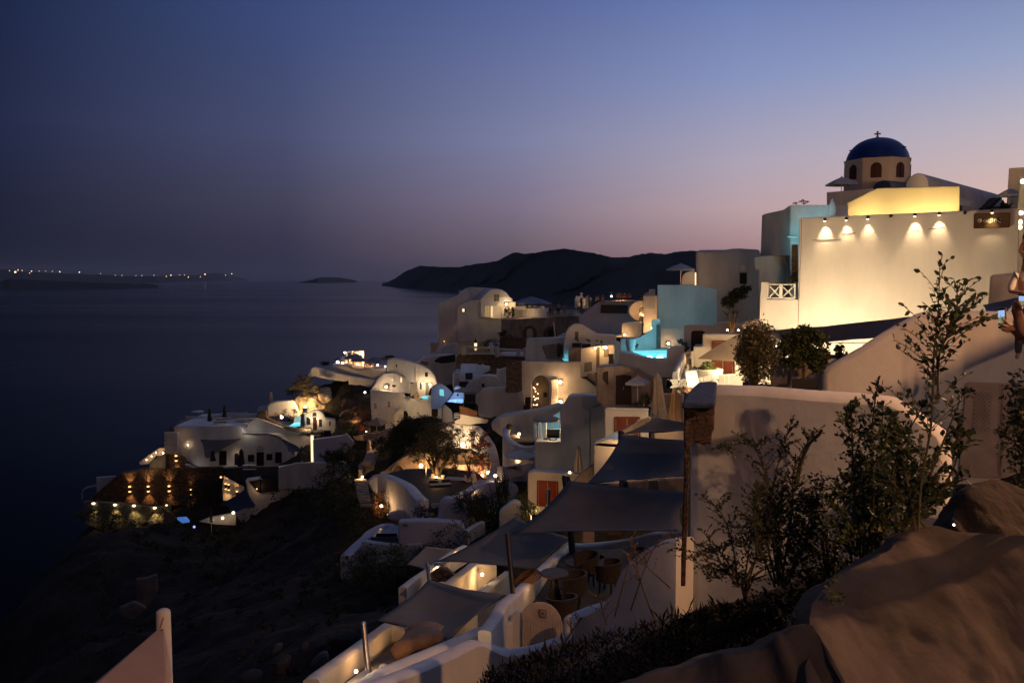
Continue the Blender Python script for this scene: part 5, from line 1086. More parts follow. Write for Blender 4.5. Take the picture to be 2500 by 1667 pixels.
for k, (x, y, wt) in enumerate([(630, 905, 230), (798, 903, 260), (988, 900, 130), (1185, 932, 40)]):
    updown(['first double light from the sea on the brown retaining wall', 'second double light from the sea on the brown retaining wall', 'third double light from the sea on the brown retaining wall', 'dim fourth double light half hidden by bushes'][k], UW, x, y, wt, 'lights on the stone walls', bulb=.2 if k < 3 else .12)
ST2 = stone_mat('layered_grey_masonry', (.20, .17, .10), (.36, .31, .18), 2.0, (.015, .014, .01), .12)
LWL = Fa(6, 600, 1100, 112, 0)
cpt = [(228, 1012), (300, 1016), (420, 1024), (520, 1032), (620, 1044), (740, 1052), (850, 1062), (930, 1056), (990, 1045)]
lw = MB()
tp = [P(6, x, y, 112 + 2.2 * abs((x - 600) / 380) ** 2) for x, y in cpt]
lo = ribbon('wall', 'lower curved stone wall lit from its rim by five downlights', 'wall', tp, lambda t: 3.2 + 4.2 * t - 2.5 * max(0, t - .8) * 2, .8, ST2)
for k, (x, y, wt) in enumerate([(292, 1040, 170), (488, 1052, 160), (660, 1060, 190), (850, 1080, 230), (958, 1056, 60)]):
    p = P(6, x, y, 111.2 + 2.2 * abs((x - 600) / 380) ** 2); t = thing('wall_light', ['downlight at the seaward end of the lower curved wall', 'second downlight of the lower curved wall', 'third downlight, in the middle of the lower curved wall', 'fourth and brightest downlight of the lower curved wall', 'small downlight where the lower curved wall ends'][k], 'wall light', p, 'downlights of the lower curved wall')
    MB().box(p + V((0, .1, .25)), .5, .4, .15).build('hood', DST, t); MB().ball(p, .24 if k < 4 else .15, 10, sz=.7).build('bulb', mat('pale_bulb', (.02, .02, .02), emit=(1, .78, .42), es=3.5), t)
    light('glow', p + V((0, -.35, -.5)), wt, (1, .72, .32), .1, t, 85, V((0, .45, -1)), 1)
bld('wall', 'white cube parapet at the tip of the stone terraces', 'wall', Fa(6, 400, 870, 118, 0), [(318, 805), (497, 793), (500, 830), (322, 945)], 3, PLG, .05)
tag(ribbon('railing_wall', None, None, [P(6, 190, 985, 119), P(6, 192, 920, 119), P(6, 240, 885, 119), P(6, 320, 868, 119)], .25, .2, PLG), 'thin white curved edge at the farthest tip of the terraces', 'edge')
for k, (x, y, rx, rz) in enumerate([(1180, 990, 3.4, 3), (1290, 910, 3.2, 2.6), (1390, 930, 2.8, 2.4), (1420, 870, 2.2, 1.4)]):
    c = P(6, x, y, 110.5 + k * .6); tree('shrub', ['big dark shrub below the fourth double light', 'dark shrub mass in front of the brown retaining wall', 'dark shrub beside the warm lit passage', 'dark shrub top at the corner of the brown retaining wall'][k], c - V((0, 0, rz)), [c], .12, [(c, rx, 2, rz, 1)], LFD, 800, .3, cat='shrub')
c = P(6, 480, 1220, 109)
for k, (x, y, r_, rz, Y) in enumerate([(330, 1170, 5.5, 1.4, 108), (480, 1210, 5, 2.0, 107), (600, 1280, 5, 2.8, 106), (250, 1130, 3, 1.0, 109), (780, 1290, 3, 2.4, 107)]):
    c = P(6, x, y, Y); tree('bush', 'dry scrub bush on the cliff below the lower curved wall', c - V((0, 0, rz)), [c], .08, [(c, r_, 2.5, rz, 1)], LFO, 900, .3, cat='bush', group='scrub bushes below the lower curved wall')
# right part of the hotel: passage, dark sails, lounge
PW = Fa(6, 1540, 870, 107, 18)
o = bld('wall', 'orange lit passage wall with three slim wall lights', 'wall', PW, [(1480, 785), (1560, 835), (1665, 890), (1668, 1000), (1470, 1020), (1465, 900)], .8, PLW, .06)
for k, (x, y, wt) in enumerate([(1497, 880, 60), (1524, 888, 60), (1600, 950, 60)]): updown(['first slim wall light of the orange passage', 'second slim wall light of the orange passage', 'third slim wall light nearest the dark sail'][k], PW, x, y, wt, 'slim lights of the orange passage', both=True, bulb=.14)
lamp('red lantern at the head of the orange passage', P(6, 1457, 798, 106), 8, bulb=.14, bm=EWD)
bld('roof', 'dark sloping roof slab behind the orange passage', 'roof', Fa(6, 1560, 800, 109, 0), [(1480, 720), (1980, 700), (1980, 830), (1680, 830), (1665, 888), (1490, 780)], 4, FLR, .05)
LG = Fa(6, 1860, 960, 104, 0)
o = bld('house', 'grey white house with an open dark lounge below the cliff house', 'house', LG, [(1675, 830), (1700, 822), (1808, 808), (1815, 838), (1980, 838), (1980, 712), (2120, 690), (2130, 700), (2300, 695), (2480, 690), (2440, 960), (2300, 1010), (2200, 1000), (2130, 1030), (2100, 985), (1900, 1040), (1810, 1190), (1640, 1215), (1590, 1150), (1590, 1100), (1690, 890)], 5, PL, .1)
bld('lounge_shade_panel', 'black panel in place of the dark open lounge', None, LG, [(1705, 838), (1808, 822), (1982, 812), (1984, 918), (1810, 945), (1785, 935)], .1, BLK, .01, off=.04, parent=o)  # black sheet on the wall paints the dark of an open room
lamp('dim lamp inside the open dark lounge', LG(1790, 900, .3), 12, bulb=.1, bm=EWD, off=.3)
MB().tube([LG(1812, 940, .15), LG(1812, 800, .15)], .06, 6).bar(LG(1812, 940, .2), LG(1984, 915, .2), .08).bar(LG(1720, 842, .2), LG(1808, 828, .2), .06).build('railing', DST, o)
sail('shade_sail', 'dark blue sail hanging over the bright corner lounge', [P(6, 1690, 895, 100), P(6, 1770, 1060, 98), P(6, 1590, 1120, 97), P(6, 1440, 1050, 99)], m=mat('navy_sail', (.035, .045, .085), .9), k=.06)
o = bld('wall', 'white floor wedge of the bright corner lounge', 'wall', Fa(6, 1400, 1200, 99, 0), [(1255, 1205), (1350, 1165), (1540, 1130), (1590, 1090), (1590, 1240), (1400, 1232)], 1, PL, .05)
for k, (x, y, wt) in enumerate([(1475, 1168, 8), (1375, 1190, 7), (1572, 1120, 10)]): lamp(['bright cushion lamp in the middle of the corner lounge', 'white lamp at the tip of the corner lounge', 'lamp under the dark blue sail corner'][k], P(6, x, y, 98.5), wt, bulb=.2, bm=emis('soft_lamp', (1, .8, .5), 3), bracket=False, off=.3)
closed_umbrella('dark umbrella pole figure in the bright corner lounge', P(6, 1362, 1090, 98), 1.6, .2, 1.8, CHR)
pb = MB().prism([P(6, x, y, 101 - (y - 1160) * .04) for x, y in [(1055, 1165), (1140, 1160), (1168, 1190), (1100, 1198)]], (0, 0, -.3)).build('swimming_pool', mat('blue_night_pool', (.02, .06, .2), .1, emit=(.08, .25, .75), es=.55)); tag(pb, 'small dark blue lit pool on the lowest terrace', 'pool')  # the blue emission replaces lamps under the water
lamp('tiny violet light on the lowest terrace', P(6, 1215, 1248, 99), 2, bulb=.16, bm=emis('violet_led', (.3, .3, 1), 2), bracket=False, col=(.3, .3, 1))
o = bld('wall', 'dark buttress wall running down from the small curved wall end', 'wall', Fa(6, 1000, 1180, 104, 30), [(925, 1085), (990, 1120), (1100, 1210), (1160, 1300), (1100, 1380), (940, 1330)], 1, ST, .1)
for k, (x, y, Y, lb) in enumerate([(1715, 735, 111, 'dining table set on the terrace before the fanlight door'), (1720, 770, 109, 'second dark table set on the cliff house terrace')]):
    p = P(6, x, y, Y); t = thing('table', lb, 'table', p); MB().box(p + V((0, 0, .7)), 1.8, .9, .06).build('top', PLG, t); MB().box(p + V((0, 0, .3)), .3, .3, .7).build('leg', DST, t)
sn = MB()
for x0 in (1330, 1405):
    c = P(6, x0, 690, 115); sn.box(c, .6, .6, .1).box(c + V((.28, 0, .4)), .08, .6, .8).box(c + V((0, 0, -.35)), .5, .5, .6)
# right wing: sail, lit post, roofs
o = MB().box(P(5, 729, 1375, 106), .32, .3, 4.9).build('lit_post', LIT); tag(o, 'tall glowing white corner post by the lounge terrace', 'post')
light('post_glow', P(5, 700, 1420, 105), 14, WARM, .1, o)
sail('shade_sail', 'grey blue sail slanting behind the glowing white post', [P(5, 400, 1210, 112), P(5, 560, 1290, 109), P(5, 670, 1380, 107), P(5, 470, 1350, 109)], m=mat('slate_sail', (.12, .14, .18), .9), k=.05)
CL = mat('lilac_skylit_plaster', (.46, .45, .56), .9, .12, .6, .02)  # lilac stands in for bluish sky light on white roofs and domes
o = bld('house', 'lilac grey flat roofed house right of the glowing post', 'house', Fa(5, 900, 1400, 104, 0), [(735, 1225), (880, 1205), (1070, 1180), (1110, 1160), (1190, 1250), (1150, 1330), (1100, 1370), (940, 1370), (880, 1340), (870, 1480), (740, 1480)], 4, CL, .1)
bld('roof', None, None, Fa(5, 900, 1400, 103.9, 0), [(870, 1345), (940, 1372), (1100, 1372), (1150, 1335), (1150, 1500), (870, 1500)], .3, BLK, .02, parent=o)
bld('wall', 'pale wall with a round porthole below the lilac roofed house', 'wall', Fa(5, 700, 1540, 102, 4), [(355, 1530), (540, 1480), (1080, 1460), (1180, 1560), (1050, 1650), (860, 1700), (850, 1768), (360, 1768)], 2, PLG, .12)
o = MB().lathe(Fa(7, 65, 895, 101.8, 0)(65, 895) + V((0, 0, -.05)), [(.28, 0), (.28, .12), (.2, .14)], 20).build('porthole', BLK); o.rotation_euler = (0, 0, 0)
tag(o, 'dark round porthole opening in the pale wall', 'porthole')
# upper garden of cave house
rk = Fa(5, 760, 800, 128, 0)
def lumpy(name, label, cat, fn, nu, nv, m, amp, sc_, solid=.0, parent=None):
    def g_(u, v):
        p = fn(u, v); k = NZ.fractal(p * sc_, 1, 2.1, 5); return p + V((0, -k * amp, k * amp * .5))
    o = MB().grid(g_, nu, nv).build(name, m, parent, smooth=True, solid=solid)
    return tag(o, label, cat) if parent is None else o
def patch(tl, tr, br, bl_, bulge=0, r=5):
    a, b, c, d = [P(r, *q) for q in (tl, tr, br, bl_)]
    return lambda u, v: a.lerp(b, u).lerp(d.lerp(c, u), v) + V((0, -bulge * sin(pi * u) * sin(pi * v), bulge * .4 * sin(pi * u)))
o = lumpy('rock', 'rough rock outcrop brightly lit orange above the cave house', 'rock', patch((525, 700, 131), (940, 690, 131), (940, 900, 126), (560, 960, 124), 1.0), 40, 26, mat('pale_cave_rock', (.55, .44, .32), .9, .4, .8, .15, 2.5), 1.5, .35, .3)
bld('wall', 'grey white slab wall behind the orange lit rock', 'wall', rk.back(4), [(578, 700), (640, 690), (930, 690), (940, 740), (1060, 745), (1085, 790), (1080, 1000), (840, 1000), (578, 760)], 3, PL, .15)
lamp('hidden bright floodlight at the foot of the orange lit rock', P(5, 650, 895, 123), 1400, n=V((0, 0, 1)), col=(1, .6, .24), bulb=.3, off=.3)
bld('wall', 'rounded grey white wall on the seaward side of the orange lit rock', 'wall', Fa(5, 380, 880, 124, 0), [(228, 860), (260, 820), (330, 800), (520, 790), (560, 850), (600, 960), (560, 1000), (380, 960), (270, 975), (228, 965)], 2, PL, .3)
bld('wall', 'low grey slab at the cliff edge beside the dark rock shelf', 'wall', Fa(5, 190, 870, 128, 0), [(138, 870), (200, 850), (230, 850), (225, 900), (120, 930)], 1.5, PLG, .1)
CV = Fa(5, 750, 1020, 120, 0)
cave = bld('house', 'small white cave house with an arched fanlight door and closed shutters', 'house', CV, [(640, 950), (700, 910), (760, 890), (820, 900), (850, 930), (870, 985), (985, 1000), (990, 1130), (930, 1170), (790, 1140), (640, 1130)], 5, PL, .15)
opening(cave, CV, rect(664, 978, 706, 1060), 'window', BLK, DKD, fw=.06); opening(cave, CV, rect(800, 1000, 834, 1082), 'window', BLK, DKD, fw=.06)
opening(cave, CV, rect(736, 975, 780, 1128), 'door', DKD, DKD, fw=.06); opening(cave, CV, arch(730, 774, 922, 968, 944), 'window', BLK, DKD, fw=.05); opening(cave, CV, rect(912, 1020, 928, 1072), 'window', BLK, DKD, fw=.04)
lamp('lamp left of the arched fanlight door of the cave house', CV(716, 980, .15), 85, bulb=.14, off=.4, col=WARM2); lamp('lamp right of the arched fanlight door of the cave house', CV(789, 990, .15), 60, bulb=.12, off=.4, col=WARM2)
light('patio_glow', CV(700, 1110, 2), 60, WARM2, .1, cave)
o = MB().prism([P(5, x, y, 119) for x, y in [(470, 1075), (500, 1062), (610, 1052), (610, 1072), (535, 1085)]], (0, 2, 0)).build('plunge_pool', POOL); tag(o, 'cyan plunge pool on the patio of the small cave house', 'pool')
light('pool_light', P(5, 560, 1020, 120), 55, (.25, .85, 1), .2, o)
o = bld('wall', 'white niche wall washed cyan by the cave house pool', 'wall', Fa(5, 580, 1010, 122, 0), [(520, 1060), (530, 980), (560, 960), (610, 968), (612, 1062)], 1, PL, .1)
bld('wall', 'low patio wall around the cave house pool', 'wall', Fa(5, 600, 1100, 118.4, 0), [(385, 1060), (470, 1080), (535, 1095), (720, 1090), (725, 1140), (640, 1160), (440, 1120)], 1, PLR, .1)
closed_umbrella('grey closed umbrella on the cave house patio', P(5, 622, 925, 117.5), 1.9, .36, 1.1, mat('grey_canvas', (.22, .20, .20), .9))
t = thing('bistro_table', 'small round table on the cave house patio', 'table', P(5, 680, 1130, 117.5)); MB().lathe(P(5, 680, 1098, 117.5), [(.4, 0), (.4, .05)], 12).build('top', DST, t); MB().tube([P(5, 680, 1130, 117.5), P(5, 680, 1100, 117.5)], .05, 6).build('leg', DST, t)
tree('shrub', 'thorny bush lit orange from beneath beside the cave house pool', P(5, 430, 1030, 119), [P(5, 400, 960, 119), P(5, 470, 950, 119)], .07, [(P(5, 405, 960, 119), 2.0, 1.3, 1.7, 1), (P(5, 500, 950, 119), 2.2, 1.3, 1.5, .8)], LFB, 330, .28, cat='shrub')
lamp('uplight glowing inside the thorny bush', P(5, 395, 995, 119.6), 45, n=V((0, 0, 1)), bulb=.28, bracket=False)
for k, (x, y) in enumerate([(640, 1160), (760, 1195), (790, 1150)]):
    p = P(5, x, y, 115); t = thing('sun_lounger', ['lounger at the seaward side of the cave house patio', 'cream lounger below the cave house door', 'dark lounger beside the small table'][k], 'lounger', p, 'loungers below the cave house'); MB().box(p + V((0, 0, .3)), 1.5, .6, .2, 20).build('mattress', CUS, t, bevel=.04); MB().box(p, 1.4, .5, .2, 20).build('frame', DKD, t)
MBs = bld('planter', 'dark square plinth with a framed pale slab below the cave house', 'planter', Fa(5, 890, 1160, 113.5, 0), rect(850, 1125, 932, 1205), 1.5, BLK, .05)
bld('roof', 'long low white curved roof sweeping from the sun terrace to the lit rock', 'roof', Fa(5, 250, 1100, 119.5, 0), [(-90, 1160), (0, 1150), (40, 1165), (0, 1110), (60, 1020), (110, 985), (200, 1010), (330, 1060), (520, 1130), (690, 1190), (740, 1225), (735, 1390), (600, 1350), (470, 1280), (400, 1210), (300, 1165), (120, 1160)], 1.5, PL, .3)
light('sweep_glow', P(5, 10, 1135, 117.3), 26, (1, .85, .6), .1, None)
bld('rock', 'brown rock shelf above the sweeping white roof', 'rock', Fa(5, 200, 970, 122, 0), [(100, 1000), (140, 915), (225, 905), (240, 980), (380, 1040), (470, 1120), (380, 1110), (200, 1020)], 2, ST, .2)
o = lumpy('slope', 'scrubby brown rock slope lit faintly between the terraces', 'slope', patch((1080, 790, 122), (1370, 880, 118), (1370, 1180, 108), (980, 1180, 112), 0), 30, 30, mat('brown_rock', (.20, .12, .07), .95, .5, .7, .2, 1.6), 1.2, .3, .3); o['kind'] = 'structure'
light('slope_glow', P(5, 1190, 1000, 113), 60, WARM, .3, None)
tree('tree', 'leafy green shrub tree on the scrub slope', P(5, 1150, 1180, 110), [P(5, 1140, 1110, 110)], .12, [(P(5, 1130, 1110, 110), 3.0, 1.8, 1.9, 1)], LFG, 800, .3)
for k, (x, y, rx, rz) in enumerate([(1220, 900, 1.8, 1.5), (1290, 960, 1.6, 1.6), (1330, 1030, 1.4, 1.4), (1100, 1060, 2, 1.2)]):
    c = P(5, x, y, 113); tree('shrub', 'reddish dry shrub on the scrub slope', c - V((0, 0, rz)), [c], .07, [(c, rx, 1.2, rz, 1)], LFB, 380, .28, cat='shrub', group='reddish shrubs on the scrub slope')
# ================================================================== GARDEN COURTYARD (region 7)
zc = -18.6
CW = dict(name='wall', cat='wall')
# floor
o = MB().prism([Hz(7, x, y, zc) for x, y in [(600, 930), (860, 870), (1300, 860), (1620, 900), (1700, 960), (1500, 1080), (1360, 1160), (1230, 1260), (1040, 1290), (880, 1060), (640, 945)]], (0, 0, -.5)).build('courtyard_paving', FLR); tag(o, 'dark paved floor of the sunken garden courtyard', 'paving', kind='structure')
cf = Hz(7, 900, 1000, zc)
ribbon('wall', 'outer white wall curling round the near side of the garden courtyard', 'wall', [Hz(7, 575, 925, zc + 1.2), Hz(7, 660, 940, zc + 1.2), Hz(7, 800, 1000, zc + 1.2), Hz(7, 900, 1060, zc + 1.2), Hz(7, 980, 1150, zc + 1.2), Hz(7, 1045, 1210, zc + 1.2)], 3.0, .9, PL)
lb_ = Fa(7, 1030, 1240, Hz(7, 1045, 1210, zc + 1.2).y - .6, 0)
bld('wall', 'square end block of the outer courtyard wall', 'wall', lb_, [(1000, 1195), (1060, 1190), (1062, 1265), (1000, 1310)], 1.2, PL, .1)
fw_ = Fa(7, 700, 1150, 71.5, -8)
o = bld('wall', 'tall white garden wall lit by flames of light behind the round red bush', 'wall', fw_, [(428, 1005), (500, 940), (570, 930), (700, 985), (820, 1055), (930, 1120), (1000, 1180), (1002, 1325), (720, 1330), (480, 1110)], .7, PL, .15)
lamp('ground floodlight between the round red bush and the white garden wall', P(7, 765, 1300, 69.8), 150, n=V((0, 0, 1)), bulb=.17, off=.1)
light('flame_glow', P(7, 860, 1285, 70), 50, WARM, .05, o)
tree('bush', 'round red brown bush with a light burning inside', P(7, 590, 1400, 69), [P(7, 590, 1250, 69), P(7, 560, 1280, 69)], .08, [(P(7, 595, 1235, 69), 1.85, 1.3, 1.75, 1), (P(7, 560, 1310, 69), 1.4, 1, 1.2, .6)], LFB, 1300, .19, cat='bush')
lamp('white hot floodlight seen through the round red bush', P(7, 590, 1270, 68.3), 55, n=V((0, -1, 0)), bulb=.12, bracket=False)
# steps left
sx_ = [(360, 985), (365, 1005), (370, 1030), (375, 1055), (378, 1080), (382, 1108), (388, 1135), (395, 1165), (405, 1195), (418, 1228), (430, 1262)]
stp = MB()
for k, (x, y) in enumerate(sx_): p = P(7, x, y, 79.5 - k * .9); stp.box(p + V((0, 0, -.08)), 1.15, .5, .16, 4)
o = tag(stp.build('steps', PLR), 'long flight of worn pale steps beside the round red bush', 'steps')
lamp('lamp glowing at the head of the worn steps', P(7, 390, 955, 80), 90, bulb=.12, off=.2, n=V((-.5, -.8, 0)))
lamp('faint step light halfway down the worn steps', P(7, 420, 1170, 73.5), 22, bulb=.05, off=.2)
stp = MB()
for k in range(7): stp.box(P(7, 505 - k * 9, 625 + k * 24, 95 - k * 1.8) + V((0, 0, -.3)), 1.0, 1.4, .5, -10)
tag(stp.build('steps', PLR), 'pinkish brown steps curving up beside the closed umbrella', 'steps')
ribbon('wall', 'low edge wall between the worn steps and the shadowed slope', 'wall', [P(7, 358, 880, 82), P(7, 362, 820, 85), P(7, 410, 780, 87), P(7, 490, 742, 90)], 1.4, .4, PLR)
closed_umbrella('faded closed umbrella by the curving pinkish steps', P(7, 448, 545, 92), 1.25, .30, 1.0, FAB)
light('step_glow', P(7, 520, 600, 92), 50, WARM, .2, None); light('step_glow', P(7, 300, 540, 98), 35, WARM, .2, None)
bld('wall', 'sloping white wall above the curving pinkish steps', 'wall', Fa(7, 580, 520, 97, 0), [(470, 560), (560, 500), (700, 440), (720, 470), (680, 560), (560, 640), (480, 620)], 1, PLR, .15)
# left mass: white cave front of courtyard
CB = Fa(7, 850, 850, 80, -4)
o = bld('wall', 'white cave front with a light filled round opening on the garden courtyard', 'wall', CB, [(560, 920), (620, 895), (690, 840), (760, 780), (840, 725), (900, 690), (1000, 680), (1250, 720), (1420, 700), (1560, 660), (1760, 740), (1780, 900), (1760, 1000), (1120, 960), (860, 930), (700, 935)], 1.5, PLR, .15)
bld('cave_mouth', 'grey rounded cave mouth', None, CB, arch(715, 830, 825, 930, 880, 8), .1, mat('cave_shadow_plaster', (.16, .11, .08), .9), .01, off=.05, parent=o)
MB().tube([CB(x, y, .12) for x, y in arch(712, 832, 822, 900, 880, 10)[1:-1]], .12, 6).build('arch_rim', PLR, o)
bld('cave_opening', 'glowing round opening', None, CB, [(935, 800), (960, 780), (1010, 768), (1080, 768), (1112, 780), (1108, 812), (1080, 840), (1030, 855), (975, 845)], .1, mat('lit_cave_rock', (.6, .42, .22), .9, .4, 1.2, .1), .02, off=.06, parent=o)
lamp('blazing floodlight inside the round cave opening', CB(1035, 815, .6), 230, n=V((0, -1, 0)), bulb=.2, bracket=False, off=.3)
# back wall
BK = Fa(7, 1500, 550, 92, 4)
o = bld('wall', 'tall curved garden back wall lit behind the pink flowers', 'wall', BK, [(1200, 420), (1290, 385), (1400, 375), (1560, 385), (1640, 405), (1700, 470), (1720, 560), (1740, 740), (1400, 760), (1180, 700)], 1.2, PL, .2)
bld('pillar', None, None, BK, [(1525, 520), (1555, 500), (1580, 520), (1580, 645), (1525, 640)], .5, PL, .08, off=.5, parent=o)
lamp('square bright floodlight against the curved garden back wall', BK(1480, 588, .6), 330, n=V((0, -1, 0)), bulb=.25, bracket=False, off=.3, col=WARM2)
o = ribbon('wall', 'long white snaking wall descending round the garden courtyard', 'wall', [P(7, 1620, 402, 93), P(7, 1690, 470, 90), P(7, 1745, 545, 87), P(7, 1790, 620, 84), P(7, 1822, 740, 80), P(7, 1832, 850, 76), P(7, 1800, 940, 73), P(7, 1770, 1010, 71)], 3.2, .9, PL)
bld('terrace', 'pinkish ledge under the garden back wall', 'terrace', Fa(7, 1450, 700, 86, 0), [(1230, 800), (1250, 650), (1420, 640), (1560, 660), (1580, 800)], 1.5, PLR, .1)
# lower niches with lamps
NCH = Fa(7, 1450, 880, 78.8, 0)
o = bld('wall', 'brown plaster niche wall behind the courtyard sofas', 'wall', NCH, [(1230, 815), (1420, 825), (1600, 815), (1780, 840), (1790, 980), (1560, 980), (1230, 960)], .6, PLR, .06)
for k, (x, y, wt) in enumerate([(1400, 858, 75), (1478, 932, 130), (1690, 945, 110), (1758, 912, 45)]):
    lamp(['floodlight under the small tree at the back of the courtyard', 'brightest floodlight behind the courtyard sofas', 'floodlight at the red flowers foot', 'small round lamp at the end of the courtyard niche wall'][k], NCH(x, y, .5), wt, bulb=(.15, .22, .18, .17)[k], bracket=False, n=V((0, -.6, .8)), off=.2)
lamp('lamp on the white doorway past the snaking wall', P(7, 1838, 938, 71), 30, bulb=.13)
bld('wall', 'bright white doorway slit past the snaking wall', 'wall', Fa(7, 1880, 950, 71.5, 0), [(1850, 915), (1905, 918), (1905, 995), (1845, 990)], .4, PLW, .04)
lamp('lamp washing the white doorway slit', P(7, 1868, 965, 70.8), 25, bulb=.1)
# olive tree
ot = P(7, 1185, 965, 74)
tree('olive_tree', 'big olive tree with a gold lit trunk in the garden courtyard', ot, [P(7, 1090, 770, 74), P(7, 1185, 740, 74), P(7, 1300, 760, 74), P(7, 1230, 700, 73), P(7, 1130, 700, 75)], .30,
     [(P(7, 1130, 600, 74), 2.9, 2.2, 2.9, 1.2), (P(7, 1270, 640, 74), 2.4, 2, 2.6, 1), (P(7, 1000, 700, 74), 2.2, 1.8, 1.6, .7), (P(7, 1350, 720, 74), 1.6, 1.4, 1.8, .5), (P(7, 1180, 460, 75), 2.3, 1.8, 1.8, .7)], LFO, 1500, .22)
lamp('uplight at the foot of the olive tree', ot + V((.1, -.9, .1)), 65, n=V((0, 0, 1)), bulb=.12, off=.1, name='ground_lamp')
tree('tree', 'massive dark evergreen above the garden courtyard', P(7, 960, 700, 88), [P(7, 900, 500, 88), P(7, 1000, 450, 88)], .3,
     [(P(7, 950, 490, 88), 4.2, 3, 3.8, 1.2), (P(7, 820, 580, 88), 3.2, 3, 3.8, .9), (P(7, 1090, 430, 89), 3.8, 3, 2.6, .8), (P(7, 900, 420, 88), 2.8, 2, 2.4, .6), (P(7, 770, 660, 86), 2.2, 2, 2.4, .5), (P(7, 980, 620, 87), 3.6, 2, 3, .9)], LFD, 3000, .28)
tree('tree', 'dark branching oleander beside the pinkish steps', P(7, 600, 700, 90), [P(7, 600, 610, 90), P(7, 650, 590, 90)], .1, [(P(7, 600, 620, 90), 2.6, 1.8, 2.0, 1), (P(7, 650, 570, 90), 2.0, 1.6, 1.4, .6)], LFD, 700, .26)
BG1 = mat('pink_white_bougainvillea', (1, 1, 1), .6, isl=[(.55, .06, .12), (.8, .55, .42), (.10, .12, .03), (.85, .6, .5), (.7, .1, .2)])
tree('bougainvillea', 'pink and white bougainvillea above the olive tree', P(7, 1320, 640, 84), [P(7, 1320, 500, 84)], .08, [(P(7, 1310, 440, 84), 1.3, .8, 1.3, 1), (P(7, 1320, 540, 84), 1.9, .9, 1.5, 1)], BG1, 420, .25, cat='bougainvillea')
tree('bougainvillea', 'deep red bougainvillea cascading by the snaking wall', P(7, 1680, 860, 80), [P(7, 1640, 620, 80), P(7, 1700, 700, 80)], .1, [(P(7, 1640, 530, 81), 2.0, 1.2, 2.2, 1), (P(7, 1650, 660, 80), 2.4, 1.2, 2.0, 1), (P(7, 1700, 800, 78), 2.2, 1.2, 1.6, .7)], LFR, 800, .24, cat='bougainvillea')
tree('shrub', 'spiky bare shrub lit between the bougainvilleas', P(7, 1440, 640, 85), [P(7, 1440, 540, 85)], .07, [(P(7, 1440, 520, 85), 1.9, 1, 2.0, 1)], LFO, 330, .22, cat='shrub')
tree('tree', 'small twisted dark tree against the niche wall', P(7, 1560, 960, 76), [P(7, 1480, 700, 76), P(7, 1560, 740, 76), P(7, 1390, 870, 76)], .12, [(P(7, 1560, 740, 76), 2.4, 1.2, 1.4, 1), (P(7, 1390, 880, 76), 1.0, .7, .6, .4)], LFD, 480, .22)
for k, (x, y, Y, r_, mt) in enumerate([(1360, 900, 75, 1.3, 'O'), (1290, 640, 82, 1.5, 'O'), (1430, 470, 88, 1.6, 'O'), (1560, 930, 74.5, 1.2, 'R'), (1640, 960, 73, 1.3, 'R'), (1000, 740, 79, 1.6, 'O'), (1260, 880, 76, 1.0, 'O'), (1730, 880, 75, 1.5, 'R'), (880, 700, 82, 1.6, 'D')]):
    c = P(7, x, y, Y); tree('shrub', ['olive sapling silhouetted by the niche floodlight', 'pale leaved shrub above the olive tree', 'shrub in front of the lit back wall', 'red leaved shrub beside the grey closed umbrella', 'red creeper low on the snaking wall', 'silvery shrub over the glowing cave opening', 'small shrub right of the gold lit trunk', 'red creeper halfway up the snaking wall', 'dark shrub at the shoulder of the cave front'][k], c - V((0, 0, r_ * .6)), [c, c + V((.3, 0, .2))], .04, [(c, r_, r_ * .7, r_, 1)], {'O': LFO, 'R': LFR, 'D': LFD}[mt], 380, .17, cat='shrub')
def sofa(label, r, x, y, Y, L_, yaw, cushions=2):
    p = P(r, x, y, Y); t = thing('sofa', label, 'sofa', p, 'courtyard sofas'); a = rad(yaw); e = V((cos(a), sin(a), 0)); f = V((-sin(a), cos(a), 0))
    MB().box(p + V((0, 0, .1)), L_, .5, .22, yaw).build('base', CHR, t); MB().box(p + V((0, 0, .25)) - f * .03, L_ * .97, .48, .1, yaw).build('seat_cushion', CUS, t, bevel=.03)
    MB().box(p + V((0, 0, .36)) + f * .24, L_, .1, .36, yaw).build('backrest', CHR, t, bevel=.02)
    for k in range(cushions): MB().box(p + e * L_ * (.35 * (2 * k - cushions + 1)) + f * .12 + V((0, 0, .42)), .32, .12, .28, yaw + 8).build('cushion', CUS, t, bevel=.04)
    return t
sofa('long cream sofa at the near side of the courtyard table', 7, 1230, 1065, 69, 1.9, 14, 1); sofa('cream sofa with pillows under the olive tree', 7, 1200, 1000, 73.5, 1.5, -20, 2); sofa('sofa backing on the niche wall', 7, 1420, 975, 76, 1.9, 5, 3); sofa('short sofa beside the white triangular umbrella', 7, 1520, 1020, 72, 1.2, -60, 2)
tp = P(7, 1390, 1000, 71); t = thing('table', 'low square cream topped table amid the courtyard sofas', 'table', tp); MB().box(tp + V((0, 0, .2)), 1.7, .95, .08, -12).build('top', CUS, t, bevel=.02)
for i, j in ((-1, -1), (1, -1), (1, 1), (-1, 1)): MB().box(tp + V((i * .7, j * .35, 0)), .05, .05, .4).build('leg', DST, t)
closed_umbrella('black closed umbrella leaning beside the cave mouth', P(7, 1045, 905, 76), 1.3, .36, .4, CHR, lean=(-.25, 0)); closed_umbrella('grey triangular closed umbrella at the courtyard end', P(7, 1592, 905, 72), 1.35, .40, .2, FABG)
o = MB().tube([P(7, 1072, 1010, 74), P(7, 1075, 820, 74)], .06, 6).build('pole', STL); tag(o, 'slim pole standing before the round cave opening', 'pole')
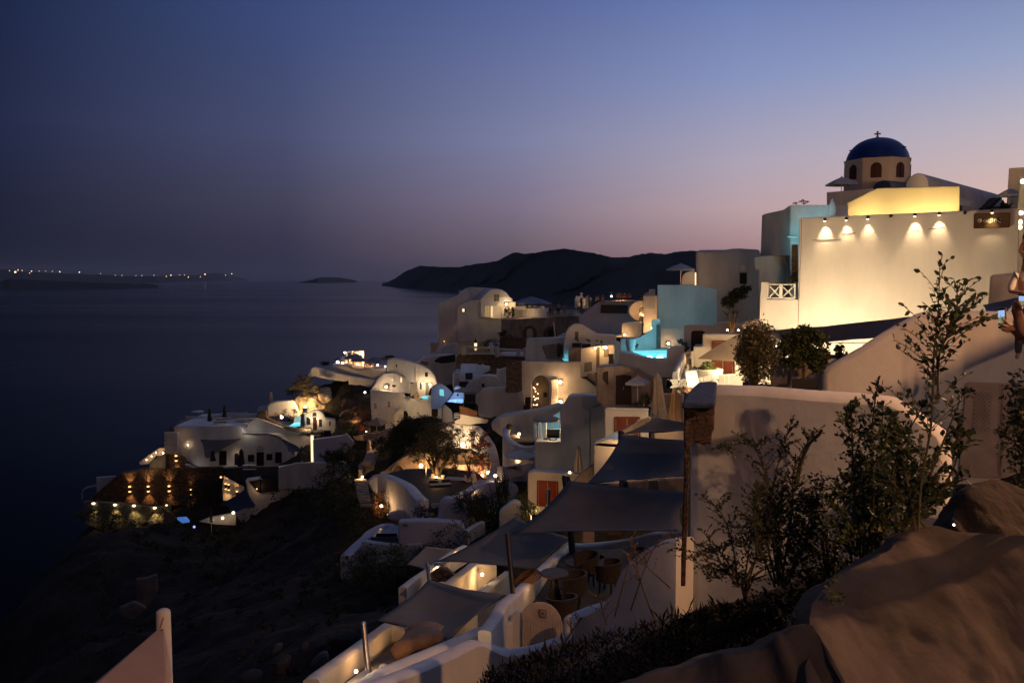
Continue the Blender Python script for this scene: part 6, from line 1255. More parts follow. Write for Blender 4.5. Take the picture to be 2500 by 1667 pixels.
bld('sofa_bench', 'rounded mud built bench under the cave mouth', 'bench', Fa(7, 900, 960, 77, 0), [(720, 930), (830, 925), (860, 960), (880, 980), (1000, 985), (1010, 1005), (860, 1005), (740, 960)], 1.2, PLR, .15)
fn = MB()
for k in range(10): x = 1140 + k * 9; fn.bar(P(7, x, 1300, 64), P(7, x + 2, 1247, 64), .14, .05)
fn.bar(P(7, 1135, 1262, 64), P(7, 1232, 1258, 64), .1).bar(P(7, 1135, 1285, 64), P(7, 1232, 1282, 64), .1)
tag(fn.build('picket_fence', PLG), 'small white picket fence at the foot of the courtyard', 'fence')
fn = MB()
for k in range(6): x = 1385 + k * 12; fn.bar(P(7, x, 325 - k, 93), P(7, x, 258 - k, 93), .22, .06)
fn.bar(P(7, 1380, 285, 93), P(7, 1450, 280, 93), .12).bar(P(7, 1380, 310, 93), P(7, 1450, 305, 93), .12)
tag(fn.build('picket_gate', WHT), 'small lit white picket gate by the red brown cabinet', 'gate')
bld('cabinet', 'red brown tiled counter beside the white picket gate', 'counter', Fa(7, 1520, 250, 92.5, 0), [(1440, 185), (1470, 180), (1590, 228), (1640, 240), (1635, 300), (1590, 300), (1440, 265)], 1.2, TER, .04)
o = bld('wall', 'lit wall and steps below the red brown counter', 'wall', Fa(7, 1500, 320, 92, 0), [(1380, 345), (1445, 320), (1448, 268), (1590, 300), (1650, 310), (1760, 335), (1740, 370), (1560, 385), (1390, 375)], .8, PLW, .05)
light('gate_glow', P(7, 1470, 300, 90.3), 90, WARM2, .1, o)
bld('wall', 'tall rounded white wall left of the picket gate', 'wall', Fa(7, 1310, 270, 93.5, 0), [(1250, 170), (1290, 175), (1350, 230), (1380, 290), (1392, 370), (1250, 370)], 1.5, PL, .15)
# ================================================================== balcony houses right of the courtyard (region 8)
BX = Fa(8, 900, 800, 60, 0)
BX2 = Fa(8, 660, 700, 60, 0)
o = bld('house', 'tall plain grey brown house block with a rounded roof edge beside the balcony', 'house', BX, [(658, 585), (690, 540), (730, 470), (770, 447), (960, 450), (1112, 470), (1100, 500), (945, 580), (945, 1120), (900, 1240), (412, 1230), (412, 890), (658, 890)], 5, PL, .12)
bld('return_face', 'warmer side face', None, Fa(8, 945, 800, 59.9, 0), [(947, 578), (1090, 530), (1090, 880), (980, 910), (972, 1250), (947, 1250)], .3, PLW, .03, parent=o)
balc = bld('balcony', 'small lit balcony nook with an umbrella and wire chairs', 'balcony', BX.back(3), [(430, 890), (540, 800), (575, 770), (658, 770), (658, 895), (430, 895)], .3, PLW, .03)
light('balcony_glow', P(8, 590, 760, 60.5), 55, WARM2, .15, balc)
o = bld('wall', 'cyan tinted back wall of the balcony nook', 'wall', BX.back(4.5), [(400, 720), (520, 690), (658, 600), (658, 800), (400, 900)], .3, PL, .03); light('pool_light', P(8, 630, 720, 63.0), 22, CYAN, .15, o)
umbrella('umbrella', 'tan umbrella shading the small lit balcony', P(8, 525, 635, 60.8), 1.05, 1.9, .3, 8, FAB)
closed_umbrella('pale closed umbrella at the rear of the lit balcony', P(8, 452, 690, 63), 2.4, .35, .6, FABG)
t = thing('lounge_chair', 'wire frame lounge chair on the small lit balcony', 'chair', P(8, 585, 870, 59.5))
MB().box(P(8, 590, 845, 59.6), .9, .7, .06).build('seat', CHR, t); MB().box(P(8, 590, 810, 60.0), 1.0, .06, .55).build('backrest', mat('woven', (.3, .24, .17), .8), t); MB().bar(P(8, 545, 840, 59.4), P(8, 570, 880, 59.4), .05).bar(P(8, 640, 840, 59.4), P(8, 610, 880, 59.4), .05).bar(P(8, 550, 880, 59.4), P(8, 630, 880, 59.4), .05).build('frame', BLK, t)
# jacuzzi niche left of it
ribbon('wall', 'curved white terrace edge with a small lamp below the sweeping ramp', 'wall', [P(8, 150, 745, 72), P(8, 140, 830, 70), P(8, 200, 890, 68), P(8, 300, 935, 66.5), P(8, 412, 930, 66)], 3, .6, PL)
lamp('small lamp on the curved terrace edge below the sweeping ramp', P(8, 264, 818, 71), 40, bulb=.12, off=.3); o = MB().ball(P(8, 170, 750, 71.5), .3, 8).build('plant', LFD); tag(o, 'small dark plant on the curved terrace edge', 'plant')
bld('bench', 'lit cushioned bench beside the small terrace lamp', 'bench', Fa(8, 240, 850, 70.5, 0), [(170, 830), (225, 825), (270, 850), (275, 865), (200, 862)], .8, CUS, .05)
umbrella('umbrella', 'grey umbrella over the lit gap below the curved terrace edge', P(8, 290, 970, 66), 1.45, 1.6, .42, 8, FABG)
o = bld('wall', 'yellow lit wall stub under the grey umbrella', 'wall', Fa(8, 240, 1090, 68, 0), [(170, 1060), (310, 1055), (330, 1100), (180, 1120)], .5, PLW, .05); light('glow', P(8, 240, 1080, 66.5), 20, WARM, .1, o)
bld('wall', 'sloping white wall below the grey umbrella', 'wall', Fa(8, 250, 1200, 64, 0), [(95, 1135), (180, 1120), (412, 1090), (412, 1280), (98, 1280)], 1.5, PL, .12)
o = bld('steps', 'lit steps beside the lamp left of the sloping white wall', 'steps', Fa(8, 60, 1200, 66, 0), [(50, 1130), (95, 1130), (97, 1270), (45, 1275)], .8, PLW, .04); lamp('warm lamp at the lit steps', P(8, 38, 1215, 65), 40, bulb=.13)
# red door house
RD = Fa(8, 500, 1300, 50, 3)
o = bld('house', 'orange lit house with a bright red brown double door', 'house', RD, [(346, 1190), (410, 1172), (850, 1210), (835, 1230), (740, 1350), (700, 1568), (346, 1568)], 4, PLW, .06)
door2(o, RD, 441, 1268, 632, 1510, mat('bright_red_door', (.30, .045, .018), .5, .2, 4), drop=12)
light('door_glow', RD(420, 1400, 4), 115, WARM, .2, o)
closed_umbrella('cream closed umbrella standing on the roof terrace by a candle lamp', P(8, 828, 932, 51.5), 1.65, .30, .25, FAB)
lamp('candle lamp on the roof terrace beside the cream closed umbrella', P(8, 746, 1186, 51), 9, bulb=.09, off=.15)
bld('wall', 'rounded pale parapet right of the cream closed umbrella', 'wall', Fa(8, 900, 1250, 48.5, -6), [(740, 1320), (860, 1200), (970, 1110), (975, 1210), (975, 1300), (740, 1330)], 1, PLR, .15)
# brown-door houses behind closed umbrellas
D1 = Fa(8, 1180, 400, 50, 0)
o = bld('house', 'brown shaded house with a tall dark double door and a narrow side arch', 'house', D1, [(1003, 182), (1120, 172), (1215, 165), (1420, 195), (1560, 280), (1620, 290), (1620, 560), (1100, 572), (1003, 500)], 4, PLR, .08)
opening(o, D1, [(1187, 540), (1190, 262), (1260, 252), (1338, 262), (1338, 540)], 'door', DKD, DKD, fw=.12, handle=True)
opening(o, D1, [(1062, 300), (1064, 232), (1095, 216), (1120, 214), (1120, 365)], 'doorway', DKD, PLR, fw=.05)
light('face_glow', D1(1250, 420, 7), 60, (1, .6, .35), .4, o)
umbrella('umbrella', 'small square grey white umbrella before the tall dark double door', P(8, 1400, 268, 48.5), .86, 1.7, .38, 4, FABG, rad(20))
bld('wall', 'yellowish side wall below the small square umbrella', 'wall', Fa(8, 1430, 400, 49.5, 0), [(1340, 300), (1520, 310), (1520, 560), (1340, 540)], .3, PLR, .04)
c = P(8, 1470, 500, 48); tree('shrub', 'dark shrub between the dark door and the tall closed umbrella', c - V((0, 0, .9)), [c], .05, [(c, .55, .5, 1.0, 1)], LFD, 320, .15, cat='shrub')
D2 = Fa(8, 1090, 700, 46, 0)
o = bld('house', 'orange brown lit house with a wide red brown shutter door under a white coping', 'house', D2, [(1085, 572), (1500, 585), (1505, 900), (1085, 900)], 4, PLW, .05)
bld('coping', None, None, D2, [(1095, 564), (1500, 572), (1502, 588), (1095, 582)], .3, PL, .03, off=.15, parent=o)
door2(o, D2, 1180, 662, 1415, 880, BRD)
light('face_glow', D2(1150, 760, 6), 70, WARM, .3, o)
# stair glass, pool corner
bld('wall', 'white stair side wall with a slanting steel handrail', 'wall', Fa(8, 1450, 720, 42, 0), [(1250, 790), (1400, 690), (1500, 655), (1530, 665), (1535, 760), (1420, 810), (1250, 860)], .8, PLR, .05)
hr = MB().tube([P(8, 1240, 795, 41), P(8, 1395, 688, 41), P(8, 1405, 790, 41)], .05, 8); tag(hr.build('handrail', STL), 'slanting brushed handrail beside the shutter door', 'handrail')
PC = Fa(8, 1100, 1000, 41, 0)
bld('house', 'plain mauve brown house corner carrying a small blue pool', 'house', PC, [(978, 915), (1090, 870), (1200, 870), (1240, 870), (1240, 960), (1500, 960), (1500, 1300), (975, 1300)], 4, PL, .05)
zpc = PC(1100, 915).z
pw = [P(8, x, y, Y) for x, y, Y in [(990, 912, 41), (1230, 930, 41), (1230, 800, 45), (1205, 795, 45.5)]]
o = MB().prism([p + V((0, 0, .05)) for p in pw], (0, 0, -.15)).build('pool_deck', WAT); tag(o, 'pale blue deck around the small blue pool', 'deck')
o = MB().prism([P(8, x, y, Y) + V((0, 0, .08)) for x, y, Y in [(1115, 918, 41.3), (1232, 928, 41.1), (1232, 840, 43.5)]], (0, 0, -.1)).build('small_pool', mat('blue_evening_pool', (.03, .1, .25), .05, emit=(.07, .25, .65), es=.8)); tag(o, 'small blue triangular pool corner beside the dark posts', 'pool')  # water glows on its own instead of being lit from below
# back-lit wall behind sails
bld('wall', 'shadowed pale wall with a grey tank seen between the two big sails', 'wall', Fa(8, 1500, 1300, 34, 0), [(1040, 1320), (1250, 1290), (1440, 1260), (1500, 1250), (1850, 1230), (1850, 1400), (1040, 1400)], .5, PLR, .1)
bld('water_tank', 'dark rounded grey tank between the two big sails', 'tank', Fa(8, 1550, 1310, 32.5, 0), [(1500, 1275), (1515, 1262), (1590, 1258), (1606, 1275), (1606, 1370), (1500, 1365)], .8, mat('tank_grey', (.12, .12, .11), .6), .06)
closed_umbrella('tall cream closed umbrella nearest the dark stone pier', P(8, 1585, 238, 36), 1.95, .34, .75, FAB, lean=(.12, 0)); closed_umbrella('shorter tan closed umbrella right beside the stone pier', P(8, 1757, 388, 33), 1.35, .27, .7, mat('tan_canvas_folded', (.42, .29, .18), .9, .15, 6))
c = P(8, 1690, 600, 34); light('umbrella_glow', P(8, 1400, 260, 33), 45, WARM, .2, None)
bld('terrace', 'brown terrace corner glimpsed behind the closed umbrellas', 'terrace', Fa(8, 1700, 520, 37, 0), [(1560, 430), (1840, 440), (1840, 880), (1520, 900), (1530, 600)], .6, PLR, .05)
# ================================================================== NEAR MIDDLE: sails, corridor, tables
def post(label, r, a, Ya, b, Yb, rad_=.055, m=STL, cat='post', group='steel masts of the shade sails'):
    p, q = P(r, *a, Ya), P(r, *b, Yb); o = MB().tube([p, q], [rad_ * 1.1, rad_], 12).ball(q, rad_ * 1.0, 10, sz=.5).build('mast', m, smooth=True)
    return tag(o, label, cat, group)
sail('shade_sail', 'large dark sail stretched to the stone pier, upper of the two', [P(8, 1250, 825, 29), P(8, 1900, 885, 25), P(8, 1900, 1222, 23), P(8, 905, 1308, 26)], k=.05, k2=.03, sag=.5)
sail('shade_sail', 'narrow dark sail just above the larger sail beside the closed umbrellas', [P(8, 1590, 650, 31), P(8, 1900, 712, 27), P(8, 1900, 790, 26.5), P(8, 1260, 826, 31)], k=.06, k2=.08, sag=.2)
sail('shade_sail', 'biggest dark sail in the middle, pulled to a low point on its loose end', [P(10, 660, 432, 25), P(10, 1700, 530, 20.5), P(10, 1640, 862, 19), P(10, 180, 880, 23.5)], k=.045, k2=.03, sag=.45)
sail('shade_sail', 'pale grey sail below the biggest one, holding a reflected lamp', [P(9, 1880, 205, 27), P(9, 2340, 385, 24.5), P(9, 2060, 645, 22), P(9, 1238, 573, 24.5)], k=.045, k2=.04, sag=.3, m=mat('pale_grey_sail', (.14, .13, .125), .9))
sail('shade_sail', 'dark grey sail spread over the lit passage', [P(9, 1165, 722, 22), P(9, 1800, 850, 19.5), P(9, 1325, 1230, 17), P(9, 738, 1055, 19)], k=.05, k2=.05, sag=.3)
post('steel mast holding the sail over the lit passage', 9, (675, 1520), 15.2, (628, 1072), 15.6)
post('dark mast rising beside the arched gate and the round tables', 9, (1870, 985), 18.5, (1808, 345), 19.5, .06, DST)
post('short mast at the far end of the sail over the lit passage', 9, (1170, 730), 25, (1152, 585), 25.3, .06)
post('slim mast in front of the bright red door', 10, (478, 680), 36, (484, 505), 36, .10, STL)
post('dark twin mast at the high corner of the biggest sail', 10, (640, 520), 27, (620, 395), 27.2, .10, DST); post('second twin mast at the high corner of the biggest sail', 10, (670, 470), 27, (650, 400), 27.2, .07, DST)
post('dark mast holding up the upper large sail', 8, (1240, 960), 29.5, (1235, 795), 29.7, .10, DST); post('second dark mast beside the small blue pool', 8, (1262, 930), 29.5, (1258, 800), 29.7, .05, DST)
post('short dark mast between the two big sails', 10, (1125, 500), 29, (1122, 440), 29, .17, DST); post('slender steel mast behind the narrow dark sail', 8, (1556, 860), 33, (1548, 620), 33, .06, STL)
post('thick dark mast under the biggest sail by the terrace wall', 10, (690, 1060), 23.5, (670, 835), 23.8, .10, DST)
# lit shelter rim below top sail (orange gap)
o = bld('wall', 'orange lit strip of wall glimpsed under the narrow dark sail', 'wall', Fa(8, 1700, 830, 32.5, 0), [(1555, 815), (1840, 790), (1840, 880), (1560, 870)], .3, PLW, .03); light('gap_glow', P(8, 1690, 840, 31.5), 14, WARM, .1, o)
# dining terrace with round tables
zt = -8.25
o = MB().prism([Hz(10, x, y, zt) for x, y in [(60, 1600), (300, 1320), (650, 1040), (1640, 960), (1640, 1100), (1200, 1568), (700, 1700), (100, 1700)]], (0, 0, -.4)).build('terrace_floor', FLR); tag(o, 'dark floor of the dining terrace under the sails', 'terrace', kind='structure')
ribbon('wall', 'long white sloping parapet of the dining terrace, bluish on top', 'wall', [P(10, -60, 1700, 15.6), P(10, 40, 1568, 16.6), P(10, 90, 1470, 17.4), P(10, 180, 1395, 18.6), P(10, 400, 1195, 21), P(10, 660, 950, 25)], 1.6, .28, PL, smooth=False)
ribbon('wall', 'far parapet of the dining terrace dipping in a soft curve', 'wall', [P(10, 640, 950, 25.2), P(10, 760, 968, 25), P(10, 1000, 948, 25), P(10, 1200, 915, 24.5), P(10, 1380, 868, 24), P(10, 1660, 850, 23.5)], 2.2, .3, PL)
bld('planter_wall', 'pale box pillar behind the far terrace parapet', 'pillar', Fa(10, 810, 880, 28, 0), rect(775, 825, 875, 960), .8, PLR, .04); bld('basket', 'brown woven basket planter behind the far terrace parapet', 'basket', Fa(10, 1040, 860, 27.5, 0), [(955, 825), (1135, 828), (1120, 908), (985, 905)], 1, mat('wicker_dark', (.18, .10, .06), .9, .4, 8, .02), .08)
TT = mat('round_table_wood', (.09, .065, .05), .5, .3, 3)
for k, (x, y, Y, r_) in enumerate([(535, 1212, 19.8, .36), (735, 1120, 21.5, .36), (900, 1080, 23.2, .32)]):
    p = P(10, x, y, Y); t = thing('round_table', ['round wooden table beside the sloping parapet', 'second round table behind the first', 'farthest round table of the dining terrace'][k], 'table', V((p.x, p.y, zt)), 'round tables of the dining terrace')
    MB().lathe(V((p.x, p.y, p.z - .05)), [(r_ * .96, 0), (r_, .02), (r_, .05), (r_ * .97, .06)], 28).build('top', TT, t, smooth=True); MB().tube([V((p.x, p.y, zt)), p + V((0, 0, -.05))], [.22, .06], 10).build('leg', DST, t)
def tubchair(label, x, y, Y, yaw):
    p = P(10, x, y, Y); t = thing('tub_chair', label, 'chair', V((p.x, p.y, zt)), 'tub chairs of the dining terrace'); a = rad(yaw); mb = MB(); n = 18
    vs = []
    for i in range(n + 1):
        q = a - pi * .72 + 1.44 * pi * i / n
        hh = .42 + .10 * cos((i / n - .5) * pi)
        for r_, z in ((.33, 0), (.38, hh), (.32, hh), (.28, .02)): vs.append(V((p.x + r_ * cos(q), p.y + r_ * sin(q), zt + .36 + z)))
    fs = [(i * 4 + j, (i + 1) * 4 + j, (i + 1) * 4 + (j + 1) % 4, i * 4 + (j + 1) % 4) for i in range(n) for j in range(4)] + [(0, 3, 2, 1), (4 * n, 4 * n + 1, 4 * n + 2, 4 * n + 3)]
    mb.add(vs, fs).build('backrest', mat('wicker_chair', (.06, .045, .035), .8, .35, 14, .008), t, smooth=True)
    MB().lathe((p.x, p.y, zt + .34), [(.30, 0), (.32, .05), (.30, .12)], 18).build('seat', mat('seat_cloth', (.09, .07, .06), .9), t, smooth=True)
    for k in range(4): q = a + pi / 4 + k * pi / 2; MB().bar(V((p.x + .24 * cos(q), p.y + .24 * sin(q), zt)), V((p.x + .22 * cos(q), p.y + .22 * sin(q), zt + .36)), .04).build('leg', DST, t)
tubchair('tub chair nearest the arched gate', 600, 1400, 18.2, -60); tubchair('tub chair between the two nearer round tables', 690, 1300, 19.6, -10); tubchair('tub chair behind the second round table', 800, 1215, 21, 20); tubchair('tub chair in the shadow by the curved wall', 990, 1240, 20.5, -30)
rp = MB()
c = P(10, 335, 1285, 19.9)
for k in range(4): rp.tube([c + V((.28 * cos(q) - .05 * k, .1 + .28 * sin(q), .03 * k + .22 * cos(q * 1.0) * .8)) for q in [2 * pi * i / 16 for i in range(17)]], .025, 5, cap=False)
tag(rp.build('rope_coil', mat('brown_rope', (.16, .08, .04), .9)), 'brown rope lashed round the sloping parapet', 'rope')
light('yellow_spill', P(10, 380, 1330, 19.3), 2.2, WARM, .05, None)
# near curved walls
ribbon('wall', 'tall near wall curving up from the dark shrubs to the stone pier', 'wall', [P(10, 690, 1575, 14.6), P(10, 860, 1500, 14.6), P(10, 1010, 1435, 14.4), P(10, 1110, 1340, 14.1), P(10, 1170, 1200, 13.9), P(10, 1240, 1090, 13.7), P(10, 1340, 1010, 13.5), P(10, 1450, 945, 13.3), P(10, 1560, 915, 13.1), P(10, 1650, 910, 12.9)], lambda t: 1.3 + 1.6 * t, .4, PL)
ribbon('wall', 'low white wall rising to a blunt peak before the arched gate', 'wall', [P(9, 500, 1660, 11.6), P(9, 700, 1568, 12.3), P(9, 1000, 1455, 13.2), P(9, 1300, 1330, 14), P(9, 1460, 1250, 14.4), P(9, 1545, 1222, 14.6), P(9, 1650, 1250, 14.8), P(9, 1780, 1295, 14.9), P(9, 1880, 1295, 14.9), P(9, 2050, 1258, 14.8), P(9, 2350, 1152, 14.6)], 1.6, .34, PL)
light('path_glow', P(10, 1580, 1260, 12.0), 5, (1, .55, .3), .1, None)
# passage with lit sides
LP_ = ribbon('wall', 'near parapet of the lit passage, bright along its outer face', 'wall', [P(9, 420, 1700, 12.6), P(9, 620, 1560, 13.6), P(9, 760, 1462, 14.3), P(9, 1180, 1292, 15.6), P(9, 1500, 1160, 16.6), P(9, 1700, 1078, 17.2), P(9, 1825, 1045, 17.4)], 2.2, .3, PL, smooth=False)
light('passage_spill', P(9, 1560, 1270, 14.9), 6, (1, .58, .28), .1, LP_); light('passage_spill', P(9, 1000, 1470, 13.6), 3, (1, .58, .28), .1, LP_)
GP = Fa(9, 1900, 1150, 17.3, 4)
bld('pillar', 'white gate pillar with a sloping shoulder', 'pillar', GP, [(1825, 1052), (1860, 1000), (1885, 982), (1908, 978), (1925, 990), (1928, 1400), (1828, 1400)], .35, PL, .05)
gt = bld('gate', 'round topped pale planked gate with a small number plate', 'gate', GP, [(1928, 1400), (1928, 1000), (1940, 955), (1965, 925), (2000, 905), (2050, 893), (2110, 897), (2165, 918), (2210, 960), (2240, 1010), (2258, 1070), (2262, 1400)], .06, mat('pale_gate_paint', (.55, .45, .38), .7, .2, 4), .015, off=.06)
pk = MB()
for k in range(1, 15): x = 1928 + k * 22.5; pk.bar(GP(x, 960 if 3 < k < 11 else 1040, .065), GP(x + 2, 1400, .0625), .003)
pk.build('plank_joint', DKD, gt)
npl = bld('number_plate', 'small framed number plate', None, GP, [(2066, 945), (2125, 955), (2122, 1020), (2066, 1010)], .02, mat('plate_frame', (.12, .09, .07), .6), .004, off=.09, parent=gt)
bld('number_plate_face', None, None, GP, [(2074, 953), (2117, 961), (2115, 1011), (2074, 1003)], .02, mat('plate_face', (.5, .4, .33), .6), .002, off=.096, parent=npl)
nm = MB()
for a, b in (((2086, 968), (2086, 996)), ((2094, 968), (2091, 984)), ((2091, 984), (2099, 984)), ((2098, 970), (2098, 997)), ((2106, 971), (2106, 999))): nm.bar(GP(*a, .10), GP(*b, .10), .008)
nm.build('numerals', BLK, npl)
o = bld('wall', 'small rounded white wall stub with dark painted marks beside the arched gate', 'wall', Fa(9, 2310, 1080, 16.6, 0), [(2268, 1400), (2268, 1050), (2290, 1015), (2340, 1003), (2400, 1010), (2400, 1400)], .3, PL, .08)
mk = MB(); mw = Fa(9, 2310, 1080, 16.57, 0)
for a, b in (((2292, 1050), (2300, 1056)), ((2304, 1050), (2308, 1068)), ((2314, 1062), (2326, 1066)), ((2320, 1074), (2332, 1078)), ((2334, 1068), (2344, 1084))): mk.bar(mw(*a, .01), mw(*b, .01), .012)
mk.build('painted_mark', BLK, o)
# left parapet & passage interior
zf = -8.9
LQ = [P(9, 200, 1530, 14.2), P(9, 245, 1488, 14.8), P(9, 420, 1365, 16.2), P(9, 620, 1222, 18), P(9, 825, 1078, 20.4), P(9, 1115, 1155, 20.0)]
o = ribbon('wall', 'outer passage parapet with a glowing wall lamp', 'wall', LQ, 2.4, .3, PLW, smooth=False)
MBf = MB().prism([P(9, 245, 1900, 12), P(9, 420, 1600, 15.2), P(9, 930, 1210, 20.4), P(9, 1120, 1250, 19.8), P(9, 900, 1420, 16.4), P(9, 600, 1800, 13)], (0, 0, -.3)).build('passage_floor', FLR); tag(MBf, 'dark bench top running down the lit passage', 'floor', kind='structure')
lamp('round wall lamp low in the lit passage', P(9, 487, 1466, 15.35) + V((.14, 0, 0)), 20, n=V((.95, -.3, 0)), bulb=.036, off=.2, bracket=False)
lamp('half hidden lamp at the far end of the lit passage', P(9, 1035, 1222, 18.9), 14, bulb=.035, off=.15)
light('passage_fill', P(9, 700, 1310, 16.6), 14, WARM, .1, o)
fl_ = MB().prism([P(9, x, y, Y) for x, y, Y in [(480, 1568, 14.2), (620, 1470, 15.2), (660, 1440, 15.6), (700, 1440, 15.5), (620, 1540, 14.4), (560, 1600, 13.8), (450, 1610, 13.8)]], (0, 0, -.1)).build('lit_step', PLW); tag(fl_, 'brightly lit narrow step beside the steel mast', 'step')
light('step_glow', P(9, 545, 1545, 14.2) + V((0, 0, .35)), 7, WARM2, .05, fl_)
sb = lumpy('stone', 'big smooth brown boulder with a round hollow inside the passage', 'boulder', patch((1040, 1215, 18.5), (1245, 1200, 18.2), (1260, 1290, 16.8), (905, 1400, 16.0), .35, 9), 20, 16, mat('brown_smooth_stone', (.32, .17, .08), .6, .3, 2.5, .02), .12, .8, .3)
MB().ball(P(9, 1135, 1240, 17.2), .10, 10, sz=.6).build('hollow', BLK, sb)
closed = bld('pillar', 'round topped white post end in the passage', 'post', Fa(9, 790, 1440, 14.6, 0), [(752, 1568), (752, 1440), (765, 1418), (800, 1410), (835, 1430), (850, 1560)], .3, PL, .05)
# second walkway
o = ribbon('wall', 'upper lit walkway wall with a round lamp between the sails', 'wall', [P(9, 1300, 760, 23), P(9, 1420, 665, 25), P(9, 1530, 582, 27), P(9, 1700, 588, 27.5)], 2.3, .3, PLW, smooth=False)
lamp('round lamp on the upper lit walkway wall', P(9, 1596, 670, 26.6), 26, bulb=.055, off=.35, n=V((.3, -.95, 0)), bracket=False); light('walk_fill', P(9, 1450, 740, 24.5) + V((.4, 0, 0)), 7, WARM, .1, o)
o = MB().prism([P(9, x, y, Y) for x, y, Y in [(1545, 820, 22.6), (1690, 705, 25.5), (1730, 700, 25.5), (1590, 826, 22.6)]], (0, 0, -.15)).build('lit_step', PLW); tag(o, 'narrow strip of lit paving on the upper walkway', 'step'); light('strip_glow', P(9, 1640, 750, 24) + V((0, 0, .4)), 6, WARM2, .1, o)
ribbon('wall', 'dim inner kerb wall of the upper walkway', 'wall', [P(9, 1600, 815, 22.3), P(9, 1720, 720, 24.5), P(9, 1810, 650, 26)], 1.2, .25, PL, smooth=False)
o = ribbon('wall', 'orange lit low wall descending left of the walkway', 'wall', [P(9, 950, 778, 27), P(9, 1050, 700, 29), P(9, 1150, 635, 31), P(9, 1240, 575, 33), P(9, 1340, 572, 33)], 1.5, .3, PLW, smooth=False)
lamp('bare bulb lighting the orange low wall by the short mast', P(9, 1233, 628, 32.2), 40, bulb=.13, off=.3)
o = ribbon('wall', 'upper end of the orange lit low wall beyond the grey sail', 'wall', [P(9, 1255, 560, 35), P(9, 1360, 490, 37), P(9, 1455, 436, 39)], .9, .3, PLW, smooth=False); light('glow', P(9, 1400, 500, 37), 16, WARM, .1, o)
sail('awning', 'tan square awning seen from above at the slope edge', [P(9, 1140, 450, 40), P(9, 1375, 472, 38), P(9, 1130, 640, 34), P(9, 982, 600, 36)], 'awning', k=.02, m=mat('tan_awning_cloth', (.30, .21, .16), .9), sag=.1)
bld('rock', 'dark rock lump between the short mast and the walkway', 'rock', Fa(9, 1250, 680, 28, 0), [(1150, 710), (1220, 650), (1270, 625), (1320, 640), (1400, 700), (1390, 740), (1160, 740)], 1.5, ST, .3)
# low white domes and terraces below the courtyard
R1 = CL
bld('roof', 'flat lilac grey vault roof right of the round red bush', 'roof', Fa(7, 850, 1400, 66, 0), [(628, 1395), (680, 1355), (760, 1325), (860, 1318), (1000, 1328), (1005, 1440), (900, 1465), (700, 1440)], 5, R1, .25)
bld('house', 'lilac grey rounded dome house in the lower terraces', 'house', Fa(7, 1350, 1400, 58, 0), [(1200, 1440), (1215, 1280), (1240, 1215), (1290, 1192), (1400, 1195), (1470, 1220), (1520, 1290), (1540, 1390), (1560, 1568), (800, 1640), (790, 1480), (930, 1440)], 4, R1, .35)
ribbon('wall', 'slanting pale wall climbing from the rounded dome house', 'wall', [P(7, 1330, 1210, 60), P(7, 1440, 1140, 63), P(7, 1560, 1090, 65), P(7, 1700, 985, 69)], 2.4, .8, PLG, smooth=False); light('glow', P(7, 1600, 1130, 62), 16, WARM, .2, None)
bld('roof', 'broad lilac vault roof under the climbing vines', 'roof', Fa(7, 1850, 1150, 62, 0), [(1560, 1160), (1640, 1075), (1750, 1020), (1980, 1020), (2080, 1060), (2090, 1110), (2050, 1180), (2010, 1240), (1700, 1260), (1560, 1220)], 5, R1, .3)
o = bld('pool_edge', 'thin cyan lit pool edge on the lilac vault roof', 'pool', Fa(7, 1790, 1015, 66, 0), [(1755, 1008), (1830, 1010), (1828, 1018), (1755, 1020)], .8, POOL, .01); light('pool_light', P(7, 1790, 1000, 65.4), 6, CYAN, .1, o)
bld('wall', 'white slab wall with dark climbing vine tips', 'wall', Fa(7, 2050, 900, 64, 0), [(1905, 850), (1990, 830), (2238, 800), (2238, 1010), (1905, 1015)], 1.5, PL, .1)
ribbon('wall', 'curling white garden edge at the bottom of the domes', 'wall', [P(9, 480, 522, 52), P(9, 560, 440, 54), P(9, 640, 370, 57), P(9, 700, 310, 60), P(9, 820, 262, 63), P(9, 900, 290, 62)], 1.6, .7, R1)
ribbon('wall', 'lower white lip below the dark hot tub', 'wall', [P(9, 640, 395, 54), P(9, 800, 418, 52), P(9, 960, 425, 51), P(9, 1100, 420, 50)], 1.4, .5, PLG)
o = MB().prism([P(9, x, y, Y) for x, y, Y in [(690, 370, 54.5), (745, 300, 58), (930, 300, 58), (935, 375, 54)]], (0, 0, -.3)).build('hot_tub', mat('navy_tub', (.04, .06, .12), .3)); tag(o, 'dark blue hot tub with a pale step', 'hot tub'); q = MB().lathe(P(9, 875, 328, 56.5), [(.95, 0), (.95, .05)], 18).build('step', mat('tub_step', (.16, .22, .30), .5), o); MB().prism([P(9, x, y, 54.6) + V((0, 0, .05)) for x, y in [(735, 352), (900, 352), (915, 385), (730, 388)]], (0, 0, .04)).build('ledge', mat('tub_step', (1, 1, 1)), o)
bk_ = Fa(9, 1200, 320, 51, 0)
o = bld('house', 'plain lilac block with a small arched chimney pot', 'house', bk_, [(910, 240), (1200, 232), (1450, 250), (1500, 480), (1100, 520), (915, 500)], 3, R1, .15)
bld('chimney', 'small dark chimney hood on the plain lilac block', 'chimney', Fa(9, 975, 268, 50.4, 0), [(950, 285), (955, 262), (980, 253), (1002, 262), (1004, 285)], .5, PLR, .06)
PH = Fa(9, 1850, 160, 46, 0)
o = bld('house', 'little peaked white house lit orange on its sloping top', 'house', PH, [(1740, 165), (1790, 125), (1840, 88), (1872, 76), (1910, 95), (1950, 135), (1985, 175), (2010, 200), (2000, 330), (1740, 330)], 3, PL, .1); light('glow', P(9, 1900, 110, 44.5) + V((0, 0, .8)), 20, WARM, .1, o)
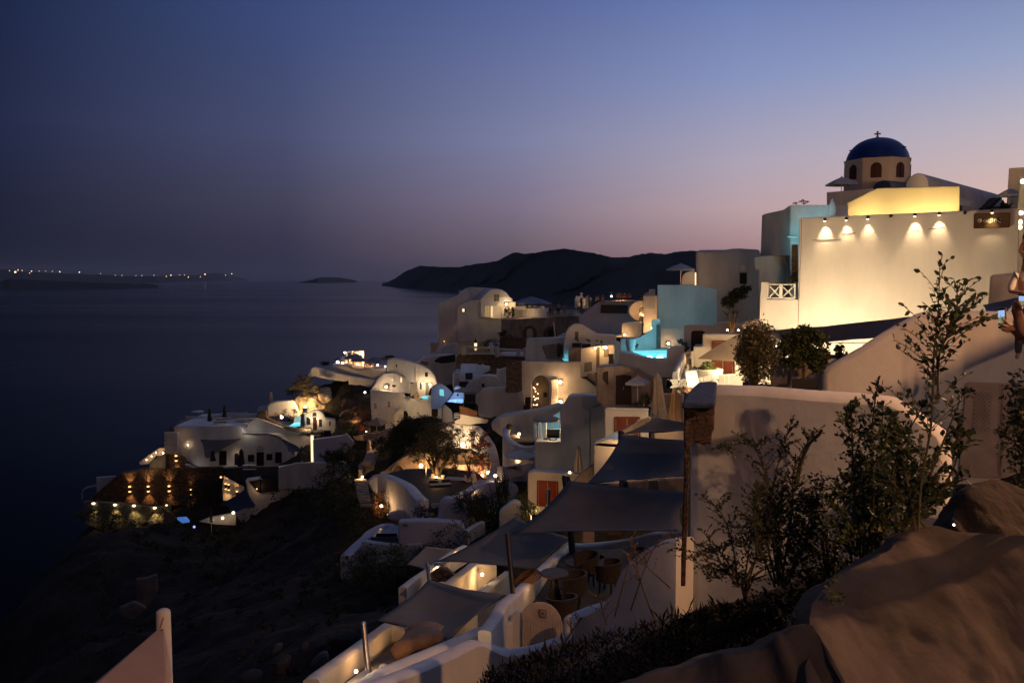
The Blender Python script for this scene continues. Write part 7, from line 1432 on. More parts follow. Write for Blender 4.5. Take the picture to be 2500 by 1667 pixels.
bld('wall', 'tan slanting awning flap in front of the little peaked house', 'wall', Fa(9, 1830, 300, 36, 0), [(1740, 330), (1875, 215), (1985, 262), (1760, 345)], .1, SAILT, .01)
ribbon('wall', 'thin pale garden kerb beneath the dark vines', 'wall', [P(9, 1465, 320, 46), P(9, 1530, 275, 47), P(9, 1605, 240, 48)], .8, .35, PLG)
# vines and planting in the lower terraces
VL = LFG
for k, (r, x, y, Y, rx, rz, n) in enumerate([(7, 1880, 1080, 57, .55, 1.7, 420), (7, 1945, 1060, 57, .45, 1.5, 300), (7, 1650, 1250, 55, 3.2, 1.6, 1400), (7, 1850, 1330, 54, 3.0, 2.4, 1600), (7, 1700, 1430, 53, 2.8, 2.0, 1200), (7, 2120, 1250, 50, 1.9, 1.2, 700), (7, 2200, 1350, 46, 1.2, 1.0, 500), (7, 1450, 1200, 56, 1.6, .8, 260)]):
    c = P(r, x, y, Y); o = thing('vine', ['twining vine climbing above the lilac vault roof', 'second twining vine beside the first', 'dark vine thicket behind the rounded dome house', 'dense vine thicket under the lilac vault roof', 'lowest dark vine thicket above the orange wall', 'lit green vine on the corner of the red door house', 'leafy green vine at the orange lit peaked house', 'arching vine tendrils over the rounded dome house'][k], 'vine', c - V((0, 0, rz)))
    mb = MB(); leaves(mb, c, rx * .56, rx * .3, rz * .6, n, .15, .2); mb.build('foliage', LFG if k in (0, 1, 5, 6, 7) else LFD, o)
    sm = MB()
    for i in range(5): a_ = c + V((random.uniform(-.6, .6) * rx, 0, rz * random.uniform(.3, 1.1))); sm.tube([c - V((0, 0, rz)), c.lerp(a_, .5) + V((random.uniform(-.3, .3), 0, 0)), a_], [.05, .035, .01], 5)
    sm.build('stem', TRK, o)
o = shrub('shrub', 'small rose bush with red blooms beside the picket fence', P(7, 1080, 1370, 60), 1.8, .9, 1.3, 420, .2, LFD); mb = MB(); leaves(mb, P(7, 1065, 1320, 59), .6, .3, .5, 26, .16, .1); mb.build('blooms', mat('rose_red', (.45, .03, .03), .6), o)
for k, (x, y, Y, rx, rz) in enumerate([(180, 1050, 84, 3.4, 4.5), (60, 980, 92, 3.6, 3.6), (240, 1150, 80, 2.6, 3.2), (90, 1250, 80, 4, 3.6), (220, 1330, 74, 3, 2.6), (300, 880, 90, 2.6, 2.4), (60, 760, 99, 3.4, 2.2), (250, 700, 99, 3, 2.4), (-80, 1150, 90, 4, 3), (-300, 1180, 95, 4, 2.6)]):
    c = P(7, x, y, Y); tree('tree', 'dark leafy tree on the shadowed slope below the pale porthole wall', c - V((0, 0, rz)), [c], .14, [(c, rx, 2.4, rz, 1)], LFD, 900, .3, group='dark trees on the shadowed slope')
for k, (x, y, Y, rx, rz) in enumerate([(560, 620, 50, 2.4, 1.6), (700, 560, 49, 2.6, 1.6), (850, 570, 48, 2.8, 1.6), (1010, 580, 46, 2.6, 1.6), (1180, 560, 45, 2.6, 1.6), (1340, 430, 45, 2.6, 2.4), (650, 620, 46, 3, 2), (880, 600, 44, 3, 2), (400, 600, 56, 3, 2), (520, 330, 66, 2.2, 2.2)]):
    c = P(9, x, y, Y); tree('bush', 'dark bush on the slope beneath the lilac domes', c - V((0, 0, rz * .6)), [c], .07, [(c, rx, 1.6, rz, 1)], LFD, 620, .2, cat='bush', group='dark bushes beneath the lilac domes')
# near sail at the bottom edge with its white post
post('thick white post carrying the tan sail at the bottom edge', 13, (1190, 1500), 11.5, (1172, 715), 12, .105, mat('white_post_paint', (.6, .52, .45), .6), group=None)
sail('shade_sail', 'tan sail rising to the thick white post at the bottom edge', [P(13, 1150, 835, 11.9), P(13, 1172, 830, 11.9), P(13, 1230, 1400, 9.5), P(13, 480, 1400, 9.5)], m=SAILT, k=.0, k2=.025, sag=.0)
tag(MB().tube([P(13, 1150, 830, 11.8), P(13, 1172, 755, 11.8)], .012, 5).build('rope', TER), 'short rope tying the tan sail to the white post', 'rope')
# ruins / rocks on dark slope
for k, (pts, Y) in enumerate([([(975, 480), (1050, 475), (1130, 445), (1135, 560), (1060, 700), (985, 690)], 62), ([(850, 690), (970, 640), (1060, 690), (960, 780), (860, 760)], 56), ([(1940, 1040), (1975, 945), (2040, 940), (2000, 1040)], 34), ([(2215, 545), (2245, 545), (2250, 600), (2220, 605)], 60), ([(2210, 1110), (2290, 1020), (2360, 990), (2360, 1226), (2280, 1226)], 22)]):
    bld('rock', ['broken pale ruin wall on the dark slope', 'low pale ruin stub in front of the ruin wall', 'small pale slab standing on the scree', 'tiny white marker stone on the slope', 'large grey boulder beside the passage'][k], 'rock', Fa(13, *pts[0], Y, 10), pts, 2 if k < 2 else .8, mat('grey_rock', (.12, .11, .11), .95, .4, 1.5, .08), .15)
rnd = random.Random(3)
for k in range(60):
    x = rnd.uniform(780, 1500); y = rnd.uniform(1350, 1660)
    X_ = rnd.uniform(-13, -3.2); Y_ = rnd.uniform(15, 30)
    if X_ > -.25 * Y_ + 1: continue
    z = ground(X_, Y_); s_ = rnd.uniform(.15, .6); mb = MB()
    mb.lathe((X_, Y_, z + .1), [(s_ * .5, -.3), (s_, 0), (s_ * .9, s_ * .5), (s_ * .3, s_ * .8)], 7, ax=rnd.uniform(.6, 1.2)); tag(mb.build('rock', mat('dark_scree_rock', (.05, .045, .045), .95, .4, 3, .04), bevel=.03), 'grey rock scattered on the slope beside the passage', 'rock', 'rocks scattered beside the passage')

rnd = random.Random(21); sc_ = MB()
for k in range(420):
    X_ = rnd.uniform(-52, -1); Y_ = rnd.uniform(16, 108)
    if X_ > -.12 * Y_ - 1 + (0 if Y_ < 50 else 0) or X_ < -.56 * Y_: continue
    z = ground(X_, Y_); rr = rnd.uniform(.3, .9) * (.5 + Y_ / 70); leaves(sc_, (X_, Y_, z + rr * .3), rr, rr, rr * .55, 46, .12 + Y_ / 400, .2, rnd=rnd)
tag(sc_.build('scrub', mat('scrub_leaves', (.03, .03, .02), .8, isl=[(.010, .013, .006), (.03, .032, .014), (.05, .042, .022)])), 'low dark scrub covering the cliffside below the houses', 'scrub', kind='stuff')
# ================================================================== FOREGROUND
FG = Fa(0, 1746, 938, 12.9, -30)
o = bld('wall', 'large smooth white garden wall nearest the viewer, behind the wild shrubs', 'wall', FG, [(1682, 1620), (1682, 1070), (1700, 960), (1746, 940), (1856, 943), (1990, 954), (2100, 961), (2142, 965), (2187, 970), (2219, 984), (2247, 1006), (2285, 1032), (2312, 1052), (2327, 1085), (2329, 1620)], .55, PL, .16)
PI_ = Fa(2, 960, 1205, 11.5, -4)
pier = bld('stone_pier', 'dark rubble stone pier with a coping tinted by navy sky light at the end of the nearest white wall', 'pier', PI_, [(840, 1212), (960, 1215), (1083, 1204), (1080, 1300), (1078, 1400), (1062, 1440), (1055, 1528), (1030, 1510), (1000, 1528), (930, 1500), (900, 1520), (895, 1600), (850, 1600), (845, 1450), (850, 1330), (846, 1260)], 1.5, stone_mat('brown_pier_masonry', (0,)*3, (0,)*3), .03, vec=(.36, 1.6, -.2))
bld('stone_edge', 'thin strip of bared stone running down the wall end', None, PI_, [(1640, 120), (1700, 110), (1684, 170), (1680, 300), (1676, 420), (1670, 600), (1668, 760), (1660, 900), (1655, 1050), (1648, 1320), (1608, 1320), (1612, 1100), (1620, 850), (1628, 600), (1634, 420), (1634, 250)], .4, stone_mat('brown_pier_masonry', (0,)*3, (0,)*3), .015, r=10, parent=pier, off=.03)
cp = [P(2, x, y, Y) for x, y, Y in [(830, 1212, 11.42), (960, 1213, 11.40), (1086, 1204, 11.38), (1100, 1048, 13.3), (1030, 1044, 13.35), (960, 1050, 13.2), (905, 1098, 12.6), (862, 1158, 11.95)]]
MB().prism([p + V((0, 0, .02)) for p in cp], (0, 0, -.10)).build('coping', NAV, pier, bevel=.03)  # navy puts the bluish sky light on the wall top into the colour
SP = Fa(3, 1500, 1000, 17.5, -25)
sw = bld('wall', 'great white wall sweeping up in a long slope behind the tall sapling', 'wall', SP, [(328, 1200), (329, 800), (333, 660), (360, 618), (400, 592), (500, 538), (620, 468), (830, 332), (1000, 240), (1060, 206), (1130, 188), (1250, 183), (1450, 185), (1700, 188), (2050, 196), (2050, 1600), (328, 1600)], .6, PL, .14)
dm_ = mat('pinkish_gate_paint', (.50, .40, .36), .7, .2, 3)
for k, (qd, lt) in enumerate([([(1450, 738), (1708, 745), (1690, 1445), (1395, 1432)], [(1502, 803), (1637, 810), (1610, 1106), (1480, 1098)]), ([(1716, 745), (2000, 752), (2000, 1445), (1697, 1445)], [(1772, 830), (1900, 836), (1880, 1130), (1750, 1124)])]):
    dd = bld('lattice_door', ['pinkish garden door with a diagonal lattice panel, left leaf', 'second leaf of the lattice garden door beside the dark creeper'][k], 'door', SP, qd, .05, dm_, .01, off=.06, group='leaves of the lattice garden door')
    bld('lattice_backing', None, None, SP, lt, .01, BLK, 0, off=.068, parent=dd)  # black sheet stands in for the dark seen through the lattice holes
    a, b, c, d = [SP(x, y, .085) for x, y in lt]; Q = lambda u, v: a.lerp(b, u).lerp(d.lerp(c, u), v); lm = MB(); n_ = 4; vr = 2.2
    for i in range(-9, 14):
        for sgn in (1, -1):
            pts = []
            for s_ in range(41):
                v = s_ / 40; u = (i / n_) + sgn * v * vr
                if -.001 <= u <= 1.001: pts.append((u, v))
            if len(pts) > 1: lm.bar(Q(*pts[0]), Q(*pts[-1]), .045, .012, SP.n)
    lm.build('lattice', dm_, dd)
    fb = MB()
    for i in range(4): p_, q_ = [SP(*t, .075) for t in (qd[i], qd[(i + 1) % 4])]; fb.bar(p_, q_, .07, .03, SP.n)
    fb.build('frame', dm_, dd)
bld('step', 'dark threshold below the lattice garden door', 'step', SP, [(1330, 1440), (2050, 1450), (2050, 1560), (1330, 1560)], 1, BLK, .05, off=1.0)
sail('awning', 'dark blue awning tip behind the raised phones', [P(14, 222, 1072, 21), P(14, 596, 988, 19), P(14, 470, 1145, 18), P(14, 250, 1136, 19)], 'awning', m=mat('dark_navy_cloth', (.035, .04, .07), .9), k=.02, sag=.05)
# white parapets and the low block behind the hands
bld('parapet', 'small white plastered parapet block at the foot of the sign wall', 'parapet', Fa(14, 400, 900, 30, -20), [(268, 1100), (290, 760), (320, 748), (440, 742), (490, 732), (560, 735), (700, 740), (700, 1100)], 1.2, PLW, .12)
# ---- plastered rock walls nearest the viewer
RPM = plaster_mat('weathered_pink_plaster', (.13, .098, .078), .5, 1.1, .03)
nt_, N_, L_, B_ = nodes(RPM)
tc_ = N_.new('ShaderNodeTexCoord'); nz_ = N_.new('ShaderNodeTexNoise'); nz_.inputs['Scale'].default_value = 1.3; nz_.inputs['Detail'].default_value = 9; nz_.inputs['Roughness'].default_value = .7
rp_ = N_.new('ShaderNodeValToRGB'); rp_.color_ramp.elements[0].position = .56; rp_.color_ramp.elements[1].position = .70; L_.new(tc_.outputs['Object'], nz_.inputs['Vector']); L_.new(nz_.outputs['Fac'], rp_.inputs['Fac'])
mx_ = N_.new('ShaderNodeMixRGB'); mx_.inputs['Color2'].default_value = (.11, .095, .05, 1); src = B_.inputs['Base Color'].links[0].from_socket; L_.new(src, mx_.inputs['Color1']); L_.new(rp_.outputs['Color'], mx_.inputs['Fac']); L_.new(mx_.outputs['Color'], B_.inputs['Base Color'])
def rockwall(label, crest, drop, fwd, amp=.12, r=11, nu=170, nv=90, seed=0, m=RPM, back=1.1):
    pts = spline([P(r, *c) for c in crest], 6); L0 = len(pts) - 1
    def fn(u, v):
        t = u * L0; i = min(int(t), L0 - 1); c = pts[i].lerp(pts[i + 1], t - i)
        if v < .22: k = 1 - v / .22; p = c + V((0, back * k, -.50 * back * k - 1.0 * k * k * k))
        else: k = (v - .22) / .78; p = c + V((0, -fwd * (sin(k * pi / 2) * .75 + k * .25), -drop * (k ** 1.35)))
        q = p * 1.1 + V((seed, 0, 0)); n1 = NZ.fractal(q, 1, 2.0, 6); n2 = abs(NZ.noise(p * .9 + V((seed, 3, 0)))) + .55 * abs(NZ.noise(p * 2.3 + V((seed, 1, 0)))) + .3 * NZ.fractal(p * 4.5, 1, 2, 3)
        return p + V((n1 * amp * .4, -n1 * amp - n2 * amp * 1.2, n1 * amp * min(.7, .1 + 2.2 * max(0, v - .22))))
    return tag(MB().grid(fn, nu, nv).build('rock_wall', m, smooth=True), label, 'rock wall')
rockwall('big stained plastered rock mass filling the lower corner nearest the viewer', [(940, 1560, 4.3), (950, 1300, 4.6), (960, 1120, 4.9), (1000, 985, 5.1), (1080, 880, 5.3), (1180, 800, 5.5), (1320, 700, 5.7), (1450, 612, 5.9), (1560, 545, 6.0), (1650, 502, 6.1), (1780, 470, 6.1), (1900, 500, 6.0), (2080, 512, 5.9), (2352, 522, 5.8), (2700, 540, 5.6)], 2.4, 2.6, .09, seed=2)
rockwall('lower pale plastered rock wall running out to the bottom edge', [(-900, 1660, 5.6), (-500, 1560, 5.5), (-20, 1408, 5.4), (210, 1360, 5.3), (330, 1300, 5.2), (430, 1252, 5.1), (620, 1215, 5.0), (720, 1160, 4.9), (790, 1122, 4.9), (940, 1088, 4.8), (1010, 1130, 4.7), (1060, 1300, 4.5)], 2.2, 2.2, .08, seed=9)
rockwall('dark brown rock hump below the lattice garden door', [(1820, 560, 8.2), (1890, 440, 8.2), (1925, 370, 8.3), (1965, 250, 8.4), (2040, 195, 8.5), (2150, 172, 8.6), (2260, 200, 8.6), (2400, 260, 8.5), (2700, 330, 8.4)], 2.2, 1.4, .12, seed=5, m=mat('dark_brown_rock', (.040, .030, .024), .95, .4, 2, .05))
# ---- living plants close by
LN1 = mat('sapling_leaves', (1, 1, 1), .42, spec=.4, isl=[(.02, .035, .012), (.05, .075, .02), (.10, .13, .03), (.15, .13, .045)])
def leaf6(mb, p, d, s, rnd):
    d = d.normalized(); b = d.cross(V((rnd.gauss(0, 1), rnd.gauss(0, 1), rnd.gauss(0, 1)))).normalized(); n = d.cross(b) * (s * .07); w_ = s * rnd.uniform(.22, .34)
    mb.add([p, p + d * s * .3 + b * w_ + n, p + d * s * .65 + b * w_ * .8 + n, p + d * s, p + d * s * .65 - b * w_ * .8 + n, p + d * s * .3 - b * w_ + n, p + d * s * .5 - n * .6], [(0, 1, 2, 6), (6, 2, 3), (0, 6, 4, 5), (6, 3, 4)])
def sapling(label, stems, Y, nb=26, bl=.34, ls=.075, seed=1, m=LN1, r=0, name='sapling', cat='sapling', th=.014, up=.75, start=.25, dens=1.0, group=None, lsp=.45):
    rnd = random.Random(seed); st_ = MB(); lf = MB(); base = P(r, *stems[0][0], Y); o = thing(name, label, cat, base, group)
    for sm in stems:
        pts = spline([P(r, x, y, Y) + V((0, rnd.uniform(-.08, .08), 0)) for x, y in sm], 6); n = len(pts)
        st_.tube(pts, [th * (1 - .8 * i / n) for i in range(n)], 6); Ls = sum((b - a).length for a, b in zip(pts, pts[1:]))
        for k in range(int(nb * dens)):
            t = start + (1 - start) * rnd.random(); i = min(int(t * (n - 1)), n - 2); c = pts[i].lerp(pts[i + 1], t * (n - 1) - i); ax = (pts[i + 1] - pts[i]).normalized()
            a = rnd.uniform(0, 2 * pi); out = V((cos(a), sin(a) * .7, 0)); L_b = bl * (1.15 - t * .8) * rnd.uniform(.5, 1.2); d = (out + ax * up + V((0, 0, .15))).normalized()
            e = c + d * L_b + V((0, 0, -.08 * L_b)); mid = c.lerp(e, .5) + V((0, 0, .06 * L_b)); bp = spline([c, mid, e], 4); st_.tube(bp, [th * .35, th * .3] + [th * .22] * (len(bp) - 4) + [.0015, .001], 4)
            nl = max(3, int(L_b / (ls * lsp)))
            for j in range(nl):
                q = (j + .6) / nl; ii = min(int(q * (len(bp) - 1)), len(bp) - 2); p = bp[ii].lerp(bp[ii + 1], q * (len(bp) - 1) - ii)
                leaf6(lf, p, d * .8 + V((rnd.gauss(0, .7), rnd.gauss(0, .7), rnd.gauss(0, .6))), ls * rnd.uniform(.5, 1.25), rnd)
        for j in range(5): leaf6(lf, pts[-1], V((rnd.gauss(0, .5), rnd.gauss(0, .5), 1)), ls * rnd.uniform(.6, 1), rnd)
    st_.build('stem', mat('green_brown_stem', (.10, .08, .04), .7), o); lf.build('leaves', m, o); return o
sapling('tall slender sapling with pointed leaves standing before the sloping white wall', [[(2235, 1290), (2250, 1180), (2268, 1050), (2280, 960), (2284, 860), (2278, 760), (2281, 652)], [(2283, 960), (2308, 860), (2326, 790), (2328, 706)]], 6.0, 46, .50, .052, 3, up=.85, start=.14, th=.011, lsp=.72)
sapling('dark lower shoots of broad leaves at the foot of the tall sapling', [[(2230, 1290), (2290, 1130), (2360, 960)], [(2225, 1300), (2200, 1150), (2180, 1020)], [(2240, 1290), (2320, 1150), (2350, 1060)], [(2250, 1280), (2180, 1160), (2240, 990)]], 6.2, 30, .26, .07, 5, LFD, start=.1)
sapling('dense upright shrub with glossy pointed leaves in front of the nearest white wall', [[(2110, 1380), (2125, 1200), (2132, 1050), (2134, 935)], [(2100, 1380), (2090, 1200), (2085, 1060), (2078, 985)], [(2130, 1380), (2160, 1230), (2185, 1120), (2200, 1050)], [(2120, 1390), (2140, 1250), (2160, 1110), (2158, 990)], [(2090, 1390), (2060, 1260), (2055, 1160)], [(2100, 1380), (2120, 1270), (2110, 1120)], [(2140, 1380), (2200, 1270), (2230, 1180)]], 6.9, 50, .28, .057, 7, name='shrub', cat='shrub', up=.8, start=.1)
sapling('wiry shrub with small leaves spreading across the nearest white wall', [[(1900, 1430), (1890, 1250), (1860, 1120), (1820, 1080), (1760, 1095)], [(1910, 1430), (1930, 1250), (1945, 1150), (1990, 1050)], [(1900, 1430), (1870, 1300), (1890, 1150), (1935, 1030)], [(1920, 1430), (1980, 1280), (2000, 1160)], [(1890, 1430), (1840, 1290), (1855, 1190)], [(1930, 1430), (1960, 1320), (1985, 1220)], [(1910, 1430), (1900, 1290), (1915, 1200)]], 8.2, 50, .34, .041, 11, name='shrub', cat='shrub', m=mat('grey_green_leaves', (1, 1, 1), .5, isl=[(.03, .038, .018), (.06, .065, .028), (.11, .11, .045)]))
sapling('thin twiggy shrub with sparse leaves beside the bared stone edge', [[(1800, 1430), (1790, 1330), (1760, 1250), (1720, 1215)], [(1820, 1430), (1830, 1300), (1850, 1180)], [(1810, 1430), (1770, 1360), (1745, 1345), (1690, 1360)], [(1820, 1430), (1850, 1330), (1880, 1260)], [(1800, 1430), (1765, 1380), (1720, 1300)]], 9.2, 20, .40, .045, 13, name='shrub', cat='shrub', th=.012, m=mat('grey_green_leaves', (1,) * 3))
sapling('bare dry plant with seed pods leaning over the dining terrace wall', [[(1600, 1520), (1565, 1420), (1550, 1340), (1548, 1300)], [(1640, 1440), (1585, 1390), (1555, 1350)], [(1540, 1490), (1590, 1340), (1640, 1310)], [(1500, 1500), (1535, 1380), (1545, 1330)], [(1480, 1520), (1460, 1450)], [(1380, 1560), (1420, 1510)]], 11.3, 9, .38, .032, 17, name='dry_plant', cat='plant', m=LFB, th=.014)
sapling('drooping twig with leaves crossing the stone edge', [[(1790, 1390), (1700, 1350), (1640, 1345)], [(1780, 1400), (1690, 1370), (1650, 1300)]], 9.8, 10, .25, .05, 19, name='twig', cat='twig', th=.008, m=LFD)
st_ = MB().tube(spline([P(0, x, y, 7.6) for x, y in [(1945, 1180), (1955, 1130), (1975, 1085), (2000, 1060), (2006, 1048)]], 5), [.02] * 10 + [.016] * 11, 7); tag(st_.build('branch', mat('green_brown_stem', (1,) * 3)), 'bare curved brown branch rising out of the wiry shrub', 'branch')
for k, (x, y, Y, rx, rz, n) in enumerate([(1905, 1300, 9.0, .75, .75, 2000), (2030, 1290, 8.2, .80, .85, 2400), (2150, 1180, 7.6, .62, .95, 2400), (2200, 1230, 7.4, .60, .60, 1300), (1990, 1400, 8.4, .95, .40, 1300), (1820, 1400, 9.8, .80, .40, 900)]):
    shrub('shrub', ['dark leafy mass inside the wiry shrub', 'dense dark bush between the wiry shrub and the upright shrub', 'heart of the dense upright shrub against the white wall', 'black green foliage at the sapling foot', 'low dark foliage on the bank before the wiry shrub', 'low thin foliage on the bank beside the stone edge'][k], P(0, x, y, Y), rx, .5, rz, int(n * .7), .055, LFD, trunk=True, hollow=.1)
# undergrowth: too many stems to count
rnd = random.Random(5); ug = MB()
def pix_ok(x, y): return True
for k in range(15000):
    sx_, sy_ = rnd.uniform(1180, 2180), 0
    t = (sx_ - 1180) / 1000; lo_ = 1700 - 80 * t; hi = 1632 - 265 * t ** .8; sy_ = rnd.uniform(hi, lo_ + 20)
    Y_ = 11.2 - 3.4 * t - (sy_ - hi) / 330 * 3.5
    p = P(0, sx_, sy_, max(5.8, Y_)); h = .02 + .17 * rnd.random() ** 4 * (1 + 1.2 * NZ.noise(p * 1.1)); d = V((rnd.gauss(0, .8), rnd.gauss(0, .8), 1)).normalized(); w_ = rnd.uniform(.0015, .006); s_ = V((rnd.uniform(-1, 1), rnd.uniform(-1, 1), 0)).normalized() * w_
    p.z -= .1; ug.add([p - s_, p + s_, p + d * h * .6 + s_ * .8 + V((rnd.gauss(0, .02), 0, 0)), p + d * h], [(0, 1, 2, 3)])
for k in range(34):
    t = rnd.random(); c = P(0, 1400 + 780 * t, 1640 - 240 * t + rnd.uniform(-10, 70), 10.4 - 3.5 * t); leaves(ug, c, .32, .25, .13, 150, .035, .1, rnd=rnd)
tag(ug.build('undergrowth', mat('undergrowth_blades', (.03, .03, .015), .8, isl=[(.012, .012, .006), (.03, .027, .013), (.05, .04, .02)])), 'dark tangle of dry grass and weeds on the bank below the shrubs', 'undergrowth', kind='stuff')
hm = MB()
bk = [(1180, 1675, 10.9), (1350, 1608, 10.9), (1500, 1540, 10.8), (1620, 1475, 10.7), (1750, 1400, 10.2), (1900, 1400, 9.0), (2050, 1370, 7.9), (2200, 1310, 7.0), (2330, 1240, 6.8)]
bpts = spline([P(0, *q) for q in bk], 5)
def bank(u, v):
    t = u * (len(bpts) - 1); i = min(int(t), len(bpts) - 2); c = bpts[i].lerp(bpts[i + 1], t - i); k = v
    p = c + V((0, -(5.2 - 3.4 * u) * k + 1.2 * max(0, .12 - k) * 8, -.55 * k - .9 * max(0, .12 - k) * 8)); p.z += NZ.fractal(p * 1.3, 1, 2, 5) * .10 - .12; return p
tag(MB().grid(bank, 90, 30).build('bank', mat('dark_bank_soil', (.03, .024, .018), .95, .5, 2, .05), smooth=True), 'dark earth bank under the weeds', 'bank', kind='structure')
sapling('small weed sprouting at the rock wall corner', [[(1960, 1540), (1975, 1500), (1990, 1480)], [(1955, 1540), (1940, 1515)]], 5.3, 9, .10, .03, 23, name='weed', cat='weed', th=.004)
sapling('tiny green creeper hanging on the stained rock mass', [[(2010, 1480), (2030, 1440), (2045, 1420)], [(2015, 1480), (2040, 1460)]], 5.1, 9, .10, .03, 29, name='weed', cat='weed', th=.004)
shrub('creeper', 'dark creeper massed at the frame edge beside the lattice door', P(3, 1900, 1150, 13.5), .62, .5, 1.9, 1700, .1, LFD, 'creeper')
lamp('tiny white light between the rocks below the lattice door', P(11, 1888, 463, 6.6), .3, bulb=.009, bm=EC, bracket=False)
# ================================================================== PEOPLE
def person(label, feet, h=1.7, yaw=0, shirt=(.5, .5, .5), legs=(.03, .03, .035), pose='stand', dress=False, hair=True, joints=None, group=None, name='person', sub=1):
    """one skinned body with garments and hair laid over it; faces -Y turned by yaw"""
    F_ = V(feet); k = h / 1.7; a = rad(yaw); R_ = lambda x, y, z: F_ + V((x * cos(a) - y * sin(a), x * sin(a) + y * cos(a), z)) * k
    J = {'pel': (0, 0, .93), 'wai': (0, 0, 1.08), 'che': (0, 0, 1.28), 'nec': (0, -.01, 1.43), 'nk2': (0, -.02, 1.50), 'hed': (0, -.03, 1.58), 'top': (0, -.02, 1.67)}
    for s, n in ((-1, 'l'), (1, 'r')):
        J.update({n + 'hip': (s * .09, 0, .88), n + 'kne': (s * .10, -.02, .48), n + 'ank': (s * .10, .02, .08), n + 'toe': (s * .11, -.14, .03), n + 'sho': (s * .18, 0, 1.38)})
        el, wr, ha = {'stand': ((s * .24, .03, 1.10), (s * .25, -.05, .86), (s * .25, -.07, .78)), 'phone': ((s * .24, -.10, 1.14), (s * .10, -.32, 1.33), (s * .06, -.38, 1.38)), 'arms': ((s * .26, -.05, 1.12), (s * .06, -.25, 1.10), (s * -.02, -.27, 1.09))}[pose if pose != 'sit' else 'arms']
        J.update({n + 'elb': el, n + 'wri': wr, n + 'han': ha})
        if pose == 'sit': J.update({n + 'kne': (s * .12, -.42, .88), n + 'ank': (s * .12, -.44, .45), n + 'toe': (s * .12, -.58, .40)})
    if joints: J.update(joints)
    Rr = {'pel': .13, 'wai': .115, 'che': .125, 'nec': .06, 'nk2': .052, 'hed': .088, 'top': .07, 'hip': .088, 'kne': .055, 'ank': .038, 'toe': .032, 'sho': .06, 'elb': .038, 'wri': .027, 'han': .034}
    E = [('pel', 'wai'), ('wai', 'che'), ('che', 'nec'), ('nec', 'nk2'), ('nk2', 'hed'), ('hed', 'top')]
    for n in 'lr': E += [('pel', n + 'hip'), (n + 'hip', n + 'kne'), (n + 'kne', n + 'ank'), (n + 'ank', n + 'toe'), ('che', n + 'sho'), (n + 'sho', n + 'elb'), (n + 'elb', n + 'wri'), (n + 'wri', n + 'han')]
    o = thing(name, label, 'person', F_, group)
    def sk(nm, E_, m_, grow, extra=None, rr=None):
        E2 = [e for e in E_ if e[0] in J and e[1] in J]; ks = []
        for e in E2:
            for q in e:
                if q not in ks: ks.append(q)
        if 'pel' in ks: ks.remove('pel'); ks.insert(0, 'pel')
        me = bpy.data.meshes.new(nm); me.from_pydata([R_(*J[q]) - F_ for q in ks], [(ks.index(x), ks.index(y)) for x, y in E2], []); me.materials.append(m_)
        ob = bpy.data.objects.new(nm, me); COL.objects.link(ob); ob.parent = o; md = ob.modifiers.new('skin', 'SKIN'); md.use_smooth_shade = True
        for i, q in enumerate(ks):
            r_ = (rr or {}).get(q) or Rr.get(q) or Rr.get(q[1:]) or FR.get(q, .01); me.skin_vertices[0].data[i].radius = ((r_ + grow) * k, (r_ + grow) * k); me.skin_vertices[0].data[i].use_root = (i == 0)
        s2 = ob.modifiers.new('sub', 'SUBSURF'); s2.levels = s2.render_levels = sub; return ob
    body = sk('body', E + (joints or {}).get('_edges', []), SKN, 0) if not joints else sk('body', E + EXTRA, SKN, 0)
    SH = mat('cloth_%d_%d_%d' % tuple(int(c * 99) for c in shirt), shirt, .9); LG_ = mat('cloth_%d_%d_%d' % tuple(int(c * 99) for c in legs), legs, .9)
    sk('shirt', [e for e in E if e[0] in ('pel', 'wai', 'che') and e[1] in ('wai', 'che', 'nec', 'lsho', 'rsho')] + [('lsho', 'lelb'), ('rsho', 'relb')], SH, .014, rr={'nec': .05})
    if dress:
        J.update({'hem': (0, .0, .42)}); sk('dress', [('wai', 'pel'), ('pel', 'hem')], SH, .03, rr={'hem': .2, 'pel': .15, 'wai': .11})
    else: sk('trousers', [e for e in E if e[0] in ('pel', 'lhip', 'rhip', 'lkne', 'rkne') and e[1][1:] in ('hip', 'kne', 'ank')], LG_, .014)
    if hair:
        hd_ = R_(*J['hed']); f_ = V((sin(a), -cos(a), 0)); mb = MB().ball(hd_ - f_ * .025 * k + V((0, 0, .045 * k)), .105 * k, 12, sz=1.05); 
        if dress: mb.ball(hd_ - f_ * .06 * k - V((0, 0, .08 * k)), .075 * k, 10, sz=1.5)
        mb.build('hair', HAI, o, smooth=True)
    return o
FR = {}; EXTRA = []
def face(o, hd, f, k=1.0):
    """eyes, nose, mouth, ears on the head"""
    r = V((-f.y, f.x, 0)); q = MB()
    q.ball(hd + f * .093 * k - V((0, 0, .012 * k)), .014 * k, 8, sz=1.5).ball(hd + r * .088 * k, .02 * k, 8, sz=1.4).ball(hd - r * .088 * k, .02 * k, 8, sz=1.4)
    q.build('nose', SKN, o, smooth=True)
    MB().ball(hd + f * .083 * k + r * .032 * k + V((0, 0, .015 * k)), .011 * k, 8).build('eye', BLK, o); MB().ball(hd + f * .083 * k - r * .032 * k + V((0, 0, .015 * k)), .011 * k, 8).build('eye', BLK, o)
    MB().bar(hd + f * .088 * k + r * .024 * k - V((0, 0, .05 * k)), hd + f * .088 * k - r * .024 * k - V((0, 0, .05 * k)), .01 * k).build('mouth', mat('lips', (.25, .08, .07), .5), o)
def P18(x, y, Y): return P(18, x, y, Y)
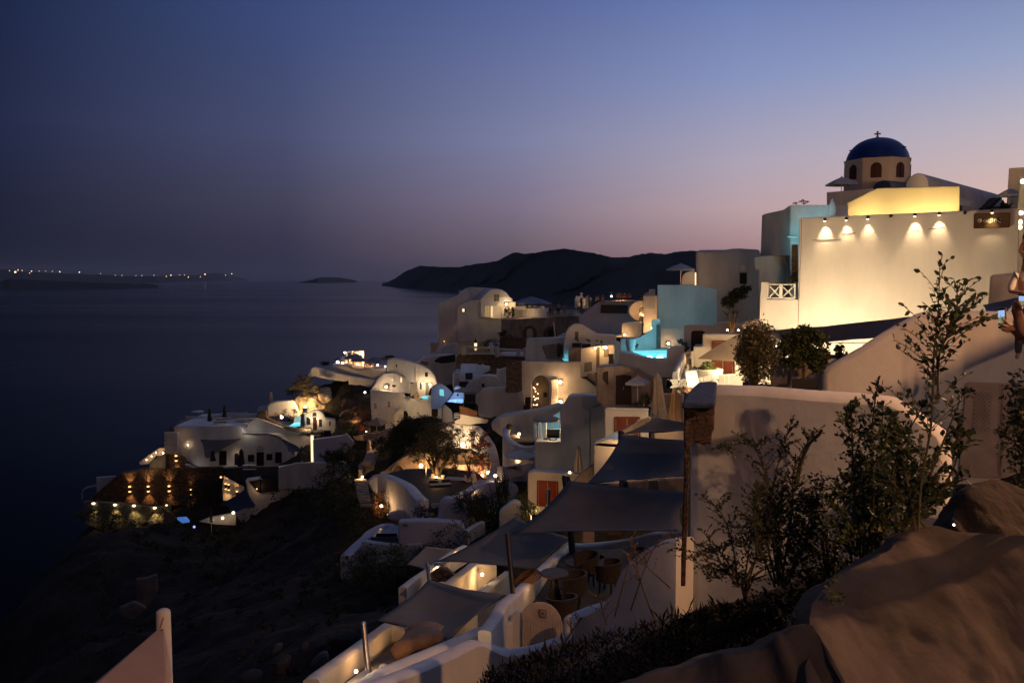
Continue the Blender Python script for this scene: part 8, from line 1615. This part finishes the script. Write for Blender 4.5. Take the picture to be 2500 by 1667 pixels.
FOLK = [('man in a white shirt and black trousers standing before the bell arch', P18(1835, 915, 109), 1.72, -20, (.6, .57, .5), (.02, .02, .02), 'phone', 0), ('tall person in a long cream outfit beside the bell arch', P18(2030, 790, 109), 1.85, 15, (.62, .54, .38), (.3, .2, .12), 'stand', 1),
        ('person with one bright lit sleeve behind the roof edge', P18(2235, 700, 112), 1.6, 60, (.7, .62, .5), (.1, .1, .1), 'arms', 0), ('dark clothed person at the end of the glowing curved wall', P18(870, 990, 125), 1.95, 80, (.05, .045, .05), (.03, .03, .03), 'arms', 0),
        ('second dark clothed person near the glowing curved wall', P18(945, 985, 124), 1.9, -60, (.08, .05, .05), (.2, .16, .12), 'phone', 0), ('person in grey seen over the low promenade parapet', P18(1150, 960, 122), 2.0, 10, (.17, .17, .22), (.03, .03, .04), 'arms', 0),
        ('person in dull pink leaning on the promenade parapet', P18(1370, 950, 121), 2.0, -30, (.22, .12, .11), (.2, .17, .15), 'arms', 0)]
for i, (x, y, c_, l_) in enumerate([(1115, 600, (.05, .05, .06), 'dark seated person holding up a tiny light beyond the roof edge'), (1250, 610, (.25, .12, .09), 'first of the reddish people sitting beyond the grey roof edge'), (1370, 612, (.3, .05, .05), 'person in red sitting beyond the grey roof edge'), (1465, 605, (.18, .10, .07), 'brown clad person sitting beyond the grey roof edge'),
                                   (1672, 640, (.03, .025, .025), 'dark person standing at the head of the lane steps'), (820, 680, (.6, .5, .35), 'bright lit person at the seaward end of the roof edge'), (850, 660, (.5, .42, .3), 'second bright lit person at the seaward end of the roof edge'), (945, 640, (.1, .09, .1), 'faint person beside the bright lit pair'), (1300, 612, (.2, .09, .08), 'reddish person sitting between two others beyond the roof edge')]):
    FOLK.append((l_, P(15, x, y + 70, 97), 1.7, -40 + i * 25, c_, (.04, .04, .05), 'arms', 0))
for l_, f_, h_, yw, sh_, lg_, ps, dr_ in FOLK: person(l_, f_, h_, yw, sh_, lg_, ps, bool(dr_), group='people on the promenade')
light('crowd_glow', P18(2000, 600, 104), 420, WARM2, .1, None); light('crowd_glow', P(15, 1300, 500, 92), 130, WARM, .1, None)
tag(MB().ball(P(15, 1120, 497, 96.4), .10, 6).build('phone_light', EC), 'tiny white phone light held above the grey roof edge', 'phone')
# near people at the frame edge, raising phones
Ym = 5.6
def zz(x, y, Y=Ym): return P(14, x, y, Y)
def phone(label, c4, scr, thick=.009):
    a, b, c, d = c4; n = (b - a).cross(d - a).normalized()
    if n.y > 0: n = -n
    o = MB().prism([a, b, c, d], -n * thick).build('phone', mat('phone_case', (.35, .24, .16), .4), None, bevel=.004, seg=3); tag(o, label, 'phone')
    q = lambda u, v, f=.0012: a.lerp(b, u).lerp(d.lerp(c, u), v) + n * f
    MB().prism([q(.08, .04), q(.92, .04), q(.92, .97), q(.08, .97)], n * .0006).build('screen', mat('phone_black_glass', (.01, .01, .01), .2), o)
    MB().prism([q(.10, .14, .0022), q(.90, .14, .0022), q(.90, .46, .0022), q(.10, .46, .0022)], n * .0003).build('sky_view', mat('screen_sky', (0, 0, 0), emit=(.42, .58, .95), es=.85), o)
    MB().prism([q(.10, .462, .0022), q(.90, .462, .0022), q(.90, .76, .0022), q(.10, .76, .0022)], n * .0003).build('town_view', screen_town, o)
    MB().ball(q(.5, .86, .003), .0052, 8, sz=.6).ball(q(.2, .86, .003), .003, 8, sz=.6).build('shutter_button', emis('screen_white', (.9, .95, 1), 1.2), o)
    return o
screen_town = mat('screen_town', (0, 0, 0), .5); nt_, N_, L_, B_ = nodes(screen_town); tc_ = N_.new('ShaderNodeTexCoord'); v_ = N_.new('ShaderNodeTexVoronoi'); v_.inputs['Scale'].default_value = 150; rr_ = N_.new('ShaderNodeValToRGB')
rr_.color_ramp.elements[0].color = (.02, .03, .02, 1); rr_.color_ramp.elements[1].color = (.6, .55, .3, 1); L_.new(tc_.outputs['Object'], v_.inputs['Vector']); L_.new(v_.outputs['Color'], rr_.inputs['Fac']); L_.new(rr_.outputs['Color'], B_.inputs['Emission Color']); B_.inputs['Emission Strength'].default_value = .7
phone('phone in a tan case held up with its camera screen on', [zz(368, 1096, 5.62), zz(460, 1088, 5.55), zz(462, 1300, 5.5), zz(376, 1320, 5.57)], 0)
phone('second phone cut by the frame edge, screen showing blue sky', [zz(590, 944, 5.05), zz(690, 950, 4.98), zz(690, 1120, 4.95), zz(594, 1110, 5.02)], 0)
def near_person(label, feet, h, yaw, shirt, legs, hand, hair=True, dress=False):
    """hand: dict of fingertip chains in world space; the body, arm and hand are one skin"""
    global EXTRA, FR
    k = h / 1.7; F_ = V(feet); a = rad(-yaw)
    inv = lambda p: tuple(((lambda d: (d.x * cos(a) - d.y * sin(a), d.x * sin(a) + d.y * cos(a), d.z))((V(p) - F_) / k)))
    jn = {}; EXTRA = []; FR = {}
    for nm, chain in hand['arm'].items(): jn[nm] = inv(chain)
    for fi, (root, pts, r_) in enumerate(hand['fingers']):
        prev = root
        for j, p in enumerate(pts): nm = 'f%d_%d' % (fi, j); jn[nm] = inv(p); FR[nm] = r_ * (1 - .14 * j); EXTRA.append((prev, nm)); prev = nm
    for nm, p, r_, prev in hand.get('palm', []): jn[nm] = inv(p); FR[nm] = r_; EXTRA.append((prev, nm))
    o = person(label, feet, h, yaw, shirt, legs, 'stand', dress, hair, jn, sub=2)
    EXTRA = []; FR = {}
    hd = F_ + V((.03 * sin(rad(yaw)), -.03 * cos(rad(yaw)), 1.58)) * k; face(o, hd, V((sin(rad(yaw)), -cos(rad(yaw)), 0)), k); return o
A0 = zz(830, 1660, 5.9)
W1 = zz(612, 1385, 5.62)
near_person('person at the frame edge reaching out with bare forearm and bracelets to tap the phone', V((4.25, 5.95, zz(700, 1400).z - 1.36)), 1.68, -20, (.10, .07, .07), (.03, .03, .04),
    dict(arm={'lsho': V((3.98, 5.9, zz(700, 1400).z + .03)), 'lelb': zz(800, 1560, 5.8), 'lwri': W1, 'lhan': zz(545, 1325, 5.57)},
         fingers=[('pa', [zz(487, 1275, 5.52), zz(455, 1238, 5.49), zz(425, 1215, 5.48)], .0095), ('pb', [zz(462, 1296, 5.50), zz(428, 1275, 5.47), zz(402, 1268, 5.47)], .0098), ('pb', [zz(458, 1322, 5.50), zz(424, 1312, 5.49), zz(398, 1306, 5.50)], .0092), ('pc', [zz(470, 1345, 5.52), zz(440, 1338, 5.52), zz(415, 1328, 5.53)], .0082), ('lhan', [zz(560, 1290, 5.53), zz(552, 1262, 5.50), zz(540, 1234, 5.49)], .0105)],
         palm=[('pa', zz(520, 1292, 5.54), .016, 'lhan'), ('pb', zz(503, 1312, 5.53), .017, 'lhan'), ('pc', zz(508, 1338, 5.55), .014, 'lhan')]))
br = MB()
for k_ in range(3):
    c = W1 + (zz(650, 1420, 5.64) - W1) * (.15 * k_ - .1); dd_ = (zz(650, 1420, 5.64) - W1).normalized(); u_ = dd_.cross(V((0, 0, 1))).normalized(); w_ = dd_.cross(u_)
    for i in range(14):
        q_ = 2 * pi * i / 14; br.ball(c + (u_ * cos(q_) + w_ * sin(q_)) * .031, .0045, 5)
tag(br.build('bracelet', mat('red_bead', (.35, .03, .02), .3)), 'red bead bracelets on the reaching wrist', 'bracelet')
S2 = zz(690, 1250, 5.0)
near_person('dark sleeved person at the frame edge holding the higher phone', V((4.15, 5.15, zz(690, 1000, 5.0).z - 1.5)), 1.78, 5, (.015, .013, .014), (.02, .02, .02),
    dict(arm={'lsho': V((3.92, 5.2, zz(690, 1120, 5.0).z)), 'lelb': zz(640, 1370, 5.05), 'lwri': zz(585, 1160, 5.0), 'lhan': zz(575, 1105, 4.97)},
         fingers=[('pa', [zz(570, 1045, 4.93), zz(590, 1030, 4.91), zz(612, 1040, 4.91)], .0095), ('pa', [zz(585, 1065, 4.92), zz(606, 1055, 4.90), zz(628, 1062, 4.90)], .0098), ('pb', [zz(600, 1085, 4.92), zz(622, 1078, 4.90), zz(640, 1084, 4.90)], .0092), ('pb', [zz(612, 1108, 4.93), zz(632, 1104, 4.91), zz(646, 1108, 4.91)], .0082), ('lhan', [zz(548, 1085, 4.95), zz(545, 1055, 4.96), zz(562, 1025, 4.98)], .0105)],
         palm=[('pa', zz(566, 1072, 4.95), .016, 'lhan'), ('pb', zz(588, 1094, 4.95), .016, 'lhan')]))
hp = P(14, 640, 620, 13)
o3 = person('person with dark hair in a white shirt with purple flowers, waiting further down the lane', V((hp.x + .18, 13.1, hp.z - 1.58)), 1.7, -35, (.6, .56, .52), (.05, .05, .07), 'arms'); face(o3, V((hp.x + .18, 13.1, hp.z)), V((sin(rad(-35)), -cos(rad(-35)), 0)))
o4 = person('woman with long brown hair standing by the lit shop front', P(14, 645, 720, 24) + V((.15, 0, -.5)), 1.65, -30, (.4, .18, .08), (.3, .2, .1), 'arms', True)
o5 = person('third figure farther down the glowing lane', P(14, 655, 600, 33) + V((.2, 0, -.2)), 1.7, -30, (.08, .05, .04), (.05, .04, .04), 'stand')
# street lamp standing behind the viewer: the warm light that rakes over the near walls
lp = thing('street_lamp', 'wall high street lamp behind the viewpoint lighting the near white walls', 'street lamp', (5.1, -14, -2))
MB().tube([V((5.1, -14, -2)), V((5.1, -14, 6.2))], [.07, .05], 10).build('post', DST, lp); MB().lathe((5.1, -14, 6.2), [(.05, 0), (.22, .12), (.2, .16), (.04, .25)], 12).build('hood', DST, lp)
light('glow', V((5.1, -14, 6.0)), 10500, (1, .54, .27), .12, lp)

shade_parapet = ribbon('wall', 'added sloping parapet outside the frame that shades the long white wall', 'wall', [V((12.2, 9.7, 2.7)), V((11.56, 10.1, 2.27)), V((10.94, 10.5, 1.85)), V((10.33, 10.86, 1.43)), V((9.7, 11.2, 1.0)), V((9.1, 11.6, .6))], 1.1, .2, PL, smooth=False)  # unseen wall added to throw the diagonal shade on the sloping wall
lp2 = thing('street_lamp', 'lane lamp just outside the frame lighting the long sloping wall', 'street lamp', (11, 8, -2)); MB().tube([V((11, 8, -2)), V((11, 8, 3.1))], [.06, .045], 10).build('post', DST, lp2); MB().lathe((11, 8, 3.1), [(.05, 0), (.2, .1), (.18, .14), (.04, .22)], 12).build('hood', DST, lp2)
light('glow', V((11, 8, 3.0)), 5200, (1, .48, .20), .10, lp2)
